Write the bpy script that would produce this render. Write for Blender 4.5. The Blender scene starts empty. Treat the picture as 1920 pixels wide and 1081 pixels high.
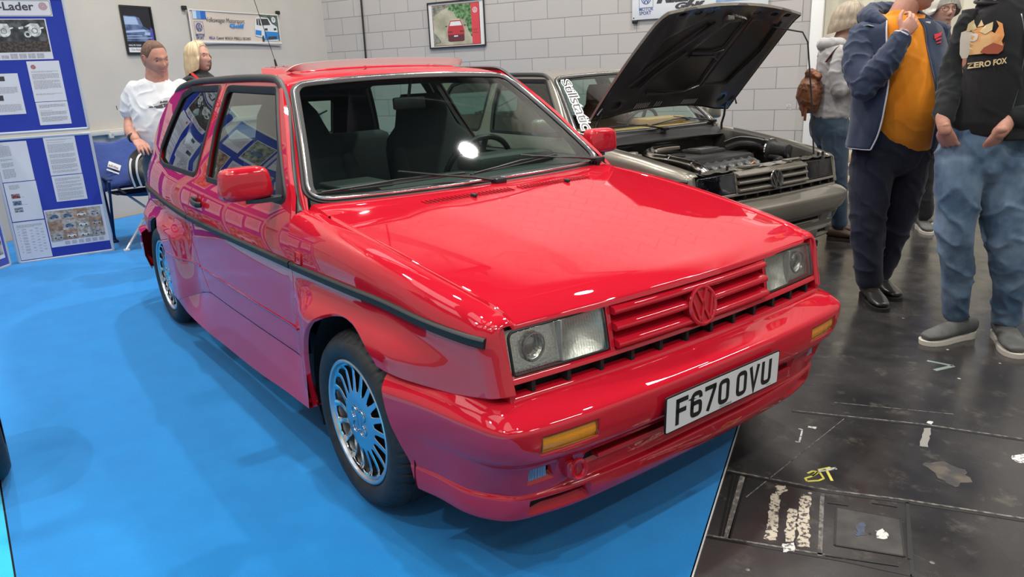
# camera pose, from measurements on the photograph
CAMF=1371.9865
CAMR=((0.6053,0.7948,-0.0426),(0.2010,-0.2044,-0.9580),(-0.7702,0.5714,-0.2835))
CAMC=(1.9879,-1.6471,1.3276)
WORLD_S=.40
LAMPS=[(-1.1,3.9,230,.42),(-4.4,1.9,190,.2),(-4.9,-1.6,140,.2),(-1.1,-.3,120,.2),(3.,3.9,120,.2),(3.,-.3,90,.2),(-5.2,-4.4,120,.2),(-1.1,-4.6,110,.2),(3,-4.6,80,.2)]
STRIPS=[(1.1,6.0,55),(2.9,7.7,55),(6.2,3.6,80),(9.5,2,70),(6.2,-1,70)]
PANEL_GLOW=1.1
import bpy, bmesh, math, random
from mathutils import Vector, Matrix, Euler, noise
from mathutils.geometry import delaunay_2d_cdt
random.seed(7)
PI=math.pi
scn=bpy.context.scene
COL=scn.collection
# ---------------------------------------------------------------- camera
cam_d=bpy.data.cameras.new('camera'); cam=bpy.data.objects.new('camera',cam_d); COL.objects.link(cam)
cam_d.sensor_fit='HORIZONTAL'; cam_d.sensor_width=36.0; cam_d.lens=CAMF/1920*36; cam_d.clip_end=200; cam_d.clip_start=.02
_X,_Y,_Z=CAMR
_M=Matrix(((_X[0],-_Y[0],-_Z[0],CAMC[0]),(_X[1],-_Y[1],-_Z[1],CAMC[1]),(_X[2],-_Y[2],-_Z[2],CAMC[2]),(0,0,0,1)))
cam.matrix_world=_M
scn.camera=cam
# ---------------------------------------------------------------- colour management
scn.view_settings.view_transform='Standard'; scn.view_settings.look='None'
scn.view_settings.gamma=1; scn.view_settings.use_curve_mapping=False
scn.view_settings.exposure=0.27
# ---------------------------------------------------------------- world: even light of the big hall
w=bpy.data.worlds.new('hall_light'); scn.world=w; w.use_nodes=True
w.node_tree.nodes['Background'].inputs[0].default_value=(1,.975,.94,1)
w.node_tree.nodes['Background'].inputs[1].default_value=WORLD_S
# ---------------------------------------------------------------- hall lamps: rows of high-bay discs under the roof
def hall_lamp(x,y,z,e,size=.5):
    l=bpy.data.lights.new('hall_lamp','AREA'); l.shape='DISK'; l.size=size; l.energy=e; l.color=(1,.97,.93)
    o=bpy.data.objects.new('hall_lamp',l); COL.objects.link(o); o.location=(x,y,z); return o
for (x,y,e,r_) in LAMPS: hall_lamp(x,y,6.9,e,r_)
for (x,y,e) in STRIPS:
    o=hall_lamp(x,y,6.9,e); o.data.shape='RECTANGLE'; o.data.size=.22; o.data.size_y=1.6
# ---------------------------------------------------------------- helpers
def lnk(o,parent=None):
    COL.objects.link(o)
    if parent is not None: o.parent=parent
    return o
def tag(o,label=None,cat=None,group=None,kind=None):
    if label: o['label']=label
    if cat: o['category']=cat
    if group: o['group']=group
    if kind: o['kind']=kind
    return o
def empty(name,loc=(0,0,0),rz=0,label=None,cat=None,group=None):
    o=bpy.data.objects.new(name,None); o.empty_display_size=.1; COL.objects.link(o); o.location=loc; o.rotation_euler=(0,0,rz)
    return tag(o,label,cat,group)
def mesh(name,vs,fs,m=None,parent=None,smooth=True,angle=None):
    me=bpy.data.meshes.new(name); me.from_pydata([tuple(v) for v in vs],[],[tuple(f) for f in fs]); me.validate(); me.update()
    if m is not None:
        for q in (m if isinstance(m,(list,tuple)) else [m]): me.materials.append(q)
    if smooth:
        for p in me.polygons: p.use_smooth=True
        if angle is not None: me.set_sharp_from_angle(angle=math.radians(angle))
    o=bpy.data.objects.new(name,me); lnk(o,parent); return o
class MB:
    "collects shapes into one mesh"
    def __init__(s): s.v=[]; s.f=[]; s.mi=[]
    def add(s,vs,fs,mi=0,M=None):
        b=len(s.v)
        s.v+=[tuple(M@Vector(v)) if M is not None else tuple(v) for v in vs]
        s.f+=[tuple(i+b for i in f) for f in fs]; s.mi+=[mi]*len(fs); return s
    def box(s,c,d,mi=0,M=None,bev=0,rz=0):
        x,y,z=[q/2 for q in d]; b=min(bev,x*.99,y*.99,z*.99)
        if b<=0:
            vs=[(i*x,j*y,k*z) for k in(-1,1) for j in(-1,1) for i in(-1,1)]
            fs=[(0,2,3,1),(4,5,7,6),(0,1,5,4),(2,6,7,3),(0,4,6,2),(1,3,7,5)]
        else:
            bm=bmesh.new(); bmesh.ops.create_cube(bm,size=2)
            for v in bm.verts: v.co=Vector((v.co.x*x,v.co.y*y,v.co.z*z))
            bmesh.ops.bevel(bm,geom=list(bm.edges),offset=b,segments=2,affect='EDGES',profile=.5)
            bm.verts.index_update(); vs=[v.co.copy() for v in bm.verts]; fs=[[v.index for v in f.verts] for f in bm.faces]; bm.free()
        R=Matrix.Translation(c)@Matrix.Rotation(rz,4,'Z')
        if M is not None: R=M@R
        return s.add(vs,fs,mi,R)
    def tube(s,pts,r,n=10,mi=0,closed=False,caps=True,M=None,up=None):
        vs,fs=tube_geo(pts,r,n,closed,caps,up); return s.add(vs,fs,mi,M)
    def build(s,name,m,parent=None,angle=40,smooth=True):
        o=mesh(name,s.v,s.f,m,parent,smooth,angle)
        if isinstance(m,(list,tuple)) and len(m)>1:
            for p,i in zip(o.data.polygons,s.mi): p.material_index=i
        return o
def frames(pts,closed=False,up=None):
    P=[Vector(p) for p in pts]; n=len(P); out=[]; u=Vector(up) if up is not None else None; prev=None
    for i in range(n):
        if closed: t=P[(i+1)%n]-P[i-1]
        else: t=P[min(i+1,n-1)]-P[max(i-1,0)]
        t=t.normalized() if t.length>1e-9 else Vector((0,0,1))
        if u is not None: a=u-t*u.dot(t)
        elif prev is None:
            a=Vector((0,0,1)); a=a-t*a.dot(t)
            if a.length<.1: a=Vector((1,0,0))-t*t.x
        else: a=prev-t*prev.dot(t)
        if a.length<1e-6: a=t.orthogonal()
        a.normalize(); prev=a; out.append((P[i],t,a,t.cross(a)))
    return out
def tube_geo(pts,r,n=10,closed=False,caps=True,up=None):
    fr=frames(pts,closed,up); vs=[]; fs=[]; k=len(fr)
    for i,(p,t,a,b) in enumerate(fr):
        ri=r[i] if isinstance(r,list) else r
        ra,rb=(ri if isinstance(ri,(list,tuple)) else (ri,ri))
        for j in range(n):
            th=2*PI*j/n; vs.append(p+a*math.cos(th)*ra+b*math.sin(th)*rb)
    for i in range(k if closed else k-1):
        for j in range(n):
            q=(i+1)%k; fs.append((i*n+j,i*n+(j+1)%n,q*n+(j+1)%n,q*n+j))
    if caps and not closed:
        fs.append(tuple(range(n-1,-1,-1))); fs.append(tuple((k-1)*n+j for j in range(n)))
    return vs,fs
def sweep_geo(path,prof,closed=False,up=(0,0,1),pclosed=True,caps=True):
    "prof: list of (a,b) in the frame (a along side vector, b along up)"
    fr=frames(path,closed,up); vs=[]; fs=[]; n=len(prof); k=len(fr)
    for p,t,a,b in fr:
        for (x,y) in prof: vs.append(p+b*x+a*y)
    for i in range(k if closed else k-1):
        q=(i+1)%k
        for j in range(n if pclosed else n-1):
            fs.append((i*n+j,q*n+j,q*n+(j+1)%n,i*n+(j+1)%n))
    if caps and not closed and pclosed:
        fs.append(tuple(range(n))); fs.append(tuple((k-1)*n+j for j in range(n-1,-1,-1)))
    return vs,fs
def lathe(prof,n=48,axis='y'):
    "prof: (r,h)"
    vs=[];fs=[];k=len(prof)
    for i in range(n):
        c,s_=math.cos(2*PI*i/n),math.sin(2*PI*i/n)
        for r,h in prof:
            vs.append((r*c,h,r*s_) if axis=='y' else ((r*c,r*s_,h) if axis=='z' else (h,r*c,r*s_)))
    for i in range(n):
        q=(i+1)%n
        for j in range(k-1): fs.append((i*k+j,q*k+j,q*k+j+1,i*k+j+1))
    return vs,fs
def grid(fn,nu,nv):
    vs=[fn(i/nu,j/nv) for j in range(nv+1) for i in range(nu+1)]
    fs=[(j*(nu+1)+i,j*(nu+1)+i+1,(j+1)*(nu+1)+i+1,(j+1)*(nu+1)+i) for j in range(nv) for i in range(nu)]
    return vs,fs
def fillet(poly,r,seg=6):
    "round corners; r number or list"
    out=[];n=len(poly)
    for i in range(n):
        p=Vector(poly[i]);a=Vector(poly[i-1]);b=Vector(poly[(i+1)%n]); ri=r[i] if isinstance(r,list) else r
        da=(a-p);db=(b-p)
        if ri<=0 or da.length<1e-6 or db.length<1e-6: out.append(tuple(p)); continue
        ang=da.angle(db)
        if ang>PI-.05: out.append(tuple(p)); continue
        d=min(ri/math.tan(ang/2),da.length*.48,db.length*.48)
        p0=p+da.normalized()*d;p1=p+db.normalized()*d
        for k in range(seg+1):
            t=k/seg; q=p0*(1-t)**2+p*2*t*(1-t)+p1*t*t; out.append(tuple(q))
    return out
def dens(poly,s):
    out=[];n=len(poly)
    for i in range(n):
        a=Vector(poly[i]);b=Vector(poly[(i+1)%n]);L=(b-a).length
        if L<1e-7: continue
        k=max(1,int(math.ceil(L/s)))
        for j in range(k): out.append(tuple(a.lerp(b,j/k)))
    return out
def area2(p): return sum(p[i-1][0]*p[i][1]-p[i][0]*p[i-1][1] for i in range(len(p)))
def inset(poly,d):
    "inset a counter clockwise polygon to its left side by d"
    n=len(poly);out=[]
    for i in range(n):
        p=Vector(poly[i]);a=Vector(poly[i-1]);b=Vector(poly[(i+1)%n])
        e=(b-a)
        if e.length<1e-9: out.append(tuple(p)); continue
        e.normalize(); out.append((p.x-e.y*d,p.y+e.x*d))
    return out
def pip(x,y,poly):
    c=False;n=len(poly);j=n-1
    for i in range(n):
        xi,yi=poly[i];xj,yj=poly[j]
        if (yi>y)!=(yj>y) and x<(xj-xi)*(y-yi)/(yj-yi)+xi: c=not c
        j=i
    return c
def segd(x,y,poly):
    best=1e9;n=len(poly)
    for i in range(n):
        x0,y0=poly[i-1];x1,y1=poly[i];dx,dy=x1-x0,y1-y0;L=dx*dx+dy*dy
        t=0 if L<1e-12 else max(0,min(1,((x-x0)*dx+(y-y0)*dy)/L))
        q=(x-x0-t*dx)**2+(y-y0-t*dy)**2
        if q<best: best=q
    return math.sqrt(best)
def panel_geo(poly,holes,fn,s=.03,lip=.0035,drop=.003,t=.014,es=None,flip=False,extra=None,holerim=True):
    """trimmed curved panel: 2D outline + holes, mapped by fn(u,v)->3D; edges roll inward, rim of depth t"""
    es=es or s*.6
    loops=[]
    P=dens(poly,es)
    if area2(P)<0: P=P[::-1]
    loops.append(P)
    for h in holes:
        h=dens(h,es)
        if area2(h)>0: h=h[::-1]
        loops.append(h)
    v2=[];edges=[];ring=[]
    for lp in loops:
        b=len(v2);v2+=lp;n=len(lp);edges+=[(b+i,b+(i+1)%n) for i in range(n)];ring.append((b,n))
    ins=[]
    if lip>0:
        for lp in loops:
            q=inset(lp,lip)
            for p in q: ins.append(p)
        for p in ins: v2.append(p)
    xs=[p[0] for p in P];ys=[p[1] for p in P]
    x=min(xs);row=0
    allp=[p for lp in loops for p in lp]
    # interior points on a lattice, cheap distance test with a hash
    H={}
    for p in v2: H.setdefault((int(math.floor(p[0]/s)),int(math.floor(p[1]/s))),[]).append(p)
    y=min(ys)
    j=0
    while y<max(ys):
        x=min(xs)+(s/2 if j%2 else 0)
        while x<max(xs):
            if pip(x,y,loops[0]) and not any(pip(x,y,h) for h in loops[1:]):
                cx,cy=int(math.floor(x/s)),int(math.floor(y/s)); ok=True
                for a in(-1,0,1):
                    for b in(-1,0,1):
                        for p in H.get((cx+a,cy+b),()):
                            if (p[0]-x)**2+(p[1]-y)**2<(.45*s)**2: ok=False
                if ok: v2.append((x,y))
            x+=s
        y+=s*.87;j+=1
    if extra: v2+=[p for p in extra if pip(p[0],p[1],loops[0]) and not any(pip(p[0],p[1],h) for h in loops[1:])]
    r=delaunay_2d_cdt([Vector(p) for p in v2],edges,[],0,1e-6)
    vo,fo,vmap=r[0],r[2],r[3]
    org={}
    for i,l in enumerate(vmap):
        for k in l: org[k]=i
    fs=[]
    for f in fo:
        c=(vo[f[0]]+vo[f[1]]+vo[f[2]])/3
        if pip(c.x,c.y,loops[0]) and not any(pip(c.x,c.y,h) for h in loops[1:]): fs.append(tuple(f))
    def nrm(u,v):
        e=1e-3; a=Vector(fn(u+e,v))-Vector(fn(u-e,v)); b=Vector(fn(u,v+e))-Vector(fn(u,v-e)); n=a.cross(b)
        return n.normalized() if n.length>0 else Vector((0,0,1))
    vs=[Vector(fn(p.x,p.y)) for p in vo]
    sg=-1 if flip else 1
    ns=[nrm(p.x,p.y)*sg for p in vo]
    bn={}
    for (b,n) in ring:
        for i in range(b,b+n):
            k=org.get(i)
            if k is None: continue
            bn[k]=nrm(*v2[i])*sg
    for k,nn in bn.items(): vs[k]=vs[k]-nn*drop
    if flip: fs=[f[::-1] for f in fs]
    for (b,n) in ring:
        ids=[org[i] for i in range(b,b+n)]
        base=len(vs)
        for j,k in enumerate(ids):
            if lip>0:
                a=Vector(v2[b+(j-1)%n]); c=Vector(v2[b+(j+1)%n]); e=c-a
                if e.length>1e-9:
                    e.normalize(); q=v2[b+j]; h=1e-3; od=(Vector(fn(q[0]+e.y*h,q[1]-e.x*h))-Vector(fn(q[0]-e.y*h,q[1]+e.x*h)))
                    if od.length>0: ns[k]=(bn[k]+od.normalized()*.75).normalized()
        for j,k in enumerate(ids): vs.append(vs[k]-bn[k]*t); ns.append(ns[k])
        for i in range(n):
            q=(i+1)%n; f=(ids[i],base+i,base+q,ids[q])
            fs.append(f if not flip else f[::-1])
    PN['n']=ns
    return vs,fs
PN={}
def panel(name,poly,holes,fn,m,parent,**k):
    vs,fs=panel_geo(poly,holes,fn,**k); ns=PN['n']; nv=len(vs)
    o=mesh(name,vs,fs,m,parent,True)
    if len(o.data.vertices)==nv: o.data.normals_split_custom_set_from_vertices([tuple(n) for n in ns])
    return o
def evalmesh(o):
    dg=bpy.context.evaluated_depsgraph_get(); dg.update(); return bpy.data.meshes.new_from_object(o.evaluated_get(dg))
def text_geo(s,size=1,depth=.0,bold=0,shear=0,align='LEFT',space=1):
    cu=bpy.data.curves.new('t','FONT'); cu.body=s; cu.size=size; cu.extrude=depth; cu.offset=bold; cu.shear=shear; cu.align_x=align; cu.space_character=space; cu.resolution_u=3
    o=bpy.data.objects.new('t',cu); COL.objects.link(o); me=evalmesh(o)
    vs=[v.co.copy() for v in me.vertices]; fs=[tuple(p.vertices) for p in me.polygons]
    bpy.data.objects.remove(o); bpy.data.curves.remove(cu); bpy.data.meshes.remove(me); return vs,fs
def stroke_geo(pts,w,closed=False):
    "flat ribbon along a 2D polyline with mitred joints"
    P=[Vector((p[0],p[1])) for p in pts];n=len(P);L=[];R=[]
    for i in range(n):
        a=P[i-1] if (i>0 or closed) else None; b=P[(i+1)%n] if (i<n-1 or closed) else None
        d1=(P[i]-a).normalized() if a is not None else None; d2=(b-P[i]).normalized() if b is not None else None
        d1=d1 or d2; d2=d2 or d1
        n1=Vector((-d1.y,d1.x));n2=Vector((-d2.y,d2.x)); m=(n1+n2)
        if m.length<1e-3: m=n1
        m.normalize(); k=w/2/max(.35,m.dot(n1)); L.append(P[i]+m*k);R.append(P[i]-m*k)
    vs=[(p.x,p.y,0) for p in L]+[(p.x,p.y,0) for p in R]
    fs=[(i,i+n,(i+1)%n+n,(i+1)%n) for i in range(n if closed else n-1)]
    return vs,fs
def arc(cx,cy,r,a0,a1,n=12,ry=None):
    ry=ry or r
    return [(cx+r*math.cos(math.radians(a0+(a1-a0)*i/n)),cy+ry*math.sin(math.radians(a0+(a1-a0)*i/n))) for i in range(n+1)]
# ---------------------------------------------------------------- materials
MATS={}
def mat(name,col,rough=.5,metal=0,coat=0,spec=.5,trans=0,emit=None,bump=None,noise_col=None,coatr=.03,sheen=0,ior=None):
    if name in MATS: return MATS[name]
    m=bpy.data.materials.new(name); m.use_nodes=True; nt=m.node_tree; b=nt.nodes['Principled BSDF']
    b.inputs['Base Color'].default_value=(*col,1); b.inputs['Roughness'].default_value=rough; b.inputs['Metallic'].default_value=metal
    b.inputs['Coat Weight'].default_value=coat; b.inputs['Coat Roughness'].default_value=coatr; b.inputs['Specular IOR Level'].default_value=spec
    b.inputs['Transmission Weight'].default_value=trans
    if sheen: b.inputs['Sheen Weight'].default_value=sheen
    if ior: b.inputs['IOR'].default_value=ior
    if emit: b.inputs['Emission Color'].default_value=(*emit[0],1); b.inputs['Emission Strength'].default_value=emit[1]
    if noise_col or bump:
        tc=nt.nodes.new('ShaderNodeTexCoord')
    if noise_col:  # (scale, other colour, lo, hi, detail)
        sc,c2,lo,hi=noise_col[:4]
        n=nt.nodes.new('ShaderNodeTexNoise'); n.inputs['Scale'].default_value=sc; n.inputs['Detail'].default_value=6
        nt.links.new(tc.outputs['Object'],n.inputs['Vector'])
        r=nt.nodes.new('ShaderNodeMapRange'); r.inputs[1].default_value=lo; r.inputs[2].default_value=hi; nt.links.new(n.outputs[0],r.inputs[0])
        mx=nt.nodes.new('ShaderNodeMix'); mx.data_type='RGBA'; mx.inputs[6].default_value=(*col,1); mx.inputs[7].default_value=(*c2,1)
        nt.links.new(r.outputs[0],mx.inputs[0]); nt.links.new(mx.outputs[2],b.inputs['Base Color'])
    if bump: # (scale,strength,distance)
        n=nt.nodes.new('ShaderNodeTexNoise'); n.inputs['Scale'].default_value=bump[0]; n.inputs['Detail'].default_value=4
        nt.links.new(tc.outputs['Object'],n.inputs['Vector'])
        bp=nt.nodes.new('ShaderNodeBump'); bp.inputs['Strength'].default_value=bump[1]; bp.inputs['Distance'].default_value=bump[2]
        nt.links.new(n.outputs[0],bp.inputs['Height']); nt.links.new(bp.outputs[0],b.inputs['Normal'])
    MATS[name]=m; return m
def glass(name,tint=(.72,.85,.80),refl=1.0,ior=1.5,rough=.0):
    if name in MATS: return MATS[name]
    m=bpy.data.materials.new(name); m.use_nodes=True; nt=m.node_tree; nt.nodes.clear()
    o=nt.nodes.new('ShaderNodeOutputMaterial'); mx=nt.nodes.new('ShaderNodeMixShader'); t=nt.nodes.new('ShaderNodeBsdfTransparent'); g=nt.nodes.new('ShaderNodeBsdfGlossy'); lw=nt.nodes.new('ShaderNodeLayerWeight'); lw.inputs[0].default_value=.5
    pw=nt.nodes.new('ShaderNodeMath'); pw.operation='POWER'; pw.inputs[1].default_value=5; nt.links.new(lw.outputs['Facing'],pw.inputs[0])
    fr=nt.nodes.new('ShaderNodeMath'); fr.operation='MULTIPLY_ADD'; f0=((ior-1)/(ior+1))**2*1.8; fr.inputs[1].default_value=1-f0; fr.inputs[2].default_value=f0; nt.links.new(pw.outputs[0],fr.inputs[0])
    t.inputs[0].default_value=(*tint,1); g.inputs['Roughness'].default_value=rough; g.inputs[0].default_value=(refl,refl,refl,1)
    nt.links.new(fr.outputs[0],mx.inputs[0]); nt.links.new(t.outputs[0],mx.inputs[1]); nt.links.new(g.outputs[0],mx.inputs[2]); nt.links.new(mx.outputs[0],o.inputs[0])
    MATS[name]=m; return m
import math
def lerp(a,b,t): return a+(b-a)*t
def sst(a,b,x):
    t=max(0.,min(1.,(x-a)/(b-a))); return t*t*(3-2*t)
def interp(pts,x):
    # smooth monotone (Fritsch-Carlson) cubic through sorted points
    n=len(pts)
    if x<=pts[0][0]: return pts[0][1]
    if x>=pts[-1][0]: return pts[-1][1]
    d=[(pts[i+1][1]-pts[i][1])/(pts[i+1][0]-pts[i][0]) for i in range(n-1)]
    m=[d[0]]+[0 if d[i-1]*d[i]<=0 else 2*d[i-1]*d[i]/(d[i-1]+d[i]) for i in range(1,n-1)]+[d[-1]]
    for i in range(n-1):
        if x<=pts[i+1][0]:
            h=pts[i+1][0]-pts[i][0]; t=(x-pts[i][0])/h
            return (pts[i][1]*(2*t**3-3*t*t+1)+pts[i+1][1]*(-2*t**3+3*t*t)+h*m[i]*(t**3-2*t*t+t)+h*m[i+1]*(t**3-t*t))
YB=[(-3.2,.62),(-3.08,.695),(-2.9,.742),(-2.6,.772),(-2.2,.795),(-1.2,.812),(-.42,.805),(0,.79),(.3,.765),(.5,.742),(.6,.727),(.75,.70)]
ZT=[(-.5,.912),(-.34,.90),(-.19,.877),(.02,.861),(.2,.829),(.378,.80),(.5,.775),(.612,.752),(.70,.738)]
YG=[(-.5,.697),(-.34,.695),(-.1,.690),(.1,.680),(.3,.668),(.5,.650),(.612,.630),(.7,.62)]
def yb(x): return interp(YB,x)
def zt(x): return .85895-.13613*x-.05936*x*x+.00373*x**3
def yg(x): return .68585-.04059*x-.05367*x*x-.03537*x**3
def flareA(x):
    return .05*sst(-.46,-.22,x)*(1-sst(.25,.62,x))+.052*(1-sst(-2.02,-1.70,x))*sst(-3.2,-2.85,x)
def lower(x,z):
    y=yb(x)+flareA(x)*sst(.70,.60,z) if False else yb(x)+flareA(x)*(1-sst(.585,.70,z))
    y-=.02*(max(0,.42-z)/.16)**2*(1-min(1,flareA(x)/.05))
    return y
def F(x,z):
    "half width of the cabin side, door and quarter"
    if z<.72: return lower(x,z)
    y=yb(x)
    k=.062
    if z<=.94: return y-k*((z-.72)/.22)**2
    t=(z-.94)/(1.345-.94)
    y0=y-k; top=.548-.025*(1-sst(-2.7,-1.9,x))
    return y0+(top-y0)*(t*.82+t*t*.18)
def z0(x): return min(.72, zt(x)-.13)
def wing(x,v):
    "front wing: v<0 is height below the shoulder start, 0..1 runs round the shoulder; returns (y,z)"
    zz=z0(x)
    if v<=0:
        z=zz+v; y=lower(x,z)
    else:
        th=min(v,1)*math.pi/2; e=.62+.20*(1-sst(-.45,-.1,x))
        yb_=lower(x,zz)
        y=yg(x)+(yb_-yg(x))*max(0,math.cos(th))**e; z=zz+(zt(x)-zz)*math.sin(th)**e
    if v>0:
        t=max(0,(x-.492)/.13); z-=.022*t**2.5*min(1,v)
    return y,z
RF=.05
def wingp3(q,v):
    "q: x up to the front rounding, then arc length round the corner; returns (x,y,z)"
    xr=.640-(0 if v>0 else 0); 
    y0,z=wing(min(q,.640),v); xe=.668-(z-.548)*.25; x0=xe-RF
    # stretch so the rounding starts at x0 for every height
    if q<=.5: return q,wing(q,v)[0],wing(q,v)[1]
    t=(q-.5)/.14
    if t<=1:
        x=.5+(x0-.5)*t; y,z=wing(x,v); return x,y,z
    a=min(math.pi/2,(q-.64)/RF); y,z=wing(x0,v); yn=wing(x0-.02,v)[0]; sl=(y-yn)/.02
    k=min(1,max(0,v)); c=1-math.cos(a)
    return x0+RF*math.sin(a),y+sl*RF*math.sin(a)*(1-k)-RF*c*(1-.85*k),z-.030*k*c
def hoodz(x,y):
    a=abs(y)/max(.3,yg(x)); 
    z=zt(x)+.026*(1-a**2.2)
    xl=.684-.066*min(1,abs(y)/.66)**2     # lip
    t=max(0,(x-(xl-.13))/.13)
    z-=.022*t**2.5
    # raised centre field
    z+=.0035*(1-sst(.30,.50,abs(y)+.10*max(0,x)))*(1-sst(.3,.62,x))*sst(-.36,-.26,x)
    return z
# ================================================================ THE HALL
WA=0.456                                  # block wall runs at this angle
WP=Vector((-1.844,6.164,0)); WD=Vector((math.cos(WA),math.sin(WA),0)); WN=Vector((math.sin(WA),-math.cos(WA),0))   # WN points into the room
COR=Vector((-8.408,2.944,0)); LD=Vector((math.sin(WA),-math.cos(WA),0)); LN=WD.copy()    # left wall runs along LD from the corner
def nodes(m): return m.node_tree, m.node_tree.nodes['Principled BSDF']
def block_mat():
    m=mat('painted_block',(.40,.385,.375),rough=.55); nt,b=nodes(m)
    tc=nt.nodes.new('ShaderNodeTexCoord'); sp=nt.nodes.new('ShaderNodeSeparateXYZ'); cb=nt.nodes.new('ShaderNodeCombineXYZ')
    nt.links.new(tc.outputs['Object'],sp.inputs[0]); nt.links.new(sp.outputs[0],cb.inputs[0]); nt.links.new(sp.outputs[2],cb.inputs[1])
    br=nt.nodes.new('ShaderNodeTexBrick'); br.inputs['Scale'].default_value=1; br.inputs['Brick Width'].default_value=.45; br.inputs['Row Height'].default_value=.225
    br.inputs['Mortar Size'].default_value=.0045; br.inputs['Mortar Smooth'].default_value=.3; br.offset=.5
    br.inputs['Color1'].default_value=(.43,.395,.365,1); br.inputs['Color2'].default_value=(.395,.37,.345,1); br.inputs['Mortar'].default_value=(.24,.23,.23,1)
    mp=nt.nodes.new('ShaderNodeMapping'); mp.inputs['Location'].default_value=(3.389,-2.152+.225*12,0); nt.links.new(cb.outputs[0],mp.inputs[0]); nt.links.new(mp.outputs[0],br.inputs[0])
    n=nt.nodes.new('ShaderNodeTexNoise'); n.inputs['Scale'].default_value=90; n.inputs['Detail'].default_value=5; nt.links.new(tc.outputs['Object'],n.inputs[0])
    mx=nt.nodes.new('ShaderNodeMath'); mx.operation='MULTIPLY_ADD'; nt.links.new(br.outputs['Fac'],mx.inputs[0]); mx.inputs[1].default_value=-1.5; 
    ms=nt.nodes.new('ShaderNodeMath'); ms.operation='MULTIPLY'; ms.inputs[1].default_value=.22; nt.links.new(n.outputs[0],ms.inputs[0]); nt.links.new(ms.outputs[0],mx.inputs[2])
    bp=nt.nodes.new('ShaderNodeBump'); bp.inputs['Strength'].default_value=.7; bp.inputs['Distance'].default_value=.006; nt.links.new(mx.outputs[0],bp.inputs['Height'])
    nt.links.new(br.outputs['Color'],b.inputs['Base Color']); nt.links.new(bp.outputs[0],b.inputs['Normal']); return m
def structure(o): return tag(o,kind='structure')
HZ=7.2
# block wall (local x along the wall, local y into the room)
def wall_obj(name,m,x0,x1,z0_,z1,org,ang,thick=.2,holes=None):
    b=MB(); b.box(((x0+x1)/2,thick/2,(z0_+z1)/2),(x1-x0,thick,z1-z0_))
    o=b.build(name,m,None); o.location=org; o.rotation_euler=(0,0,ang); return structure(o)
bm_=block_mat()
u_cor=(COR-WP).dot(WD); u_door=(Vector((-2.582,5.802,0))-WP).dot(WD)
wall_obj('wall_back',bm_,u_cor-.0,u_door,0,HZ,WP,WA)
o=wall_obj('wall_back_upper',bm_,u_door,u_door+3.2,2.6,HZ,WP,WA); o.name='wall_back.001'
wall_obj('wall_back',bm_,u_door+3.2,u_door+12,0,HZ,WP,WA)
plaster=mat('grey_panel_wall',(.49,.455,.40),rough=.6,bump=(25,.05,.002),noise_col=(2.2,(.45,.42,.375),.35,.7))
b=MB(); Lw=9.0
b.box((Lw/2,-.1,HZ/2),(Lw,.2,HZ)); 
o=b.build('wall_left',plaster); o.location=COR; o.rotation_euler=(0,0,WA-PI/2); structure(o)
# rail along the left wall (a steel trunking at waist height) with a joint
b=MB(); b.box((4.6,.03,.905),(8.6,.055,.05),bev=.004); b.box((3.55,.045,.885),(.16,.05,.05),bev=.004); b.box((3.62,.05,.865),(.05,.04,.05),bev=.004)
o=b.build('trim_1',mat('cream_steel',(.50,.49,.45),rough=.4)); o.location=COR; o.rotation_euler=(0,0,WA-PI/2); structure(o)
# hall roof: steel deck and beams, plus glowing panels added for ambient light
deck=mat('roof_deck',(.10,.10,.105),rough=.7)
o=structure(MB().box((-1,0,HZ+.15),(24,22,.1)).build('ceiling',deck))
bmt=mat('roof_steel',(.06,.06,.065),rough=.5)
for i in range(6):
    b=MB(); x=-9+i*3.2
    for z in (HZ-.05,HZ-.75): b.box((x,0,z),(.16,22,.1))
    for k in range(22):
        y=-11+k; b.tube([(x,y,HZ-.75),(x,y+.5,HZ-.05),(x,y+1,HZ-.75)],.035,6)
    structure(b.build('trim_%d'%(i+2),bmt))
panel_glow=mat('roof_light',(.8,.8,.8),emit=((1,.985,.96),PANEL_GLOW))
k=9
for i in range(5):
    for y in (-6.2,-2.2,1.8,5.8,9.2):
        x=-7.4+i*3.2
        if y>0 and x>-6: continue
        structure(MB().box((x,y,HZ+.06),(2.1,2.6,.06)).build('window_%d'%(i*5+int((y+7)/4)+1),panel_glow))  # unseen emissive panels, added as fill and for bonnet reflections
# door opening in the block wall: white frame and cream folding door leaves
wht=mat('white_frame',(.72,.71,.68),rough=.4); crm=mat('cream_door',(.62,.58,.47),rough=.5)
do=empty('door_1',WP,WA); structure(do)
b=MB(); b.box((u_door+.06,-.02,1.3),(.12,.16,2.6),bev=.006); b.box((u_door+3.14,-.02,1.3),(.12,.16,2.6),bev=.006); b.box((u_door+1.6,-.02,2.56),(3.2,.16,.12),bev=.006); b.build('door_frame',wht,do)
b=MB(); n=26; vs=[];
for i in range(n+1):
    x=u_door+.12+(2.96)*i/n; y=.10+(.07 if i%2 else 0)
    vs+= [(x,y,.0),(x,y,2.5)]
fs=[(2*i,2*i+2,2*i+3,2*i+1) for i in range(n)]; b.add(vs,fs)
b.box((u_door+1.6,.2,1.25),(3,.03,2.5)); b.build('door_leaf',crm,do,angle=10)
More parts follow.
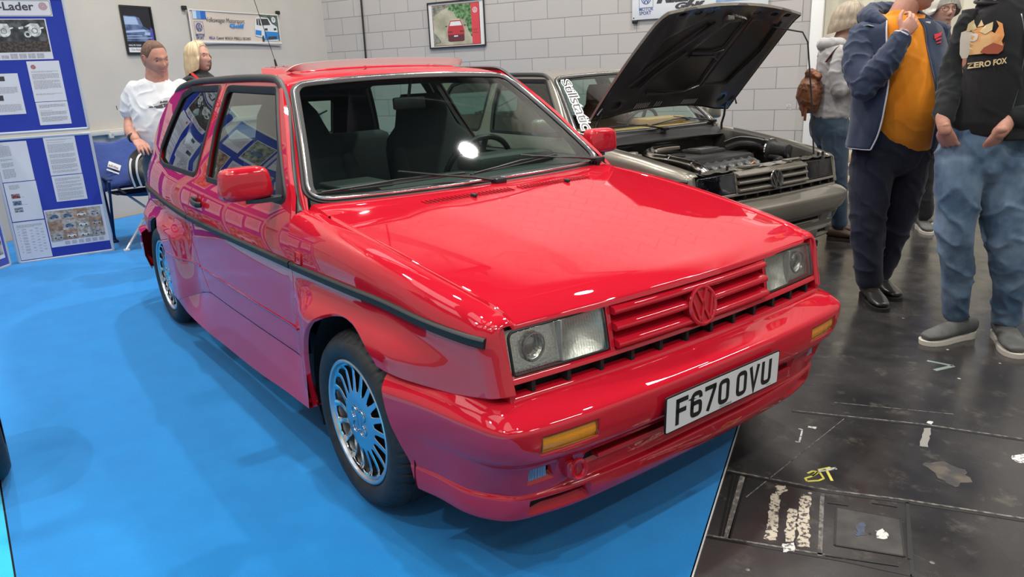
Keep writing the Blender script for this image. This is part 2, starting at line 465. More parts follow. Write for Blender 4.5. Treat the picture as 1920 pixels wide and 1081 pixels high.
# floor: black worn hall floor
def floor_mat():
    m=mat('black_hall_floor',(.022,.021,.022),rough=.2,spec=.6); nt,b=nodes(m)
    tc=nt.nodes.new('ShaderNodeTexCoord')
    def noise(sc,det=6,ro=.6,vec=None):
        n=nt.nodes.new('ShaderNodeTexNoise'); n.inputs['Scale'].default_value=sc; n.inputs['Detail'].default_value=det; n.inputs['Roughness'].default_value=ro; nt.links.new(vec or tc.outputs['Object'],n.inputs[0]); return n.outputs[0]
    def rng(x,a,b_,c,d):
        r=nt.nodes.new('ShaderNodeMapRange'); r.inputs[1].default_value=a; r.inputs[2].default_value=b_; r.inputs[3].default_value=c; r.inputs[4].default_value=d; nt.links.new(x,r.inputs[0]); return r.outputs[0]
    def mix(f,c1,c2):
        x=nt.nodes.new('ShaderNodeMix'); x.data_type='RGBA'
        for s_,c in ((6,c1),(7,c2)):
            if isinstance(c,tuple): x.inputs[s_].default_value=(*c,1)
            else: nt.links.new(c,x.inputs[s_])
        nt.links.new(f,x.inputs[0]); return x.outputs[2]
    c=mix(rng(noise(1.6),.4,.7,0,1),(.020,.019,.020),(.050,.046,.044))
    c=mix(rng(noise(9,8,.7),.56,.70,0,.7),c,(.10,.088,.075))
    mp=nt.nodes.new('ShaderNodeMapping'); mp.inputs['Scale'].default_value=(2,30,1); mp.inputs['Rotation'].default_value=(0,0,.9); nt.links.new(tc.outputs['Object'],mp.inputs[0])
    c=mix(rng(noise(3,5,.7,mp.outputs[0]),.66,.74,0,.35),c,(.22,.20,.18))
    v=nt.nodes.new('ShaderNodeTexVoronoi'); v.inputs['Scale'].default_value=11; v.inputs['Randomness'].default_value=1; nt.links.new(tc.outputs['Object'],v.inputs[0])
    sp=nt.nodes.new('ShaderNodeMath'); sp.operation='LESS_THAN'; sp.inputs[1].default_value=.075; nt.links.new(v.outputs['Distance'],sp.inputs[0])
    g=rng(noise(4,2),.55,.6,0,1); mm=nt.nodes.new('ShaderNodeMath'); mm.operation='MULTIPLY'; nt.links.new(sp.outputs[0],mm.inputs[0]); nt.links.new(g,mm.inputs[1])
    c=mix(mm.outputs[0],c,(.42,.40,.36))
    nt.links.new(c,b.inputs['Base Color']); nt.links.new(rng(noise(5,6),.3,.75,.13,.36),b.inputs['Roughness'])
    bp=nt.nodes.new('ShaderNodeBump'); bp.inputs['Strength'].default_value=.12; bp.inputs['Distance'].default_value=.003; nt.links.new(noise(14,6),bp.inputs['Height']); nt.links.new(bp.outputs[0],b.inputs['Normal'])
    return m
fm=floor_mat()
structure(MB().box((-1,0,-.05),(24,22,.1)).build('floor',fm))
# blue show carpet, ends along a straight cut; cyan carpet of the next stand
def carpet_mat(name,c,c2):
    m=mat(name,c,rough=.95,spec=.15,sheen=.25,noise_col=(7,c2,.3,.75),bump=(420,.5,.004)); return m
blue=carpet_mat('blue_carpet',(.0,.19,.52),(.0,.22,.58)); cyan=carpet_mat('cyan_carpet',(.01,.43,.68),(.02,.50,.74))
def slab(name,poly,z,m,h=.006):
    n=len(poly); vs=[(x,y,z) for x,y in poly]+[(x,y,z+h) for x,y in poly]
    fs=[tuple(range(n-1,-1,-1)),tuple(range(n,2*n))]+[(i,(i+1)%n,n+(i+1)%n,n+i) for i in range(n)]
    return mesh(name,vs,fs,m,None,False)
e0=Vector((.467,.528)); ed=Vector((.449,-.818)).normalized()
pa=e0+ed*2.6; pb=e0-ed*4.95
poly=[(pa.x-.0,-1.75),(pb.x,pb.y),(-7.9,2.95),(-6.0,-1.75)]
px=e0+ed*((-1.75-.528)/ed.y)
ax_=(-COR+Vector((pb.x,pb.y,0)))
poly=[(px.x,-1.75),(pb.x,pb.y)]
wl=lambda s,d:( (COR+LD*s+LN*d).x,(COR+LD*s+LN*d).y)
# meets the left wall and runs back along it
s2=( -1.75-COR.y-LN.y*.02)/LD.y
poly+=[wl(.02,.05),wl(s2,.05)]
# clip the far right end at the block wall
def fit_wall(p):
    d=(Vector((p[0],p[1],0))-WP).dot(WN); q=Vector((p[0],p[1],0))+WN*(.05-d if d<.05 else 0); return (q.x,q.y)
poly=[fit_wall(p) for p in poly]
structure(slab('floor_carpet',poly,0,blue)).name='floor.001'
poly=[(px.x+1.2,-3.6),(px.x+.2,-1.752),wl(s2,.05),wl(s2+1.9,.05)]
structure(slab('floor_carpet',[(4,-4.5),(4,-1.752),(wl(s2,.05)[0]+.0,-1.752),(-5.5,-4.5)],0,cyan,.005)).name='floor.002'
# white cut edge of the carpet backing
b=MB(); b.box(((px.x+pb.x)/2,(-1.75+pb.y)/2,.003),((Vector((px.x,-1.75))-pb).length,.008,.006),rz=math.atan2(-ed.y,-ed.x))
structure(b.build('trim_9',mat('carpet_backing',(.6,.6,.6),rough=.9)))
# marks on the black floor
def mark(name,polys,m,label,cat='floor marking',h=.0012,z=.0):
    b=MB()
    for P in polys:
        n=len(P); vs=[(x,y,z) for x,y in P]+[(x,y,z+h) for x,y in P]
        b.add(vs,[tuple(range(n,2*n))]+[(i,(i+1)%n,n+(i+1)%n,n+i) for i in range(n)])
    o=b.build(name,m,None,smooth=False); return tag(o,label,cat)
def band(p,q,w):
    p=Vector(p);q=Vector(q);d=(q-p).normalized();n=Vector((-d.y,d.x))*w/2
    return [tuple(p+n),tuple(p-n),tuple(q-n),tuple(q+n)]
def pband(P,w): return [band(P[i],P[i+1],w) for i in range(len(P)-1)]
def jag(poly,s,amp):
    rn=random.Random(len(poly)+int(poly[0][0]*1000)); out=[]
    for x,y in dens(poly,s): out.append((x+rn.uniform(-amp,amp),y+rn.uniform(-amp,amp)))
    return out
seam=mat('dark_seam',(.006,.006,.006),rough=.5); worn=mat('worn_edge',(.20,.18,.155),rough=.7,noise_col=(60,(.04,.04,.04),.4,.6)); tapem=mat('worn_tape',(.50,.44,.34),rough=.8,noise_col=(70,(.06,.05,.05),.5,.58))
fl=bpy.data.objects['floor']
def fpart(name,polys,m,h=.001): 
    b=MB()
    for P in polys:
        n=len(P); vs=[(x,y,-.001) for x,y in P]+[(x,y,h) for x,y in P]
        b.add(vs,[tuple(range(n,2*n))]+[(i,(i+1)%n,n+(i+1)%n,n+i) for i in range(n)])
    return b.build(name,m,fl,smooth=False)
fpart('floor_seam',pband([(.646,.217),(.922,.35),(1.122,.486),(1.385,.64)],.012)+pband([(.82,-.126),(1.008,-.008),(1.146,.079),(1.286,.153)],.009)+pband([(1.118,.482),(1.29,.15)],.010)+pband([(.532,.778),(.60,.819),(.915,1.024),(1.198,1.164)],.009),seam)
fpart('worn_edge',pband([(.64,.229),(.915,.362),(1.115,.498),(1.38,.654)],.008)+pband([(.814,-.118),(1.0,.003),(1.138,.09)],.007)+pband([(.527,.785),(.593,.827),(.908,1.033),(1.19,1.174)],.006)+pband([(.699,.865),(.779,.139)],.003)+pband([(.924,.334),(1.087,.046)],.012)+pband([(.6,.97),(.95,1.2)],.003),worn)
fpart('cable_channel',pband([(.669,.222),(.851,-.087)],.007)+pband([(.680,.228),(.86,-.083)],.004)+pband([(.706,.244),(.877,-.077)],.008),seam)
fpart('channel_edge',pband([(.695,.238),(.868,-.079)],.016),mat('grey_channel',(.10,.09,.085),rough=.6,noise_col=(40,(.25,.22,.18),.5,.6)))
hat=empty('service_hatch',(1.11,.24,0),0,'square black access hatch set flush in the hall floor, in front of the red car','floor hatch')
def hp(name,polys,m,h=.002):
    b=MB()
    for P in polys:
        P=[(x-1.11,y-.24) for x,y in P]; n=len(P); vs=[(x,y,-.001) for x,y in P]+[(x,y,h) for x,y in P]
        b.add(vs,[tuple(range(n,2*n))]+[(i,(i+1)%n,n+(i+1)%n,n+i) for i in range(n)])
    return b.build(name,m,hat,smooth=False)
lid=[(.992,.298),(1.145,.381),(1.237,.217),(1.088,.121)]
hp('lid',[inset(lid[::-1],.004)],mat('hatch_lid',(.035,.034,.034),rough=.35,noise_col=(14,(.07,.065,.06),.4,.7)),.0018)
hp('lid_gap',[band(lid[i-1],lid[i],.006) for i in range(4)],seam,.0022)
hp('frame_gap',[band((1.121,.476),(1.251,.216),.009),band((.96,.30),(1.01,.333),.005),band((1.05,.40),(1.11,.435),.004),band((1.095,.06),(1.245,.165),.006)],seam,.002)
hp('paint_chip',[jag([(1.128,.271),(1.138,.296),(1.162,.279),(1.167,.25),(1.148,.239)],.008,.003)],mat('chalk_white',(.62,.60,.57),rough=.8,noise_col=(90,(.12,.11,.1),.52,.6)),.0026)
hp('blue_scuff',[jag([(1.076,.259),(1.087,.288),(1.119,.228),(1.105,.205)],.006,.004)],mat('blue_scuff',(.045,.07,.14),rough=.6,noise_col=(50,(.05,.05,.05),.42,.6)),.0026)
hp('bolt_hole',[[(1.125+.004*math.cos(a),.243+.004*math.sin(a)) for a in [i*PI/4 for i in range(8)]]],seam,.003)
strips=[([(.82,.214),(.838,.235),(.971,.017),(.944,.001)],'worn cream tape strip nearest the blue carpet edge'),
 ([(.898,.184),(.92,.201),(1.009,.046),(.986,.034)],'worn cream tape strip, middle and shortest of the three'),
 ([(.883,.277),(.905,.297),(1.046,.059),(1.021,.036)],'worn cream tape strip beside the floor hatch')]
for P,l in strips: tag(mark('tape_strip',[jag(P,.012,.004)],tapem,l,'tape'),group='worn tape strips')
mark('paint_flake',[jag([(.803,.263),(.82,.292),(.844,.261),(.831,.227)],.01,.004)],tapem,'small pale tape remnant just above the tape strips','tape')
yl=mat('yellow_chalk',(.75,.68,.12),rough=.8)
b2=[band(a,c,.007) for a,c in zip([(.826,.41),(.829,.435),(.842,.442),(.846,.405),(.838,.376),(.852,.365),(.874,.396),(.878,.420),(.846,.447)],[(.829,.435),(.842,.442),(.846,.405),(.838,.376),(.852,.365),(.874,.396),(.878,.420),(.846,.447),(.846,.405)])]
mark('chalk_mark',b2+[band((.837,.455),(.855,.50),.008),band((.852,.478),(.903,.427),.009)],yl,'yellow handwritten mark painted on the black floor in front of the hatch')
mark('tape_piece',[[(.838,.452),(.846,.444),(.876,.505),(.866,.513)]],mat('chalk_white',(.6,.6,.6)),'small white tape piece at the top of the yellow floor mark','tape',h=.0016)
mark('tape_piece',[jag([(.93,1.006),(.946,1.025),(1.001,.873),(.979,.86)],.02,.003)],mat('grey_tape',(.22,.21,.19),rough=.6),'short grey tape strip on the floor right of the seam','tape')
gt=mat('dull_green_tape',(.20,.25,.22),rough=.6)
mark('arrow_mark',[band((.645,1.66),(.747,1.681),.016),band((.747,1.681),(.715,1.575),.02)],gt,'grey green arrow of tape on the floor below the grey trainers','tape')
mark('dirt_patch',[jag([(1.036,.744),(1.074,.819),(1.147,.806),(1.189,.752),(1.167,.678),(1.131,.686),(1.079,.728)],.02,.008)],mat('brown_smear',(.085,.068,.05),rough=.6,noise_col=(18,(.03,.028,.028),.42,.58)),'brown scuffed smear on the black floor right of the hatch','floor stain',h=.0008)
mark('paint_flake',[jag([(1.21,1.005),(1.233,1.064),(1.257,.994),(1.23,.985)],.02,.005)],mat('chalk_white',(.6,.6,.6)),'pale paint flake on the floor at the right edge of the photo','floor stain')
wf=mat('chalk_white',(.6,.6,.6))
for P,l in (([(.64,.711),(.668,.729),(.673,.711),(.649,.702)],'white scrap on the floor under the right end of the red bumper, larger'),([(.913,1.074),(.928,1.083),(.932,1.056),(.916,1.049)],'white scrap on the floor at the top end of the grey tape strip'),([(.991,.018),(1.008,.045),(1.031,.011),(1.011,-.013)],'pale blot of paint at the foot of the middle tape strip')):
    mark('paint_flake',[jag(P,.01,.003)],wf,l,'floor stain')
mark('paint_flake',[band((.63,.668),(.644,.671),.006),band((.644,.671),(.69,.578),.006),band((.69,.578),(.678,.572),.006)],wf,'thin white bracket shaped scratch mark near the carpet edge','floor stain')
# ================================================================ THE CARS
rubber=mat('black_rubber',(.012,.012,.012),rough=.55,spec=.4); plastic=mat('dark_trim',(.02,.02,.022),rough=.45,bump=(300,.1,.0005)); dark=mat('shadow_black',(.006,.006,.006),rough=.8)
chrome=mat('bright_metal',(.75,.75,.76),rough=.12,metal=1); tyrem=mat('tyre_rubber',(.018,.018,.019),rough=.6,spec=.45,noise_col=(30,(.03,.03,.032),.4,.7))
cloth=mat('seat_cloth',(.030,.034,.038),rough=.85,bump=(500,.3,.001)); trimc=mat('cabin_trim',(.020,.022,.022),rough=.7); headl=mat('roof_lining',(.018,.018,.018),rough=.9)
wglass=glass('green_glass',(.66,.80,.74),rough=.03); sglass=glass('side_glass',(.60,.72,.67)); clear=glass('clear_glass',(.9,.92,.92))
amber=mat('amber_lens',(.85,.30,.01),rough=.15,coat=1,bump=(220,.6,.002)); white_pl=mat('plate_white',(.70,.70,.70),rough=.35); blk=mat('plate_black',(.01,.01,.01),rough=.4)
def wsf(u,v):
    a=abs(u)
    return Vector(((-.345-.11*a**2.2)*(1-v)+(-.90-.03*a*a)*v+.008*4*v*(1-v), u*(.70*(1-v)+.522*v), .921*(1-v)+(1.333-.018*u*u)*v+.010*4*v*(1-v)))
WX,WY=.62,.68
def ws2(x,y): return wsf(x/WX,y/WY)
def wsn(u,v):
    e=1e-3; n=(wsf(u+e,v)-wsf(u-e,v)).cross(wsf(u,v+e)-wsf(u,v-e)); return n.normalized()
WSP=fillet([(-WX,0),(WX,0),(WX,WY),(-WX,WY)],[.085,.085,.075,.075],8)
def crom(P,n):
    "Catmull-Rom through points, n steps per span"
    P=[Vector(p) for p in P]; out=[]
    for i in range(len(P)-1):
        p0=P[max(i-1,0)];p1=P[i];p2=P[i+1];p3=P[min(i+2,len(P)-1)]
        for k in range(n):
            t=k/n; out.append(.5*((2*p1)+(p2-p0)*t+(2*p0-5*p1+4*p2-p3)*t*t+(3*p1-p0-3*p2+p3)*t**3))
    out.append(P[-1]); return out
def shrink(P,d): P=dens(P,.02); P=P if area2(P)>0 else P[::-1]; return inset(P,d)
def circle(cx,cy,r,n=24,ry=None): return [(cx+r*math.cos(2*PI*i/n),cy+(ry or r)*math.sin(2*PI*i/n)) for i in range(n)]
# ---- front bumper described by plan curves at several heights (half, centre to wheel arch)
BUMP=[(0.55,[(0.672,0),(0.671,0.25),(0.664,0.48),(0.658,0.6),(0.64,0.668),(0.605,0.708),(0.53,0.737),(0.41,0.762),(0.255,0.8)]),
(0.546,[(0.694,0),(0.693,0.25),(0.688,0.48),(0.678,0.6),(0.657,0.677),(0.615,0.712),(0.535,0.742),(0.412,0.766),(0.257,0.804)]),
(0.53,[(0.724,0),(0.723,0.25),(0.717,0.48),(0.71,0.61),(0.692,0.695),(0.65,0.738),(0.56,0.765),(0.418,0.79),(0.262,0.822)]),
(0.508,[(0.767,0),(0.764,0.25),(0.753,0.48),(0.74,0.62),(0.719,0.712),(0.672,0.755),(0.578,0.78),(0.422,0.806),(0.272,0.838)]),
(0.492,[(0.776,0),(0.773,0.25),(0.762,0.48),(0.748,0.625),(0.726,0.716),(0.678,0.758),(0.582,0.783),(0.425,0.809),(0.278,0.841)]),
(0.45,[(0.778,0),(0.775,0.25),(0.764,0.48),(0.748,0.622),(0.724,0.71),(0.676,0.754),(0.581,0.779),(0.425,0.806),(0.285,0.839)]),
(0.412,[(0.772,0),(0.769,0.25),(0.758,0.48),(0.741,0.615),(0.716,0.697),(0.669,0.743),(0.577,0.771),(0.424,0.8),(0.292,0.834)]),
(0.396,[(0.758,0),(0.756,0.25),(0.746,0.48),(0.729,0.608),(0.706,0.686),(0.661,0.736),(0.572,0.766),(0.423,0.796),(0.296,0.831)]),
(0.382,[(0.738,0),(0.736,0.25),(0.724,0.48),(0.712,0.6),(0.694,0.678),(0.65,0.729),(0.567,0.762),(0.422,0.792),(0.3,0.827)]),
(0.34,[(0.712,0),(0.711,0.25),(0.7,0.48),(0.693,0.598),(0.679,0.671),(0.635,0.718),(0.556,0.755),(0.421,0.783),(0.31,0.815)]),
(0.3,[(0.705,0),(0.704,0.25),(0.692,0.48),(0.681,0.596),(0.664,0.667),(0.619,0.711),(0.543,0.75),(0.42,0.773),(0.32,0.801)]),
(0.281,[(0.707,0),(0.706,0.25),(0.692,0.48),(0.677,0.595),(0.656,0.665),(0.611,0.708),(0.536,0.748),(0.42,0.769),(0.323,0.796)]),
(0.272,[(0.721,0),(0.719,0.25),(0.702,0.48),(0.681,0.598),(0.657,0.672),(0.611,0.716),(0.534,0.754),(0.419,0.773),(0.325,0.797)]),
(0.235,[(0.717,0),(0.715,0.25),(0.698,0.48),(0.676,0.598),(0.652,0.675),(0.606,0.718),(0.53,0.755),(0.418,0.772),(0.33,0.793)]),
(0.203,[(0.7,0),(0.698,0.25),(0.686,0.48),(0.665,0.597),(0.64,0.675),(0.594,0.718),(0.522,0.75),(0.416,0.766),(0.335,0.785)]),
(0.196,[(0.68,0),(0.678,0.25),(0.668,0.48),(0.65,0.59),(0.624,0.66),(0.58,0.704),(0.512,0.737),(0.412,0.754),(0.337,0.775)])]
US=.12;VS=.045
_rows=[crom([(p[0],p[1],z) for p in pts],8) for z,pts in BUMP]
def bumpf(u,w):
    "u: -8..8 scaled by US (sign = side), w: row index scaled by VS"
    s=1 if u>=0 else -1; a=min(8,abs(u)/US); r=max(0,min(len(_rows)-1,w/VS))
    i=min(int(r),len(_rows)-2); t=r-i; k=min(int(a*8),63); tt=a*8-k
    def row(j):
        R=_rows[max(0,min(len(_rows)-1,j))]; return R[k].lerp(R[min(k+1,64)],tt)
    p0,p1,p2,p3=row(i-1),row(i),row(i+1),row(i+2)
    # gentle vertical smoothing
    m1=(p2-p0)*.35; m2=(p3-p1)*.35
    if i==0: m1=(p2-p1)*.5
    if i>=len(_rows)-2: m2=(p2-p1)*.5
    q=p1*(2*t**3-3*t*t+1)+p2*(-2*t**3+3*t*t)+m1*(t**3-2*t*t+t)+m2*(t**3-t*t)
    return Vector((q.x,q.y*s,q.z))
def binv(y,z):
    best=None
    for k in range(0,6*8+1):
        for w in [j*.125 for j in range(int((len(_rows)-1)*8)+1)]:
            p=bumpf(k/8*US+1e-9,w*VS); e=(p.y-abs(y))**2+(p.z-z)**2-(.0000001*p.x)
            if best is None or e<best[0]: best=(e,k/8*US,w*VS)
    return (best[1]*(1 if y>=0 else -1),best[2])
BH={}
def bhole(y0,y1,z0_,z1,rd=.004):
    P=[binv(y,z) for y,z in ((y0,z0_),(y1,z0_),(y1,z1),(y0,z1))]; return fillet(P,rd,3)
def xf(y,z): return .703-.036*(abs(y)/.66)**2-.19*(z-.62)
# UK number plate characters: strokes on a 50 x 79 cell
def glyph(c):
    W_,H_,w=.050,.079,.014; a=w/2; r=.014
    l,rr,b,t=a,W_-a,a,H_-a; mid=H_/2
    def rc(pts,closed=False,rd=r):
        if closed: return (fillet(pts,rd,5),True)
        n=len(pts); return (fillet_open(pts,rd),False)
    if c=='F': return [([(l,0),(l,H_)],False),([(0,t),(W_,t)],False),([(0,mid+.002),(W_*.86,mid+.002)],False)]
    if c=='0' or c=='O': return [rc([(l,b),(rr,b),(rr,t),(l,t)],True)]
    if c=='7': return [([(0,t),(W_,t)],False),([(rr,t+a),(rr,t-.006),(l+.008,0)],False)]
    if c=='U': return [(fillet_open([(l,H_),(l,b),(rr,b),(rr,H_)],r),False)]
    if c=='V': return [([(l-.001,H_),(W_/2,b*.6),(rr+.001,H_)],False)]
    if c=='6': return [(fillet([(l,b),(rr,b),(rr,mid+.004),(l,mid+.004)],.012,5),True),([(l,b+.02),(l,t-.014)]+arc(l+.014,t-.014,.014,180,90,6)+[(rr-.013,t)]+arc(rr-.012,t-.012,.012,90,0,6)+[(rr,t-.017)],False)]
    return []
def fillet_open(pts,r):
    f=fillet(pts,r,5)
    # drop the rounding put on the two free ends
    out=[pts[0]]+[p for p in f if (Vector(p)-Vector(pts[0])).length>r*1.05 and (Vector(p)-Vector(pts[-1])).length>r*1.05]+[pts[-1]]; return out
def badge_geo(r,depth,w=None):
    "round maker's badge: ring with a V over a W, in local (x right, y up)"
    mb=MB(); w=w or r*.15
    mb.tube([(x,y,0) for x,y in circle(0,0,r-w*.55,40)],(w*.62,depth*.7),8,closed=True,up=(0,0,1))
    R=r-w; pts=[]
    def bar(a,b,ww):
        a=Vector(a);b=Vector(b);d=(b-a).normalized();n=Vector((-d.y,d.x))*ww/2
        q=[a+n,a-n,b-n,b+n]; vs=[(p.x,p.y,-depth*.5) for p in q]+[(p.x*.995,p.y*.995,depth*.5) for p in q]
        mb.add(vs,[(4,5,6,7),(0,1,5,4),(1,2,6,5),(2,3,7,6),(3,0,4,7)])
    k=R
    bar((-.38*k,.93*k),(0,.10*k),w); bar((.38*k,.93*k),(0,.10*k),w)
    bar((-.86*k,.52*k),(-.40*k,-.90*k),w); bar((.86*k,.52*k),(.40*k,-.90*k),w)
    bar((-.40*k,-.90*k),(0,.02*k),w); bar((.40*k,-.90*k),(0,.02*k),w)
    return mb
def rot_to(fwd,up=(0,0,1)):
    "matrix whose local x=right, y=up, z=fwd"
    f=Vector(fwd).normalized(); u=Vector(up); u=(u-f*u.dot(f)).normalized(); r=u.cross(f)
    return Matrix(((r.x,u.x,f.x,0),(r.y,u.y,f.y,0),(r.z,u.z,f.z,0),(0,0,0,1)))
def wheel_profile():
    R=.292
    return [(.205,-.005),(.211,.004),(.222,.010),(.245,.012),(.262,.007),(.276,-.006),(.284,-.018),(R-.003,-.030)]
def build_wheel(root,x,side,steer,kindm,first={}):
    "side -1 right, +1 left ; local y outward negative for the right side"
    wr=bpy.data.objects.new('wheel',None); lnk(wr,root); wr.location=(x,side*.802,.292); wr.rotation_euler=(0,0,(0 if side<0 else PI)+steer)
    key=kindm['name']
    if key not in first:
        # tyre (local: outer face at y=0, inside +y)
        W=.200; prof=[(.196,.012),(.205,.004),(.212,-.006),(.225,-.013),(.245,-.016),(.263,-.011),(.276,.003),(.284,.016),(.2895,.028)]
        grooves=[.055,.085,.115,.145]; y=.028
        pts=prof[:]
        for g in grooves: pts+=[(.292,g-.006),(.2845,g-.0045),(.2845,g+.0045),(.292,g+.006)]
        pts+=[(.2895,.172),(.284,.184),(.276,.197),(.263,.211),(.245,.216),(.225,.213),(.205,.196),(.196,.188)]
        N=288; vs=[];fs=[];k=len(pts)
        for i in range(N):
            a=2*PI*i/N; cut=(i%6==0)
            for j,(r,h) in enumerate(pts):
                if cut and (7<=j<=9 or j>=k-9 and j<=k-7): r-=.007
                if cut and j in (6,k-7): r-=.003
                vs.append((r*math.cos(a),h,r*math.sin(a)))
        for i in range(N):
            q=(i+1)%N
            for j in range(k-1): fs.append((i*k+j,q*k+j,q*k+j+1,i*k+j+1))
        ty=mesh('tyre',vs,fs,tyrem,wr,True,38)
        # fine ring lettering band on the sidewall
        # rim: polished lip, barrel, slotted face
        rm=MB(); v,f=lathe([(.206,.004),(.2035,-.004),(.199,-.006),(.193,-.004),(.1905,.003),(.188,.012),(.184,.03),(.180,.075),(.176,.19)],96); rm.add(v,f)
        v,f=lathe([(.0,.105),(.15,.105),(.178,.11)],48); rm.add(v,f,1)
        rm.build('rim',[kindm['rim'],mat('brake_dark',(.03,.03,.032),rough=.5,metal=.6)],wr,30)
        holes=[]; nS=kindm['spokes']
        for i in range(nS):
            a=2*PI*(i+.5)/nS; c,s_=math.cos(a),math.sin(a)
            q=[(.098,-.0045),(.112,-.010),(.168,-.0215),(.178,-.019),(.181,0),(.178,.019),(.168,.0215),(.112,.010),(.098,.0045)]
            holes.append([(r*c-t*s_,r*s_+t*c) for r,t in q])
        def facef(u,v_):
            r=math.hypot(u,v_); d=.006+.010*sst(.06,.17,r)-.012*sst(.165,.19,r); return (u,d,v_)
        fv,ff=panel_geo(circle(0,0,.189,96),holes,facef,s=.018,lip=.0016,drop=.0012,t=.030,es=.008)
        fc=mesh('rim_face',fv,ff,kindm['face'],wr,True,35)
        # raised clover round the hub
        mb=MB()
        if nS>10:
            for i in range(4):
                a=PI/4+i*PI/2; mb.tube([(.034*math.cos(a)+.020*math.cos(b_),.0035,.034*math.sin(a)+.020*math.sin(b_)) for b_ in [a-2.0+4.0*k_/14 for k_ in range(15)]],.0018,6)
            mb.tube([(.014,.004,-.022),(.014,.004,.022)],.0012,5); mb.tube([(-.014,.004,-.022),(-.014,.004,.022)],.0012,5)
        else:
            v,f=lathe([(.0,-.012),(.022,-.010),(.028,-.002),(.028,.01)],32); mb.add(v,f)
        mb.build('hub_cap',kindm['face'],wr)
        mb=MB(); v,f=lathe([(.03,.075),(.125,.075),(.128,.08),(.128,.09),(.03,.09)],48); mb.add(v,f); mb.build('brake_disc',mat('disc_steel',(.25,.25,.25),rough=.35,metal=1),wr)
        first[key]=[c for c in wr.children]
    else:
        for c in first[key]:
            d=c.copy(); COL.objects.link(d); d.parent=wr
    return wr
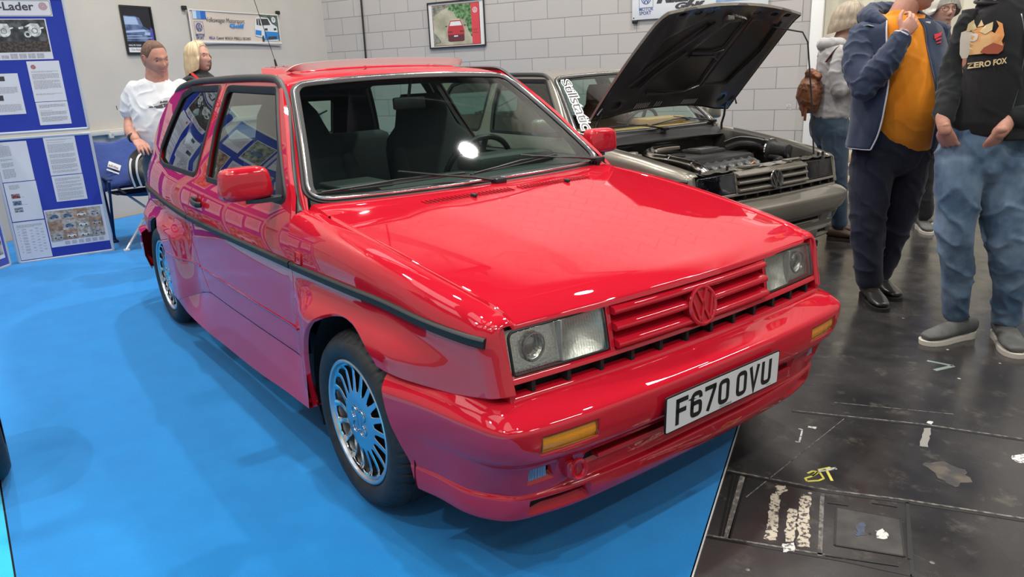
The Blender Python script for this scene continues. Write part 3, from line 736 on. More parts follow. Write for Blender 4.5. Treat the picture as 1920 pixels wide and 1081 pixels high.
def build_car(cfg):
    root=empty(cfg['name'],cfg['loc'],cfg['yaw'],cfg['label'],cfg['cat']); dz=cfg['dz']; PM=cfg['paint']
    def up(o): o.location.z+=dz; return o
    def part(name,mb,m,angle=40): return up(mb.build(name,m,root,angle))
    def pan(name,poly,holes,fn,m=None,par=None,**k):
        o=panel(name,poly,holes,fn,m or PM,par or root,**k)
        if par is None: up(o)
        return o
    # ---------- doors, quarters, wings (both sides)
    dg_r=[(-1.648,1.345),(-1.645,1.2),(-1.650,1.05),(-1.655,.93),(-1.690,.82),(-1.722,.73),(-1.708,.62),(-1.635,.50),(-1.52,.392)]
    dg_f=[(-.400,.392),(-.402,.72),(-.455,.905),(-.590,1.035),(-.720,1.160),(-.90,1.300),(-.99,1.340)]
    door=[p for p in crom([(x,z,0) for x,z in dg_f[:2]],3)]; door=[(p.x,p.y) for p in door]+[(p.x,p.y) for p in crom([(x,z,0) for x,z in dg_f[1:]],3)][1:]
    door+= [(-1.2,1.346),(-1.4,1.347)]+[(p.x,p.y) for p in crom([(x,z,0) for x,z in dg_r],4)]
    dwin=fillet([(-.520,.920),(-.955,1.298),(-1.610,1.312),(-1.570,1.12),(-1.485,.920)],[.02,.05,.04,.0,.03])
    qwin=fillet([(-1.680,.920),(-1.680,1.06),(-1.728,1.314),(-2.26,1.314),(-2.43,1.280),(-2.60,.99),(-2.56,.940),(-2.38,.918)],[.03,.1,.03,.1,.05,.03,.03,.1])
    quart=[(x-.007,z) for x,z in [(p.x,p.y) for p in crom([(x,z,0) for x,z in dg_r],4)]]
    arch=lambda cx,cz,rx,rz,a0,a1,n: [(cx+rx*math.cos(math.radians(a0+(a1-a0)*i/n)),cz+rz*math.sin(math.radians(a0+(a1-a0)*i/n))) for i in range(n+1)]
    quart+=[(-1.70,.355),(-1.88,.30),(-2.06,.245)]+arch(-2.475,.30,.335,.335,-8,142,26)+[(-3.06,.50),(-3.10,.60),(-3.09,.80),(-3.04,.93),(-2.95,1.06),(-2.82,1.20),(-2.74,1.27),(-2.66,1.305),(-2.50,1.330),(-2.2,1.345),(-1.9,1.347)]
    WS_=.2
    def wv(x,z): return (x,z-z0(x))
    wingp=[wv(-.393,.390),wv(-.393,.33),wv(-.385,.262),wv(-.352,.235),wv(-.318,.235)]
    wingp+=[wv(x,z) for x,z in arch(.0,.300,.325,.345,188,47,26)]
    wingp+=[wv(.258,.548),wv(.34,.5445),wv(.42,.543),(.51,.542-z0(.51)),(.58,.546-z0(.58)),(.64,.553-z0(.64)),(.68,.559-z0(.64)),(.64+RF*PI/2,.560-z0(.64))]
    qe=.64+RF*PI/2; wingp+=[(qe,-.02),(qe,.06),(qe-.003,.12),(qe-.007,.17),(qe-.012,.199),(.64,.199)]
    wingp+=[(.5,.199),(.3,.199),(.1,.199),(-.1,.199),(-.30,.199),(-.36,.199),(-.43,.185),(-.452,.13),(-.43,.06),(-.402,.0)]
    for s in (-1,1):
        fl_=(s>0)
        fn=lambda u,v,s=s: (u,s*F(u,v),v)
        d=pan('door',door,[dwin],fn,flip=fl_,s=.035)
        q=pan('rear_quarter',quart,[qwin],fn,flip=fl_,s=.035)
        wf_=lambda u,w,s=s: (lambda r:(r[0],s*r[1],r[2]))(wingp3(u,w if w<=0 else w/WS_))
        g=pan('front_wing',wingp,[],wf_,flip=fl_,s=.020,es=.012)
        # cabin side trims (dark inner skins)
        fi=lambda u,v,s=s: (u,s*(F(u,v)-.0155),v)
        pan('door_trim',inset(dens(door,.05)[::-1] if area2(door)<0 else dens(door,.05),.01),[shrink(dwin,.012)],fi,trimc,d,flip=fl_,s=.08,lip=0,t=.02)
        pan('quarter_trim',quart,[shrink(qwin,.012)],fi,trimc,q,flip=fl_,s=.08,lip=0,t=.02)
        # glass and rubber seals
        for host,win,nm in ((d,dwin,'door_glass'),(q,qwin,'quarter_glass')):
            gf=lambda u,v,s=s: (u,s*(F(u,v)-.012),v)
            pan(nm,win,[],gf,sglass,host,flip=fl_,s=.06,lip=0,drop=0,t=.001)
            path=[Vector((x,s*(F(x,z)-.002),z)) for x,z in dens(win,.02)]
            mb=MB(); v,f=sweep_geo(path,[(-.017,-.002),(-.017,.004),(-.008,.007),(.012,.005),(.014,-.004)],closed=True,up=(0,s,0))
            mb.add(v,f); mb.build('window_seal',rubber,host,35)
        # dark sail behind the mirror
        mb=MB(); P=[(-.49,.935),(-.66,.935),(-.60,1.0),(-.665,1.105)]
        P=[(-.530,.924),(-.640,.924),(-.775,1.135)]
        fnq=lambda u,v,s=s: (u,s*(F(u,v)-.004),v)
        pan('mirror_sail',fillet(P,.012,3),[],fnq,plastic,d,flip=fl_,s=.03,lip=.002,t=.01)
        # rubbing strip in three lengths
        for nm,host,x0,x1 in (('side_strip',g,-.396,.613),('side_strip',d,-1.722,-.406),('side_strip',q,-2.96,-1.732)):
            n=24; path=[]
            for i in range(n+1):
                x=x0+(x1-x0)*i/n; z=interp([(-3,.760),(-2.5,.750),(-1.7,.726),(-.4,.730),(.1,.727),(.4,.713),(.64,.699)],x)
                if host is g: y=(wing(x,z-z0(x) if z<z0(x) else _wv_of(x,z))[0] if x<.585 else wing_at(x,z))
                else: y=F(x,z)
                path.append(Vector((x,s*(y+.001),z)))
            mb=MB(); v,f=sweep_geo(path,[(-.0135,-.002),(-.0135,.006),(-.008,.0115),(.0,.010),(.008,.0115),(.0135,.006),(.0135,-.002)],up=(0,s,0)); mb.add(v,f); mb.build(nm,rubber,host,50)
        # crease line low on door and quarter
        for host,x0,x1 in ((d,-1.632,-.408),(q,-2.14,-1.645)):
            path=[Vector((x,s*(F(x,zz)+.0003),zz)) for x,zz in [(x0+(x1-x0)*i/16,.497) for i in range(17)]]
            mb=MB(); v,f=sweep_geo(path,[(-.006,-.002),(-.004,.0025),(.003,.003),(.006,-.001)],up=(0,s,0)); mb.add(v,f); mb.build('body_crease',PM,host,60)
        # sill: leans outwards to its lower lip
        def sillf(u,v,s=s):
            t=v/.2; z=.386-.20*t+.0*u; zb=interp([(-2.1,.245),(-1.9,.20),(-1.5,.178),(-1.0,.185),(-.3,.235)],u); zt_=interp([(-2.1,.26),(-1.9,.30),(-1.70,.352),(-1.5,.388),(-.39,.388)],u)
            z=zt_+(zb-zt_)*t; y0=F(u,zt_)-.003; y1=interp([(-2.1,.845),(-1.8,.838),(-1.3,.826),(-.7,.826),(-.3,.838)],u); return (u,s*(y0+(y1-y0)*(t**1.15)),z)
        v,f=grid(lambda a,b: sillf(-2.08+1.76*a,.2*b),48,8)
        if s>0: f=[q_[::-1] for q_ in f]
        mb=MB(); mb.add(v,f)
        v2,f2=grid(lambda a,b: (lambda p:(p[0],p[1]-s*.10*b,p[2]+.004*b))(sillf(-2.08+1.76*a,.2)),48,1); mb.add(v2,f2)
        part('sill',mb,PM,30)
        # wheel housings
        for cx in (0,-2.475):
            mb=MB(); vs=[];n=20
            for i in range(n+1):
                a=math.radians(-25+230*i/n)
                for y in (.40,.795): vs.append((cx+.345*math.cos(a),s*y,.305+.345*math.sin(a)))
            fs=[(2*i,2*i+1,2*i+3,2*i+2) for i in range(n)]
            mb.add(vs,fs); mb.add([(vs[2*i]) for i in range(n+1)]+[(cx,s*.40,.30)],[(i,i+1,n+1) for i in range(n)]); part('wheel_housing',mb,dark)
        # door handle and lock recess
        hx,hz=-1.51,.820
        mb=MB(); mb.add(*grid(lambda a,b: (hx-.058+.036*a+.04,s*(F(hx,hz)+.0012),hz-.04+.08*b),2,2)); 
        ho=mb.build('handle_recess',PM,d); 
        mb=MB(); mb.tube([(hx-.095,s*(F(hx-.09,hz)+.004),hz+.002),(hx-.07,s*(F(hx,hz)+.017),hz),(hx-.01,s*(F(hx,hz)+.026),hz-.001),(hx+.045,s*(F(hx,hz)+.026),hz-.003),(hx+.06,s*(F(hx,hz)+.010),hz-.004)],[(.009,.006),(.014,.009),(.014,.009),(.014,.009),(.012,.007)],10,up=(0,0,1))
        mb.box((hx-.075,s*(F(hx,hz)+.004),hz),(.075,.012,.036),bev=.005); mb.build('door_handle',plastic,d)
        # mirror
        mc=Vector((-.625,s*.853,.993)); mb=MB(); vs=[];fs=[];nu,nv=28,18
        for j in range(nv+1):
            for i in range(nu):
                ph=PI*j/nv-PI/2; th=2*PI*i/nu
                cx_=math.cos(ph)*math.cos(th);cy_=math.cos(ph)*math.sin(th);cz_=math.sin(ph)
                pw=lambda q,e: math.copysign(abs(q)**e,q)
                # superellipsoid, flat at the rear
                px_=pw(cx_,.55)*.052;py_=pw(cy_,.42)*.088;pz_=pw(cz_,.42)*.058
                if px_<-.02: px_=-.02
                py_*=(1-.08*(pz_/.058)); 
                vs.append((mc.x+px_,mc.y+py_,mc.z+pz_))
        for j in range(nv):
            for i in range(nu): fs.append((j*nu+i,j*nu+(i+1)%nu,(j+1)*nu+(i+1)%nu,(j+1)*nu+i))
        mb.add(vs,fs); mo=mb.build('wing_mirror',PM,d,60)
        mb=MB(); mb.box((mc.x-.0215,mc.y,mc.z),(.003,.15,.095),bev=.001); mb.build('mirror_glass',chrome,mo)
        mb=MB(); mb.add(*sweep_geo([(mc.x-.0,mc.y+s*.0,mc.z-.062),(mc.x+.02,mc.y-s*.04,mc.z-.063),(mc.x+.05,s*(F(-.56,.94)-.002),mc.z-.058)],[(-.03,-.006),(.03,-.006),(.03,.008),(-.03,.008)],up=(0,0,1))); mb.build('mirror_arm',plastic,mo)
    # wing badge on the right side (small raised emblem box)
    for s in ((-1,) if cfg['kind']=='red' else ()):
        y=-wing(-.33,_wv_of(-.33,.765))[0]
        M=Matrix.Translation((-.335,y-.001,.765))@rot_to((0,-1,.12))
        mb=MB(); mb.box((0,0,0),(.052,.040,.003),bev=.0014); o=MB(); 
        mb.tube([(x,y_,.0018) for x,y_ in fillet([(-.024,-.018),(.024,-.018),(.024,.018),(-.024,.018)],.006,4)],.0014,5,closed=True,up=(0,0,1))
        v,f=text_geo('G60',.016,.0008,align='CENTER'); mb.add([(p.x,p.y-.008,p.z+.002) for p in v],f)
        mb.v=[tuple(M@Vector(p)) for p in mb.v]; part('wing_badge',mb,PM)
    # ---------- bonnet
    hoodp=[]
    rr=[(-.225-.07*(abs(y)/.63)**2.5,y) for y in [-.690+.069*2*i for i in range(11)]]
    rr=[(-.225-.07*(abs(y)/.63)**2.5,y) for y in [-.685+.137*i for i in range(11)]]
    xs=[-.27+.046*i for i in range(20)]
    lipx=lambda y: .684-.066*min(1,abs(y)/.66)**2
    hoodp=[(x,-(yg(x)-.004)) for x in xs if x<.61]+[(lipx(y),y) for y in [-.632]+[-.60+.1*i for i in range(13)]+[.632]]+[(x,(yg(x)-.004)) for x in reversed(xs) if x<.61]+[p for p in reversed(rr)]
    if not cfg['open']:
        h=pan('bonnet',hoodp,[],lambda u,v:(u,v,hoodz(u,v)),s=.018,es=.015,t=.018,drop=.005,lip=.006)
        # louvres
        for g0,g1 in ((-.385,-.015),(.015,.385)):
            mb=MB(); n=23
            for i in range(n):
                y=g0+(g1-g0)*(i+.5)/n; x=-.178-.03*(abs(y)/.4)**2
                a,b_=x-.018,x+.018; w_=.0042; k=.010
                P=[(a,y-w_),(a,y+w_),(b_,y+w_+k*.4),(b_,y-w_+k*.4)]
                mb.add([(p[0],p[1],hoodz(*p)+.0012) for p in P],[(0,3,2,1)],0)
                R_=[(a,y-w_-.0032),(a,y-w_),(b_,y-w_+k*.4),(b_,y-w_-.0032+k*.4)]
                mb.add([(p[0],p[1],hoodz(*p)+.0012+(.0035 if q in (0,3) else .0035)) for q,p in enumerate(R_)]+[(p[0],p[1],hoodz(*p)) for p in R_],[(0,3,2,1),(0,1,5,4),(2,3,7,6),(3,0,4,7),(1,2,6,5)],1)
            mb.build('air_vent',[dark,PM],h,20)
        for y in (-.20,.24):
            mb=MB(); mb.box((-.165,y,hoodz(-.165,y)+.006),(.03,.013,.012),bev=.004); mb.build('washer_jet',plastic,h)
    # ---------- cowl between bonnet and windscreen
    def cowlf(a,b):
        y=-.725+1.45*a; x0_=-.222-.07*(abs(y)/.63)**2.5; x1_=wsf(max(-1,min(1,y/.70)),0).x+.006
        z0__=(hoodz(x0_,y) if abs(y)<yg(x0_) else zt(x0_))-.002-(.0 if not cfg['open'] else .05); z1_=wsf(max(-1,min(1,y/.70)),0).z-.004
        return (x0_+(x1_-x0_)*b,y,z0__+(z1_-z0__)*(b**1.3)+(.004*math.sin(PI*b))-max(0,abs(y)-.688)*1.3)
    v,f=grid(cowlf,40,6); f=[q_[::-1] for q_ in f]; mb=MB(); mb.add(v,f); part('scuttle',mb,PM if not cfg['open'] else plastic)
    # ---------- pillars either side of the windscreen
    PB=[(-.440,.733,.888),(-.486,.721,.906),(-.565,.694,.986),(-.662,.654,1.071),(-.779,.606,1.179),(-.850,.579,1.240),(-.915,.560,1.292),(-.972,.553,1.326),(-1.04,.551,1.342)]
    for s in (-1,1):
        A=crom([wsf(s*1.0,t)+Vector((-.0,0,-.003)) for t in (-.14,.02,.22,.42,.66,.80,.92,.99,1.0)],4)
        B=crom([Vector((x,s*y,z)) for x,y,z in [(-.36,.742,.80)]+PB[1:]],4)
        C_=[a.lerp(b,.5)+Vector((.008,s*.006,.006)) for a,b in zip(A,B)]
        vs=[];n=len(A);m_=6
        for a,c,b in zip(A,C_,B):
            for k in range(m_+1):
                t=k/m_; vs.append(a*(1-t)**2+c*2*t*(1-t)+b*t*t)
        fs=[(i*(m_+1)+k,(i+1)*(m_+1)+k,(i+1)*(m_+1)+k+1,i*(m_+1)+k+1) for i in range(n-1) for k in range(m_)]
        if s>0: fs=[q_[::-1] for q_ in fs]
        mb=MB(); mb.add(vs,fs)
        mb.add([p+Vector((-.025,-s*.02,-.02)) for p in vs],[q_[::-1] for q_ in fs],1)
        part('windscreen_pillar',mb,[PM,headl])
        # drip rail, black, from pillar foot along the roof edge
        path=[Vector((x,s*(y+.003),z+.001)) for x,y,z in PB]+[Vector((x,s*y,z)) for x,y,z in ((-1.25,.551,1.350),(-1.5,.551,1.353),(-1.8,.551,1.352),(-2.15,.549,1.350),(-2.45,.544,1.334),(-2.64,.538,1.306),(-2.74,.535,1.27))]
        path=crom(path,5); mb=MB(); v,f=sweep_geo(path,[(-.014,-.006),(-.014,.005),(-.007,.011),(.007,.011),(.014,.005),(.014,-.006)],up=(0,s,.5)); mb.add(v,f); part('drip_rail',mb,mat('drip_rubber',(.028,.027,.026),rough=.5),50)
    # ---------- roof
    ZR=[(-2.78,1.275),(-2.64,1.328),(-2.5,1.350),(-2.2,1.371),(-1.6,1.383),(-1.2,1.378),(-1.02,1.366),(-.95,1.352),(-.90,1.334)]
    def roofz(x,y): a=abs(y)/.56; return interp(ZR,x)-.020*a**2-.018*a**6
    rp=[(-.902-.028*(y/.522)**2,y) for y in [-.53+.106*i for i in range(11)]]+[(-.98,.545),(-1.1,.55),(-1.5,.552),(-2.0,.552),(-2.3,.548),(-2.5,.543),(-2.72,.535)]+[(-2.74,.2),(-2.74,-.2)]+[(-2.72,-.535),(-2.5,-.543),(-2.3,-.548),(-2.0,-.552),(-1.5,-.552),(-1.1,-.55),(-.98,-.545)]
    sr=fillet([(-1.12,-.40),(-1.12,.40),(-1.66,.40),(-1.66,-.40)],.05)
    ro=pan('roof',rp,[sr],lambda u,v:(u,v,roofz(u,v)),s=.05,t=.02,lip=.004)
    pan('headlining',[(x,y*.95) for x,y in rp],[],lambda u,v:(u,v,roofz(u,v)-.035),headl,ro,s=.1,lip=0,t=.001)
    pan('sunroof_panel',inset(sr if area2(sr)>0 else sr[::-1],.004),[],lambda u,v:(u,v,roofz(u,v)+(.004+.022*max(0,(-1.12-u)/.54) if cfg['kind']=='red' else -.001)),PM,ro,s=.06,t=.02,lip=.004)
    if cfg['kind']=='red':
        # wind deflector ahead of the sunroof: upright smoked blade with turned ends
        mb=MB(); path=[(-1.20,-.425,1.365),(-1.12,-.415,1.378),(-1.085,-.36,1.386),(-1.07,-.2,1.393),(-1.065,0,1.395),(-1.07,.2,1.393),(-1.085,.36,1.386),(-1.12,.415,1.378)]
        v,f=sweep_geo(crom(path,4),[(-.016,-.006),(-.016,-.001),(.014,-.002),(.014,-.007)],up=(1,0,-.15)); mb.add(v,f); mb.build('wind_deflector',mat('smoked_plastic',(.72,.73,.69),rough=.12,coat=1),ro,60)
        mb=MB(); mb.tube([(-2.20,-.10,1.368),(-2.20,-.104,1.40),(-2.20,-.112,1.45)],[.012,.008,.005],10); mb.tube([(-2.20,-.112,1.45),(-2.205,-.19,1.80),(-2.207,-.205,1.90)],.0018,6); mb.build('aerial',plastic,ro)
    # ---------- windscreen
    ws=pan('windscreen',WSP,[],lambda a,b: ws2(a,b),wglass,s=.07,lip=0,drop=0,t=.001)
    path=[ws2(x,y) for x,y in dens(WSP,.03)]; 
    nrm=Vector((.6,0,.8))
    def ring(name,off,prof,m,host,ang=60):
        P=inset(dens(WSP,.02),off); path=[ws2(x,y)+wsn(x/WX,y/WY)*.002 for x,y in P]; mb=MB(); v,f=sweep_geo(path,prof,closed=True,up=(.61,0,.79)); mb.add(v,f); return mb.build(name,m,host,ang)
    ring('windscreen_seal',.010,[(-.015,-.003),(-.015,.003),(-.006,.007),(.014,.004),(.016,-.003)],rubber,ws)
    ring('chrome_trim',.005,[(-.0055,.002),(-.004,.0095),(0,.0115),(.004,.0095),(.0055,.002)],chrome,ws)
    ring('seal_lip',-.008,[(-.006,-.004),(-.005,.003),(.005,.003),(.006,-.004)],rubber,ws)
    if cfg['kind']=='red':
        mb=MB(); mb.box((-.93,0,1.216),(.02,.16,.052),bev=.009); mb.tube([(-.93,0,1.24),(-.90,0,1.325)],.007); mb.build('rear_view_mirror',plastic,ws)
        # tax disc style sticker
    # wipers
    def wiper(u0,v0,u1,v1,up_,vp,um,vm,name='wiper'):
        def at(u,v,h): return wsf(u,v)+wsn(u,v)*h
        mb=MB(); n=10
        mb.tube([at(u0+(u1-u0)*i/n,v0+(v1-v0)*i/n,.008) for i in range(n+1)],(.003,.007),6)
        mb.tube([at(u0+(u1-u0)*t,v0+(v1-v0)*t,h) for t,h in ((.03,.012),(.28,.020),(.5,.028),(.72,.020),(.97,.012))],(.004,.004),6)
        p=at(up_,vp,.03); q=at(um,vm,.034)
        mb.tube([p,p.lerp(q,.25)+Vector((0,0,.004)),p.lerp(q,.55),q],[(.007,.009),(.006,.010),(.004,.006),(.003,.005)],8)
        mb.box(p,(.045,.05,.022),bev=.006); mb.tube([p-Vector((0,0,.05)),p+Vector((0,0,.005))],.011,10)
        o=mb.build(name,mat('satin_black',(.035,.035,.037),rough=.3,metal=.4),ws); return o
    wiper(-.955,.05,-.11,.075,.02,-.035,-.53,.115)
    wiper(-.10,.06,.62,.115,.90,-.01,.28,.125)
    # ---------- tailgate
    def tgf(u,v):
        # v 0..1 from roof edge down to bumper ; u = y
        P=[(-2.725,1.285),(-2.76,1.26),(-2.86,1.135),(-2.97,.995),(-3.04,.935),(-3.09,.88),(-3.125,.78),(-3.13,.62),(-3.12,.52)]
        k=v*8; i=min(int(k),7); t=k-i; x=P[i][0]+(P[i+1][0]-P[i][0])*t; z=P[i][1]+(P[i+1][1]-P[i][1])*t
        hw=interp([(0,.525),(.25,.57),(.5,.63),(.75,.68),(1,.68)],v)
        return (x+.05*(abs(u)/.7)**2.5,u/.7*hw,z)
    tw=fillet([(-.58,.16),(.58,.16),(.60,.43),(-.60,.43)],.05)
    tg=pan('tailgate',fillet([(-.7,0),(.7,0),(.7,1),(-.7,1)],.01),[tw],tgf,s=.05,t=.02,flip=False)
    pan('tailgate_trim',[(-.69,.02),(.69,.02),(.69,.98),(-.69,.98)],[shrink(tw,.02)],lambda a,b:(lambda p:(p[0]+.03,p[1],p[2]))(tgf(a,b)),trimc,tg,s=.1,lip=0,t=.01)
    pan('rear_window',tw,[],lambda a,b:(lambda p:(p[0]+.01,p[1],p[2]))(tgf(a,b)),sglass,tg,s=.1,lip=0,drop=0,t=.001)
    path=[Vector(tgf(x,y)) for x,y in dens(tw,.03)]; mb=MB(); v,f=sweep_geo(path,[(-.014,-.004),(-.014,.006),(.014,.006),(.014,-.004)],closed=True,up=(-.7,0,.7)); mb.add(v,f); mb.build('window_seal',rubber,tg)
    mb=MB(); mb.tube([(-2.95,.02,1.0),(-2.90,.25,1.045),(-2.84,.44,1.13)],(.006,.008),6); mb.box((-2.955,.02,.985),(.05,.06,.03),bev=.008); mb.build('wiper',plastic,tg)
    # parcel shelf line, rear bumper
    mb=MB()
    RB=[(.52,[(-3.16,0),(-3.155,.45),(-3.13,.62),(-3.06,.72),(-2.97,.77),(-2.84,.79)]),(.50,[(-3.22,0),(-3.21,.45),(-3.18,.65),(-3.10,.76),(-2.98,.82),(-2.79,.842)]),(.36,[(-3.23,0),(-3.22,.45),(-3.19,.65),(-3.105,.76),(-2.985,.82),(-2.80,.842)]),(.24,[(-3.18,0),(-3.17,.45),(-3.14,.63),(-3.06,.74),(-2.95,.79),(-2.80,.81)])]
    rws=[crom([(p[0],-p[1],z) for p in reversed(pts)],5)+crom([(p[0],p[1],z) for p in pts],5)[1:] for z,pts in RB]
    vs=[p for r in rws for p in r]; n=len(rws[0]); fs=[(j*n+i,(j+1)*n+i,(j+1)*n+i+1,j*n+i+1) for j in range(3) for i in range(n-1)]; mb.add(vs,fs); part('rear_bumper',mb,PM,30)
    for s in (-1,1):
        mb=MB(); mb.add(*grid(lambda a,b:(-3.125+.06*a*a,s*(.50+.19*a),.60+.17*b),4,3)); 
        o=part('tail_light',mb,mat('tail_red',(.35,.01,.01),rough=.2,coat=1))
    # ---------- front bumper
    holes=[]
    for s in (-1,1):
        if cfg['kind']=='red': holes.append(bhole(s*.482,s*.652,.428,.478))       # indicators
        holes.append(bhole(s*.468,s*.640,.213,.262,.006))  # air ducts in the lip
        holes.append(bhole(s*.575,s*.655,.315,.366,.004))   # fog lamps
    holes.append(bhole(-.47,.47,.318,.362,.006))
    holes=[h for h in holes]
    BU=8*US; BV=(len(_rows)-1)*VS
    bp_=fillet([(-BU,0),(BU,0),(BU,BV),(-BU,BV)],.01,3)
    fb=pan('front_bumper',bp_,holes,bumpf,flip=True,s=.018,t=.03,lip=.0028,drop=.0022,es=.011)
    mb=MB(); 
    for s in (-1,1):
        mb.box((.60,s*.545,.235),(.08,.20,.07)); mb.box((.615,s*.60,.345),(.05,.13,.06))
    mb.box((.655,0,.33),(.05,1.0,.07)); mb.box((.68,0,.46),(.10,1.16,.05)); mb.build('bumper_backing',dark,fb)
    for s in (-1,1):
        mb=MB(); mb.add(*grid(lambda a,b: (lambda y,z:(bumpx(y,z)-.010+.004*math.sin(PI*b),y,z))(s*(.484+.166*a),.430+.046*b),16,5)); mb.box((.722,s*.567,.453),(.02,.16,.044)); 
        if cfg['kind']!='red': mb=MB()
        il=mb.build('indicator',amber,fb,50) if mb.v else fb
        mb=MB(); path=[Vector((bumpx(y,z)-.006,y,z)) for y,z in dens([(s*.486,.432),(s*.648,.432),(s*.648,.474),(s*.486,.474)],.02)]; mb.tube(path,.0022,6,closed=True)
        if cfg['kind']=='red': mb.build('lamp_rim',mat('amber_dark',(.25,.10,.01),rough=.4),il)
        mb=MB(); mb.add(*grid(lambda a,b:(bumpx(s*(.592+.075*a),.341)-.020-.004*a,s*(.59+.079*a),.320+.042*b),18,2)); fg=mb.build('fog_light',mat('fog_lens',(.22,.32,.48),rough=.15,coat=1),fb)
        mb=MB()
        for i in range(16):
            y=s*(.594+.073*i/15); mb.tube([(bumpx(y,.341)-.019,y,.322),(bumpx(y,.341)-.019,y,.360)],.0016,5)
        mb.build('lens_rib',mat('fog_rib',(.30,.40,.55),rough=.1,coat=1),fg)
    # red splitter inside the middle opening
    mb=MB(); mb.add(*sweep_geo([(.700,-.44,.337),(.712,-.2,.339),(.714,0,.340),(.712,.2,.339),(.700,.44,.337)],[(-.016,-.006),(-.016,.003),(.012,.006),(.014,-.004)],up=(0,0,1))); mb.build('splitter_bar',PM,fb)
    # towing eye
    mb=MB(); mb.tube([(.722+.004*math.cos(a),-.520+.020*math.cos(a),.332+.026*math.sin(a)) for a in [2*PI*i/20 for i in range(20)]],.0075,8,closed=True,up=(1,0,0)); mb.box((.70,-.535,.335),(.04,.03,.05),bev=.008); mb.build('towing_eye',PM,fb)
    # ---------- front face between wings: lamps, grille, slots
    fr=MB(); FS=Vector((-.021,0,-.012))
    def bar(mb,y0,y1,prof,n=24,mi=0):
        path=[Vector((xf(y0+(y1-y0)*i/n,.62),y0+(y1-y0)*i/n,0)) for i in range(n+1)]
        vs=[];k=len(prof)
        for p in path:
            for dx,z in prof: vs.append((p.x+dx-.19*(z-.62),p.y,z))
        fs=[(i*k+j,(i+1)*k+j,(i+1)*k+(j+1)%k,i*k+(j+1)%k) for i in range(n) for j in range(k)]+[tuple(range(k-1,-1,-1)),tuple(n*k+j for j in range(k))]
        mb.add(vs,fs,mi)
    bar(fr,-.678,.678,[(-.03,.598),(-.002,.597),(.003,.600),(.003,.609),(-.001,.614),(-.03,.616)])
    bar(fr,-.672,.672,[(-.03,.545),(.002,.545),(.004,.552),(.004,.563),(.000,.568),(-.03,.570)])
    for s in (-1,1): bar(fr,s*.664,s*.680,[(-.03,.55),(.002,.55),(-.002,.74),(-.03,.74)],3)
    for s in (-1,1): bar(fr,s*.338,s*.352,[(-.04,.60),(.001,.60),(.001,.736),(-.04,.736)],3)
    fp=part('front_panel',fr,PM,40); fp.location+=FS
    bk=MB(); bar(bk,-.68,.68,[(-.075,.54),(-.045,.54),(-.045,.74),(-.075,.74)]); 
    n=12
    for i in range(n):
        y=-.605+1.21*i/(n-1); x=xf(y,.583); bk.box((x-.022,y,.583),(.040,.012,.034))
    bk.build('grille_backing',dark,fp)
    gr=MB()
    for k in range(3):
        zc=(.719,.675,.630)[k]
        prof=[(-.034,zc+.030),(-.008,zc+.014)]+[(.010+.0105*math.cos(a),zc+.0105*math.sin(a)) for a in [PI*.38-PI*.9*j/7 for j in range(8)]]+[(-.010,zc-.006),(-.036,zc+.022)]
        bar(gr,-.336,.336,prof)
    gl=part('grille',gr,cfg['grille'],45); gl.location+=FS
    bd=badge_geo(.059,.010); M=Matrix.Translation((xf(0,.667)+.022,0,.667))@rot_to((1,0,.19)); bd.v=[tuple(M@Vector(p)) for p in bd.v]; bd.build('grille_badge',cfg['badge'],gl,35)
    mb=MB(); v,f=lathe([(0,.0),(.050,.0),(.056,-.006),(.056,-.03)],40,'z'); mb.add(v,f,0,M); mb.build('badge_disc',cfg['badge_back'],gl)
    for s in (-1,1):
        O=.655; Q=lambda a,b,s=s: (s*(.356+(O-.356)*a),.619+(.735-.008*a-.619)*b)
        lf=lambda u,v,s=s,off=0: (lambda y,z:(xf(y,z)+.002+off+.005*math.sin(PI*max(0,min(1,u/.3)))*math.sin(PI*max(0,min(1,v/.113))),y,z))(*Q(u/.3,v/.113))
        lp=fillet([(0,0),(.3,0),(.3,.113),(0,.113)],[.006,.008,.022,.008],5)
        hl=bpy.data.objects.new('headlight',None); lnk(hl,root); up(hl); hl.location+=FS
        panel('lens',lp,[],lf,cfg['lens'],hl,s=.02,lip=.003,drop=.003,t=.012,flip=(s<0))
        mb=MB(); path=[Vector(lf(x,y))-Vector((.006,0,0)) for x,y in dens(lp,.01)]; mb.tube(path,.0038,6,closed=True); mb.build('lamp_rim',rubber,hl)
        # reflector: two bowls
        def refl(a,b,s=s):
            y,z=Q(a,b); d=.055
            if a<.50: u=(a/.50-.5)*2; d=.012+.030*(1-u*u)*(1-((b-.5)*2)**2)
            else:
                u=((a-.5)/.5-.5)*2; r=math.hypot(u*.075,(b-.5)*.115); d=.020+.040*(1-sst(.026,.034,r))
            return (xf(y,z)-d,y,z)
        mb=MB(); mb.add(*grid(refl,44,22)); mb.build('reflector',cfg['refl'],hl,60)
        mb=MB(); yc,zc=Q(.75,.5); xc=xf(yc,zc)-.014
        mb.tube([(xc,yc+.0335*math.cos(a),zc+.036*math.sin(a)) for a in [2*PI*i/32 for i in range(32)]],.0035,8,closed=True,up=(1,0,0)); v,f=lathe([(0,-.012),(.02,-.014),(.031,-.024),(.031,-.04)],32,'x'); mb.add([(xc+.004+p[0],yc+p[1],zc+p[2]*1.08) for p in v],f)
        mb.build('fog_bowl',cfg['bowl'],hl)
        mb=MB(); 
        for i in range(34):
            y,z0_=Q((i+.5)/34,.06); z1=Q((i+.5)/34,.94)[1]; 
            dens_=.0009 if i>16 else .0014
            mb.tube([(xf(y,z0_)-.0015+.004,y,z0_),(xf(y,(z0_+z1)/2)+.0045,y,(z0_+z1)/2),(xf(y,z1)+.002,y,z1)],dens_,4)
        mb.build('lens_rib',cfg['rib'],hl)
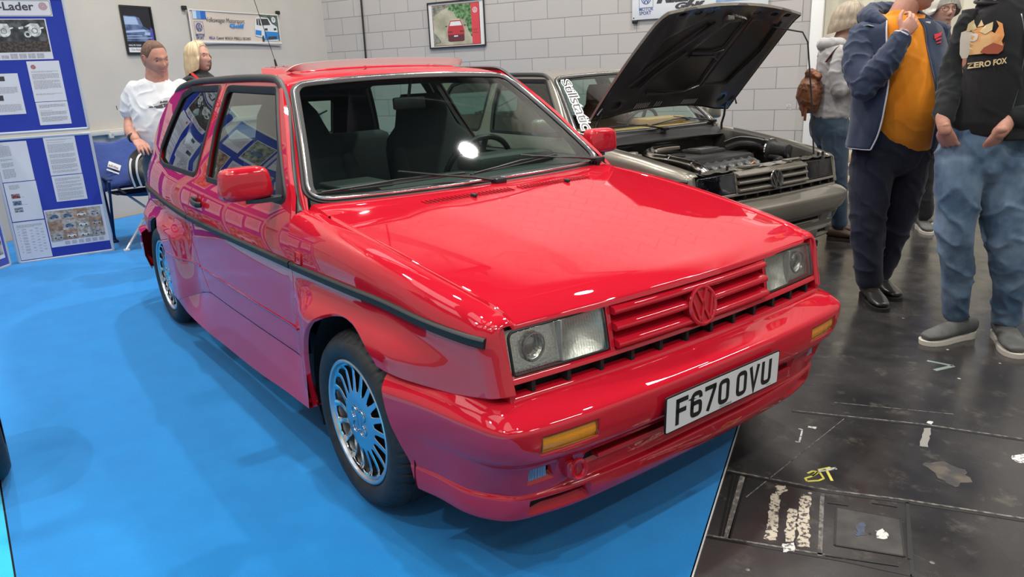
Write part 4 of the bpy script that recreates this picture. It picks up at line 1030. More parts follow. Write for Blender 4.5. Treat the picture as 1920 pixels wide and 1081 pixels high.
        if True:
            y,_=Q(.49,.5); mb=MB(); mb.box((xf(y,.675)-.012,y,.675),(.02,.004,.108)); mb.build('lamp_divider',cfg['rib2'],hl)
    # ---------- number plate
    if cfg['plate']:
        pr_=bpy.data.objects.new('number_plate',None); lnk(pr_,root); up(pr_); 
        pr_.matrix_local=Matrix.Translation((.790,-.004,.419+dz))@rot_to((1,0,-.026))
        mb=MB(); rp_=fillet([(-.26,-.0555),(.26,-.0555),(.26,.0555),(-.26,.0555)],.010,5)
        def plate(P,z0_,z1):
            n=len(P); return [(x,y,z0_) for x,y in P]+[(x,y,z1) for x,y in P],[tuple(range(n-1,-1,-1)),tuple(range(n,2*n))]+[(i,(i+1)%n,n+(i+1)%n,n+i) for i in range(n)]
        mb.add(*plate(rp_,-.004,.0)); mb.build('plate_border',blk,pr_,30)
        mb=MB(); mb.add(*plate(inset(rp_,.0045),-.001,.0008)); mb.build('plate_face',white_pl,pr_,30)
        mb=MB(); x=-.219
        for ch in cfg['plate']:
            if ch==' ': x+=.022; continue
            for pts,cl in glyph(ch):
                v,f=stroke_geo(pts,.014,cl); mb.add([(x+p[0],-.0395+p[1],.0014) for p in v],f)
            x+=.061
        mb.build('registration',blk,pr_)
        mb=MB(); v,f=text_geo('CASTLE GARAGE',.0075,align='CENTER'); mb.add([(p.x,p.y-.0475,.0014) for p in v],f); v,f=text_geo('MIDDLESBROUGH',.0045,align='CENTER'); mb.add([(p.x,p.y-.0525,.0014) for p in v],f); v,f=text_geo('BS AU145d',.005); mb.add([(p.x+.20,p.y-.046,.0014) for p in v],f); mb.build('plate_small_print',blk,pr_)
    # ---------- dark structure under the skin
    mb=MB(); mb.box((-1.15,0,.26),(3.2,1.18,.10)); mb.box((-2.62,0,.42),(.7,.92,.25)); mb.box((.33,0,.32),(.5,.8,.16))
    if not cfg['open']: mb.box((.10,0,.62),(.6,.95,.14)); mb.box((-.30,0,.72),(.04,1.30,.34))
    part('floor_pan',mb,dark)
    # ---------- cabin
    mb=MB(); 
    prof=[(-.50,.905),(-.62,.925),(-.78,.915),(-.84,.87),(-.84,.70),(-.72,.55),(-.45,.55)]
    mb.add(*sweep_geo([(0,y,0) for y in (-.70,0,.70)],[(-x,z) for x,z in []] or [(0,0)],)) if False else None
    n=len(prof); vs=[(x,-.70,z) for x,z in prof]+[(x,.70,z) for x,z in prof]; mb.add(vs,[(i,(i+1)%n,n+(i+1)%n,n+i) for i in range(n)]+[tuple(range(n)),tuple(range(2*n-1,n-1,-1))])
    mb.box((-.70,-.40,.928),(.22,.22,.02),bev=.008)
    mb.box((-.72,.36,.945),(.20,.42,.07),bev=.02)
    da=part('dashboard',mb,cfg['dash'],30)
    mb=MB()
    for i in range(7): mb.box((-.505-.012*i,-.50,.9185+.0018*i),(.005,.24,.003))
    mb.build('demister_slot',dark,da)
    mb=MB(); c=Vector((-.95,.36,.875)); n_=Vector((-.90,0,.43)).normalized(); a_=Vector((0,1,0)); b_=n_.cross(a_)
    mb.tube([c+a_*.185*math.cos(t)+b_*.185*math.sin(t) for t in [2*PI*i/32 for i in range(32)]],.014,8,closed=True); mb.box(c,(.06,.13,.10),bev=.02)
    for t in (PI,0,PI*1.5): mb.tube([c,c+a_*.18*math.cos(t)+b_*.18*math.sin(t)],(.018,.010),8)
    part('steering_wheel',mb,plastic)
    def seat(y,x,w,h,name='front_seat'):
        so=bpy.data.objects.new(name,None); lnk(so,root); up(so)
        mb=MB(); mb.box((x+.22,y,.47),(.50,w,.20),bev=.06); 
        for k in (-1,1): mb.box((x+.22,y+k*w*.42,.55),(.44,.09,.09),bev=.04)
        mb.build('seat_base',cfg['seat'],so,60)
        mb=MB(); vs=[]; prof=[(0,.50,1.0),(.2,.52,1.04),(.5,.52,1.06),(.75,.48,.98),(.88,.34,.86),(1,.28,.72)]
        # back: rounded slab leaning rearwards with the head restraint tapering out of it
        R_=[];nseg=20
        for i in range(15):
            t=i/14; ww=w/2*interp([(0,.96),(.45,1.04),(.68,.98),(.80,.66),(.92,.56),(1,.40)],t); th=interp([(0,.075),(.5,.07),(.85,.05),(1,.025)],t)
            cx_=x-.03-.27*t*h/.8; cz_=.50+h*t
            for j in range(nseg):
                a=2*PI*j/nseg; cc,ss=math.cos(a),math.sin(a); vs.append((cx_+th*math.copysign(abs(cc)**.7,cc),y+ww*math.copysign(abs(ss)**.6,ss),cz_))
        fs=[(i*nseg+j,i*nseg+(j+1)%nseg,(i+1)*nseg+(j+1)%nseg,(i+1)*nseg+j) for i in range(14) for j in range(nseg)]+[tuple(range(nseg-1,-1,-1)),tuple(14*nseg+j for j in range(nseg))]
        mb.add(vs,fs); 
        for k in (-1,1): mb.tube([(x+.02,y+k*w*.45,.56),(x-.06,y+k*w*.47,.75),(x-.15,y+k*w*.42,.98)],[.05,.055,.035],10)
        mb.build('seat_back',cfg['seat'],so,60)
    seat(.36,-1.18,.52,.74); seat(-.36,-1.18,.52,.74)
    mb=MB(); mb.box((-2.02,0,.52),(.46,1.22,.20),bev=.05); mb.box((-2.33,0,.76),(.16,1.22,.50),bev=.05); 
    so=part('rear_seat',mb,cfg['seat'],60)
    mb=MB(); mb.box((-2.68,0,.90),(.50,1.18,.03),bev=.008); part('parcel_shelf',mb,trimc)
    # ---------- wheels
    for x in (0,-2.475):
        for s in (-1,1): build_wheel(root,x,s,cfg['steer'] if x==0 else 0,cfg['wheel'])
    return root,up,part,pan,PM
def _wv_of(x,z):
    "shoulder parameter (0..1) on the wing giving height z"
    zz=z0(x)
    if z<=zz: return z-zz
    s_=min(1,(z-zz)/(zt(x)-zz)); return math.asin(min(1,s_**(1/(.62+.20*(1-sst(-.45,-.1,x))))))/(PI/2)
def wing_at(x,z):
    b=min(((abs(p[0]-x),p[1]) for p in (wingp3(q*.002,z-z0(.62) if z<z0(.62) else _wv_of(.62,z)) for q in range(240,380))),key=lambda t:t[0]); return b[1]
_bx={}
def bumpx(y,z):
    k=(round(abs(y),3),round(z,3))
    if k in _bx: return _bx[k]
    best=None
    i0=[i for i in range(len(BUMP)-1) if BUMP[i][0]>=z>=BUMP[i+1][0]][0]
    t=(BUMP[i0][0]-z)/(BUMP[i0][0]-BUMP[i0+1][0])
    for q in range(49):
        p=_rows[i0][q].lerp(_rows[i0+1][q],t)
        if best is None or abs(p.y-abs(y))<best[0]: best=(abs(p.y-abs(y)),p.x)
    _bx[k]=best[1]; return best[1]
red=mat('red_paint',(.52,.009,.024),rough=.6,coat=1.0,coatr=.012,spec=.0)
red.node_tree.nodes['Principled BSDF'].inputs['Coat IOR'].default_value=1.68
rimface=mat('polished_rim',(.62,.63,.65),rough=.10,metal=1)
rimsil=mat('silver_rim',(.62,.62,.63),rough=.28,metal=.9)
CFG_R=dict(kind='red',name='hatchback_car',loc=(0,0,0),yaw=0,dz=0,label='glossy red three door hatchback with number plate F670 OVU, parked on blue carpet',cat='car',paint=red,open=False,
 grille=red,badge=red,badge_back=mat('badge_shadow_red',(.42,.004,.012),rough=.4,coat=.5),lens=glass('lamp_lens',(.92,.92,.89)),refl=mat('lamp_reflector',(.66,.66,.61),rough=.30,metal=.9,bump=(140,.35,.004)),bowl=mat('lamp_bowl',(.30,.30,.29),rough=.15,metal=.9),
 rib=clear,rib2=mat('lamp_grey',(.35,.35,.33),rough=.4),plate='F670 OVU',dash=mat('dash_grey',(.035,.038,.037),rough=.6),seat=cloth,steer=0.0,
 wheel=dict(name='r',rim=rimsil,face=rimface,spokes=18))
redcar=build_car(CFG_R)[0]
bronze=mat('bronze_paint',(.23,.21,.17),rough=.32,metal=.6,coat=1,coatr=.02)
under=mat('bonnet_underside',(.028,.025,.025),rough=.35,coat=.5,coatr=.15)
tan=mat('tan_leather',(.16,.055,.022),rough=.45); tand=mat('tan_dash',(.50,.26,.11),rough=.6)
gunm=mat('grey_wheel',(.15,.15,.15),rough=.3,metal=.9)
CFG_B=dict(kind='brown',name='hatchback_car',loc=(-1.392,2.511,0),yaw=-.0638,dz=-.047,label='dark bronze hatchback with its bonnet propped open, parked along the block wall',cat='car',paint=bronze,open=True,
 grille=bronze,badge=mat('dark_chrome',(.20,.20,.19),rough=.25,metal=1),badge_back=mat('badge_dark',(.02,.02,.02),rough=.4),lens=glass('smoked_lens',(.42,.40,.45)),refl=mat('smoked_reflector',(.20,.19,.22),rough=.2,metal=1),bowl=mat('smoked_bowl',(.07,.07,.075),rough=.15,metal=.9),
 rib=glass('smoked_rib',(.6,.6,.62)),rib2=mat('lamp_dark',(.05,.05,.05),rough=.4),plate=None,dash=tand,seat=tan,steer=0.0,
 wheel=dict(name='b',rim=gunm,face=gunm,spokes=8))
bc=build_car(CFG_B); broot,bup,bpart,bpan,BP=bc

# ---------- bonnet of the bronze car, standing open
H0=Vector((-.30,0,.87+.165)); TH=math.radians(54)
bo=bpy.data.objects.new('bonnet',None); lnk(bo,broot); bup(bo)
def hood_open(x,y,off=0):
    "position on the opened bonnet for closed coordinates x,y and a height offset along its normal"
    X=x+.27; Z=hoodz(x,y)-.87+off
    return Vector((H0.x+X*math.cos(TH)-Z*math.sin(TH),y,H0.z+X*math.sin(TH)+Z*math.cos(TH)))
hp_=[]
rr=[(-.225-.07*(abs(y)/.63)**2.5,y) for y in [-.685+.137*i for i in range(11)]]
xs=[-.28+.046*i for i in range(20)]; lipx=lambda y: .684-.066*min(1,abs(y)/.66)**2
hp_=[(x,-(yg(x)-.004)) for x in xs if x<.61]+[(lipx(y),y) for y in [-.622]+[-.60+.1*i for i in range(13)]+[.622]]+[(x,(yg(x)-.004)) for x in reversed(xs) if x<.61]+[p for p in reversed(rr)][1:-1]
v,f=panel_geo(hp_,[],lambda u,v:hood_open(u,v),s=.03,t=.018,drop=.004,lip=.006,es=.02); mesh('bonnet_skin',v,f,BP,bo,True,50)
# inner frame: pressed ribs round five openings
fr_holes=[fillet([(-.02,-.50),(.40,-.47),(.54,-.20),(.50,-.12),(.06,-.38),(-.02,-.42)],.03,4),
 fillet([(.27,-.13),(.52,.02),(.53,.16),(.30,.16),(.27,.08)],.03,4),
 fillet([(-.06,-.32),(.00,-.30),(.24,-.13),(.24,.16),(-.02,.18),(-.08,.10)],.04,4),
 fillet([(-.04,.24),(.54,.24),(.52,.50),(.30,.54),(-.02,.47)],.04,4),
 circle(-.16,-.52,.035,16),circle(-.16,.52,.035,16)]
for y in (-.48,-.33,-.22,.22,.38,.50): fr_holes.append(fillet([(.585,y-.028),(.615,y-.028),(.615,y+.028),(.585,y+.028)],.01,3))
v,f=panel_geo(inset(dens(hp_,.05),.012),fr_holes,lambda u,v:hood_open(u,v,-.022-.006*math.cos(v*14)*(1 if abs(v)<.55 else 0)),s=.03,t=-.014,drop=-.001,lip=.003,es=.02); mesh('bonnet_frame',v,f,under,bo,True,40)
v,f=panel_geo(inset(dens(hp_,.05),.006),[],lambda u,v:hood_open(u,v,-.012),s=.06,t=.001,lip=0); mesh('bonnet_liner',v,f,mat('bonnet_inner',(.020,.019,.017),rough=.35,coat=.4,coatr=.2),bo,True)
mb=MB()
def rib(pts,r=.009): MB().tube([hood_open(x,y,-.030) for x,y in pts],r,8).build('frame_rib',under,bo)
rib([(.02,-.52),(.20,-.38),(.38,-.22),(.52,-.10)]); rib([(-.02,-.40),(.10,-.34),(.28,-.17)]); rib([(.27,-.12),(.265,.10),(.29,.17)]); rib([(.24,-.12),(.24,.12),(.20,.18)])
rib([(-.07,-.30),(-.09,-.1),(-.08,.08),(-.03,.19)],.008); rib([(-.04,.21),(.56,.21)],.008); rib([(-.02,.46),(.28,.55),(.54,.51)],.007)
# light through the louvres, painted as pale quads on the underside
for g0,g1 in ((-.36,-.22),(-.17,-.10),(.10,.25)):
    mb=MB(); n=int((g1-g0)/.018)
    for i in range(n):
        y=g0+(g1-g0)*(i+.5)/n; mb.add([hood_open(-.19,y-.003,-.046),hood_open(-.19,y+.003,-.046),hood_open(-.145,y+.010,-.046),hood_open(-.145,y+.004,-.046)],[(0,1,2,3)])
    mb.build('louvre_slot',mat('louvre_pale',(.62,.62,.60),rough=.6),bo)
mb=MB(); mb.tube([hood_open(.60,-.03+.012*math.cos(a),-.045+.012*math.sin(a)) +Vector((a*.0035,0,-a*.001)) for a in [i*.5 for i in range(60)]],.0022,5); mb.box(hood_open(.57,-.03,-.035),(.04,.06,.03),bev=.005); mb.build('latch_spring',mat('zinc_spring',(.45,.43,.38),rough=.3,metal=.9),bo)
mb=MB(); 
for s in (-1,1):
    mb.tube([(-.33,s*.655,.80),(-.335,s*.655,.92),(-.30,s*.64,.985),hood_open(-.22,s*.62,-.02)],.009,8); mb.tube([hood_open(-.20,s*.62,-.02),hood_open(-.16,s*.66,-.035),hood_open(-.20,s*.69,-.05)],.007,8)
mb.build('hinge_arm',under,bo)
mb=MB(); mb.tube([(.535,.595,.745),(.50,.58,1.10),(.46,.55,1.48),(.43,.53,1.545),hood_open(.50,.44,-.03)],.0055,8); o=bpart('bonnet_stay',mb,plastic)
# ---------- engine bay
bay=mat('bay_dark',(.040,.037,.032),rough=.45,noise_col=(9,(.07,.062,.05),.4,.7)); alu=mat('cast_alloy',(.42,.41,.38),rough=.3,metal=.9,bump=(60,.2,.002)); steel=mat('brushed_pipe',(.50,.46,.40),rough=.22,metal=1)
mb=MB()
for s in (-1,1):
    n=10; vs=[]
    for i in range(n+1):
        x=-.40+1.03*i/n; vs+=[(x,s*(yg(x)-.002),zt(x)-.012),(x,s*(yg(x)-.045),zt(x)-.020),(x,s*(yg(x)-.06),zt(x)-.05),(x,s*.56,.40)]
    mb.add(vs,[(i*4+k,(i+1)*4+k,(i+1)*4+k+1,i*4+k+1) for i in range(n) for k in range(3)])
mb.box((-.40,0,.66),(.03,1.30,.38)); mb.box((.10,0,.40),(1.1,1.15,.04)); mb.box((.585,0,.52),(.03,1.2,.30))
bpart('bay_wall',mb,bay,30)
mb=MB(); v,f=grid(lambda a,b:(-.36+.06*b-.03*(2*a-1)**2,-.66+1.32*a,.842-.012*b+.008*math.sin(a*22)*b),44,4); mb.add(v,f); mb.tube([(-.30-.03*(t/.66)**2,t,.838) for t in [-.64+.08*i for i in range(17)]],.008,8); bpart('bulkhead_lip',mb,bay)
mb=MB(); 
v,f=grid(lambda a,b:(.575+.06*b-.035*(2*a-1)**2,-.64+1.28*a,.742-.006*b+.004*math.sin(a*60)),60,3); mb.add(v,f); mb.box((.55,0,.725),(.02,1.26,.03),bev=.006)
mb.box((.60,-.16,.747),(.05,.16,.012),bev=.004); mb.box((.60,.30,.747),(.045,.22,.010),bev=.004); o=bpart('slam_panel',mb,BP,30)
mb=MB()
for y in (-.60,-.36,.36,.55,.60): mb.tube([(.60,y,.742),(.60,y,.765)],.008,8)
mb.build('bump_stop',rubber,o)
mb=MB(); mb.box((-.02,.10,.70),(.44,.62,.11),bev=.03); mb.box((-.10,.20,.765),(.20,.26,.03),bev=.012); o=bpart('engine_cover',mb,mat('cover_black',(.05,.05,.05),rough=.4,bump=(200,.2,.001)))
mb=MB(); mb.box((-.10,.20,.783),(.12,.20,.008),bev=.003); mb.build('cover_plate',alu,o)
mb=MB(); mb.tube([(-.02,-.12,.75),(-.02,-.12,.765)],.035,16); mb.build('filler_cap',plastic,o)
mb=MB()
for i in range(6): mb.tube([(.20+.0*i,-.10+.085*i,.71),(.27,-.09+.085*i,.69),(.30,-.09+.085*i,.62)],.026,10)
mb.box((.23,.10,.70),(.06,.52,.05),bev=.02); bpart('inlet_manifold',mb,mat('manifold_grey',(.22,.22,.22),rough=.4,metal=.6))
mb=MB(); mb.box((.38,.02,.665),(.14,.52,.07),bev=.02); mb.box((.40,.0,.70),(.08,.38,.02),bev=.008); o=bpart('cam_cover',mb,alu)
mb=MB(); mb.tube([(.42+.0*i,.11+.022*math.cos(a),.705+.022*math.sin(a)) for i,a in enumerate([2*PI*k/20 for k in range(20)])],.007,8,closed=True,up=(1,0,0)); mb.build('orange_clip',mat('copper_orange',(.55,.16,.04),rough=.35,metal=.4),o)
mb=MB(); mb.tube(crom([(-.25,.08,.78),(-.24,-.08,.785),(-.22,-.24,.775),(-.12,-.30,.76),(.05,-.28,.75),(.25,-.30,.735),(.36,-.34,.72),(.43,-.34,.68),(.46,-.34,.60)],5),.034,14); o=bpart('charge_pipe',mb,steel)
for p,q in (((-.23,-.18,.78),(-.222,-.205,.778)),((.02,-.282,.752),(.045,-.280,.75)),((.26,-.302,.734),(.285,-.308,.732)),((.37,-.34,.715),(.385,-.34,.708))): MB().tube([p,q],.039,14).build('hose_clamp',chrome,o)
mb=MB(); mb.tube(crom([(-.08,.42,.77),(.0,.48,.80),(.10,.54,.79),(.16,.56,.77)],5),.05,14); mb.tube([(.15,.555,.772),(.19,.565,.765)],.062,16); bpart('intake_hose',mb,mat('gloss_hose',(.015,.015,.015),rough=.2,coat=1))
mb=MB(); v,f=lathe([(0,-.0),(.075,0),(.08,.012),(.066,.02),(.06,.03),(.046,.15),(.0,.155)],40,'x'); mb.add([(p[0]+.20,.57+p[1],.755+p[2]) for p in v],f); bpart('air_filter',mb,mat('filter_pleats',(.03,.03,.03),rough=.5,bump=(90,.8,.004)))
mb=MB(); v,f=lathe([(0,-.0),(.078,0),(.084,.008),(.078,.018),(.0,.02)],36,'x'); mb.add([(p[0]+.195,.57+p[1],.755+p[2]) for p in v],f); bpart('filter_ring',mb,chrome)
for s in (-1,1):
    mb=MB(); v,f=lathe([(.0,.03),(.03,.03),(.035,.015),(.055,.012),(.06,.0),(.06,-.05)],28,'z'); mb.add([(p[0]-.02,s*.56+p[1],.80+p[2]) for p in v],f); bpart('strut_top',mb,alu)
mb=MB(); mb.box((.05,.60,.80),(.05,.07,.04),bev=.01); o=bpart('battery_clamp',mb,mat('clamp_red',(.6,.05,.02),rough=.4))
mb=MB(); mb.tube(crom([(.05,.60,.80),(.15,.62,.77),(.30,.60,.74),(.42,.48,.72)],5),.008,8); mb.tube(crom([(-.32,-.40,.80),(-.2,-.45,.80),(-.05,-.42,.77),(.1,-.42,.72)],5),.012,8); mb.tube(crom([(.45,.30,.72),(.40,.42,.72),(.28,.46,.72)],5),.018,10); bpart('bay_cable',mb,plastic)
# windscreen lettering, running down the near edge
def on_ws(vs,h): return [ws2(x,y)+wsn(x/WX,y/WY)*h for x,y in vs]
wsb=[o for o in broot.children if o.name.startswith('windscreen') and o.type=='MESH' and 'pillar' not in o.name][0]
v,f=text_geo('Stillstatic',.165,bold=.009,shear=.0,space=.86)
L_=max(p.x for p in v); k=.60/L_
mbw=MB(); mbw.add(on_ws([(-.565+p.y*.72,.645-p.x*k) for p in v],.0012),f); mbw.build('sticker_outline',mat('sticker_white',(.75,.75,.75),rough=.4),wsb,smooth=False)
v,f=text_geo('Stillstatic',.165,bold=-.001,shear=.0,space=.86)
mbw=MB(); mbw.add(on_ws([(-.565+p.y*.72,.645-p.x*k) for p in v],.0024),f); mbw.build('sticker_letters',blk,wsb,smooth=False)
mb=MB(); mb.box((.70,.05,.30),(.004,.05,.03)); o=bpart('plate_corner',mb,mat('plate_blue',(.03,.22,.65),rough=.4))
# ================================================================ DISPLAY BOARDS
feltm=mat('blue_felt',(.012,.035,.32),rough=.95,sheen=.3,bump=(500,.3,.001)); alum=mat('board_frame',(.50,.53,.57),rough=.35,metal=.25); paper=mat('paper_white',(.60,.62,.66),rough=.55); ink=mat('print_grey',(.16,.16,.18),rough=.7); inkd=mat('print_dark',(.04,.04,.045),rough=.6)
def board(org,ang,label,joined=True,name='display_board'):
    r=empty(name,org,ang,label,'display board')
    for nm,z0_,z1 in (('lower_panel',.0,1.005),('upper_panel',1.022,2.035)):
        mb=MB(); P=fillet([(0,z0_),(.70,z0_),(.70,z1),(0,z1)],.022,4)
        n=len(P); mb.add([(x,-.009,z) for x,z in P]+[(x,.009,z) for x,z in P],[tuple(range(n)),tuple(range(2*n-1,n-1,-1))]+[(i,n+i,n+(i+1)%n,(i+1)%n) for i in range(n)])
        o=mb.build(nm,feltm,r,30)
        mb=MB(); path=[(x,0,z) for x,z in inset(dens(P,.05) if area2(P)>0 else dens(P[::-1],.05),.011)]
        mb.add(*sweep_geo(path,[(-.011,-.013),(-.005,-.016),(.005,-.016),(.011,-.013),(.011,.013),(-.011,.013)],closed=True,up=(0,1,0))); mb.build('panel_frame',alum,o,50)
    return r
def sheet(br,a0,a1,b0,b1,label,draw=None,name='printed_page',cat='paper',group=None,m=paper,tilt=0):
    "a flat sheet pinned to the front of the board (front = local -y)"
    M=br.matrix_basis@Matrix.Translation((a0,-.0105,b0))@Matrix.Rotation(PI/2,4,'X')@Matrix.Rotation(tilt,4,'Z')
    w_,h_=a1-a0,b1-b0
    o=MB().box((w_/2,h_/2,.0004),(w_,h_,.0008)).build(name,m,None,smooth=False); o.matrix_basis=M; tag(o,label,cat,group)
    if draw: draw(o,w_,h_)
    return o
def rects(o,name,R,m,z=.0011):
    mb=MB()
    for x0,y0,x1,y1 in R: mb.add([(x0,y0,z),(x1,y0,z),(x1,y1,z),(x0,y1,z)],[(0,1,2,3)])
    return mb.build(name,m,o,smooth=False)
def textlines(seed,x0,x1,paras,lh=.0062,th=.0022):
    "paras: list of (y_top, lines)"
    rn=random.Random(seed); R=[]
    for yt,n in paras:
        for i in range(n):
            y=yt-i*lh; x=x0; end=x1 if i<n-1 else x0+(x1-x0)*rn.uniform(.3,.9)
            while x<end-.004:
                wl_=rn.uniform(.006,.022); xe=min(end,x+wl_); R.append((x,y-th,xe,y)); x=xe+.0028
    return R
def page(seed,paras,x1=None,extra=None,lh=.0062):
    def d(o,w_,h_):
        rects(o,'text_lines',textlines(seed,.018,(x1 or w_-.02),[(h_-a,n) for a,n in paras],lh),ink)
        if extra: extra(o,w_,h_)
    return d
def spiral(o,cx,cy,r,m,turns=4,w=.0022,name='spiral_mark'):
    pts=[(cx+r*(.12+.88*t)*math.cos(2*PI*turns*t),cy+r*(.12+.88*t)*math.sin(2*PI*turns*t)) for t in [i/70 for i in range(71)]]
    v,f=stroke_geo(pts,w); mb=MB(); mb.add([(p[0],p[1],.0012) for p in v],f); return mb.build(name,m,o,smooth=False)
def pic_mat(name,c1,c2,sc=14,c3=None):
    m=mat(name,c1,rough=.35); nt,b=nodes(m); tc=nt.nodes.new('ShaderNodeTexCoord'); n=nt.nodes.new('ShaderNodeTexNoise'); n.inputs['Scale'].default_value=sc; n.inputs['Detail'].default_value=5
    nt.links.new(tc.outputs['Object'],n.inputs[0]); cr=nt.nodes.new('ShaderNodeValToRGB'); cr.color_ramp.elements[0].position=.38; cr.color_ramp.elements[0].color=(*c1,1); cr.color_ramp.elements[1].position=.62; cr.color_ramp.elements[1].color=(*c2,1)
    if c3: e=cr.color_ramp.elements.new(.52); e.color=(*c3,1)
    nt.links.new(n.outputs[0],cr.inputs[0]); nt.links.new(cr.outputs[0],b.inputs['Base Color']); return m
pinkm=mat('spiral_pink',(.35,.12,.13),rough=.6)
def mini_car(o,x,y,w_,body,name='car_picture',z=.0016,face=1,dusty=None):
    "small printed picture of a car seen from the front quarter"
    h=w_*.5; mb=MB()
    def P(pts,mi): mb.add([(x+a*w_*face,y+b*h,z+mi*.00015) for a,b in pts],[tuple(range(len(pts))) if face>0 else tuple(range(len(pts)-1,-1,-1))],mi)
    P([(-.5,-.10),(-.46,-.35),(.46,-.35),(.5,-.12),(.47,.12),(.20,.20),(.06,.45),(-.30,.45),(-.44,.18)],0)
    P([(-.28,.38),(-.38,.18),(-.02,.17),(.02,.38)],1); P([(.045,.38),(.02,.17),(.17,.18)],1)
    P([(-.36,-.48),(-.40,-.20),(-.30,-.08),(-.20,-.20),(-.22,-.46)],1); P([(.20,-.48),(.18,-.22),(.28,-.10),(.38,-.22),(.36,-.46)],1)
    P([(.40,-.02),(.48,-.02),(.47,.08),(.40,.08)],2)
    return mb.build(name,[body,inkd,paper],o,smooth=False)
B1=board((-5.066,-1.395,0),math.atan2(.993,.115),'tall blue display board standing nearest the wall, pinned with printed pages','x')
def hdr(o,w_,h_):
    mb=MB(); 
    P=fillet([(.006,.006),(w_-.006,.006),(w_-.006,h_-.006),(.006,h_-.006)],.015,4); v,f=stroke_geo(P,.003,True); mb.add([(p[0],p[1],.0012) for p in v],f); mb.build('header_border',inkd,o,smooth=False)
    v,f=text_geo('G-Lader',.088,bold=.0022); k=.30/max(p.x for p in v); mb=MB(); mb.add([(.085+p.x*k,.045+p.y*.92,.0013) for p in v],f); mb.build('header_text',mat('print_header',(.05,.05,.055),rough=.5),o,smooth=False)
    spiral(o,w_-.055,.074,.030,pinkm,5,.003)
sheet(B1,.10,.60,1.893,2.012,'white header sign reading G-Lader with a pink spiral, at the top of the blue board',hdr,'header_sign','sign')
def turbo(o,w_,h_):
    rects(o,'photo_print',[(.004,.055,w_-.008,h_-.006)],pic_mat('photo_workbench',(.02,.025,.03),(.10,.11,.12),22,(.05,.05,.05)))
    rects(o,'photo_bench',[(.004,.055,w_-.008,.135)],pic_mat('photo_bench',(.025,.018,.016),(.09,.07,.06),60),.0013)
    lite=pic_mat('photo_casting',(.35,.37,.36),(.70,.72,.70),30)
    for cx in (.12,.32):
        mb=MB()
        for r0,r1,dx,dy in ((.020,.043,.02,.21),(.0,.016,.02,.21),(.012,.024,-.03,.185)):
            n=28; vs=[(cx+dx+r*math.cos(2*PI*i/n),dy+r*math.sin(2*PI*i/n),.0017) for i in range(n) for r in (r0,r1)]; mb.add(vs,[(2*i,2*i+1,(2*i+3)%(2*n),(2*i+2)%(2*n)) for i in range(n)])
        for q in ([(-.045,.24),(.0,.265),(.05,.262),(.06,.235),(.02,.255),(-.03,.235)],[(-.085,.235),(-.05,.245),(-.05,.228),(-.08,.222)],[(.06,.235),(.085,.238),(.083,.228),(.06,.222)]):
            mb.add([(cx+a,b_,.0018) for a,b_ in q],[tuple(range(len(q)))[::-1]])
        mb.build('casting_picture',lite,o,smooth=False)
    rects(o,'text_lines',[(.03+.058*i+a,.010+j*.0045,.03+.058*i+b_,.012+j*.0045) for i in range(6) for j in range(8 if i!=1 else 6) for a,b_ in ((0,.02),(.022,.048))],ink)
sheet(B1,.118,.545,1.578,1.876,'wide photo print of two pale supercharger castings on a bench, below the header sign',turbo,'photo_print_sheet','photo')
sheet(B1,.358,.577,1.260,1.565,'white page of small text with a pale round spiral in its corner, upper board',page(3,[(.075,2),(.095,7),(.145,4),(.17,7),(.245,2)],extra=lambda o,w_,h_:spiral(o,.038,h_-.042,.017,pinkm,5,.0028)))
sheet(B1,.360,.577,1.080,1.256,'short white text page directly under the page with the spiral',page(4,[(.02,5),(.065,1),(.075,6),(.115,7)],lh=.0055))
def pleft(o,w_,h_):
    rects(o,'text_lines',textlines(5,.02,w_-.02,[(h_-.10,8),(h_-.23,9)]),ink); rects(o,'picture',[(.06,h_-.055,.125,h_-.02),(.02,h_-.20,.09,h_-.16)],inkd)
sheet(B1,.068,.284,1.175,1.480,'white page with two dark pictures at the left edge of the upper board',pleft)
sheet(B1,.356,.576,.681,.987,'dense text page at the top right of the lower board',page(6,[(.022,2),(.045,1),(.06,11),(.14,5),(.18,6),(.225,6),(.27,3)]))
sheet(B1,.357,.578,.468,.675,'text page below the dense text page, right side of lower board',page(7,[(.02,4),(.05,3),(.075,4),(.105,4),(.135,6),(.175,4)]))
sheet(B1,.024,.241,.661,.970,'page with a narrow column table at the top left of the lower board',page(8,[(.02,1),(.03,14),(.13,3),(.16,6),(.21,12)],x1=.10))
carred=mat('print_red',(.35,.03,.03),rough=.5); carblue=mat('print_blue',(.06,.13,.25),rough=.5); cargrey=mat('print_silver',(.35,.37,.40),rough=.5); carw=mat('print_pale',(.62,.63,.62),rough=.5)
def three(o,w_,h_):
    rects(o,'text_lines',textlines(9,.03,.10,[(h_-.02,6)])+textlines(10,.03,.17,[(h_-.118,1),(h_-.178,1),(h_-.232,1)]),ink)
    for i,(y,c) in enumerate(((.20,carred),(.145,carblue),(.090,cargrey))): 
        rects(o,'picture',[(.032,y-.018,.090,y+.018)],pic_mat('print_bg%d'%i,((.10,.02,.02),(.03,.06,.09),(.05,.08,.08))[i],((.25,.25,.24),(.30,.34,.38),(.25,.30,.32))[i],60)); mini_car(o,.061,y-.002,.048,c)
sheet(B1,.027,.244,.346,.655,'page with three small car pictures, middle left of the lower board',three)
sheet(B1,.025,.244,.029,.338,'page with a columned price table, bottom left of the lower board',lambda o,w_,h_:rects(o,'text_lines',textlines(11,.02,w_-.02,[(h_-.025,4)])+[(x+.002*((k*7+j)%3),y,x+dx,y+.0022) for k,(x,dx) in enumerate(((.02,.012),(.045,.035),(.10,.022),(.14,.022),(.175,.022))) for j,y in enumerate([h_-.06-.0068*q for q in range(30)]) if (j*5+k*3)%7<(5 if k==1 else 3)],ink))
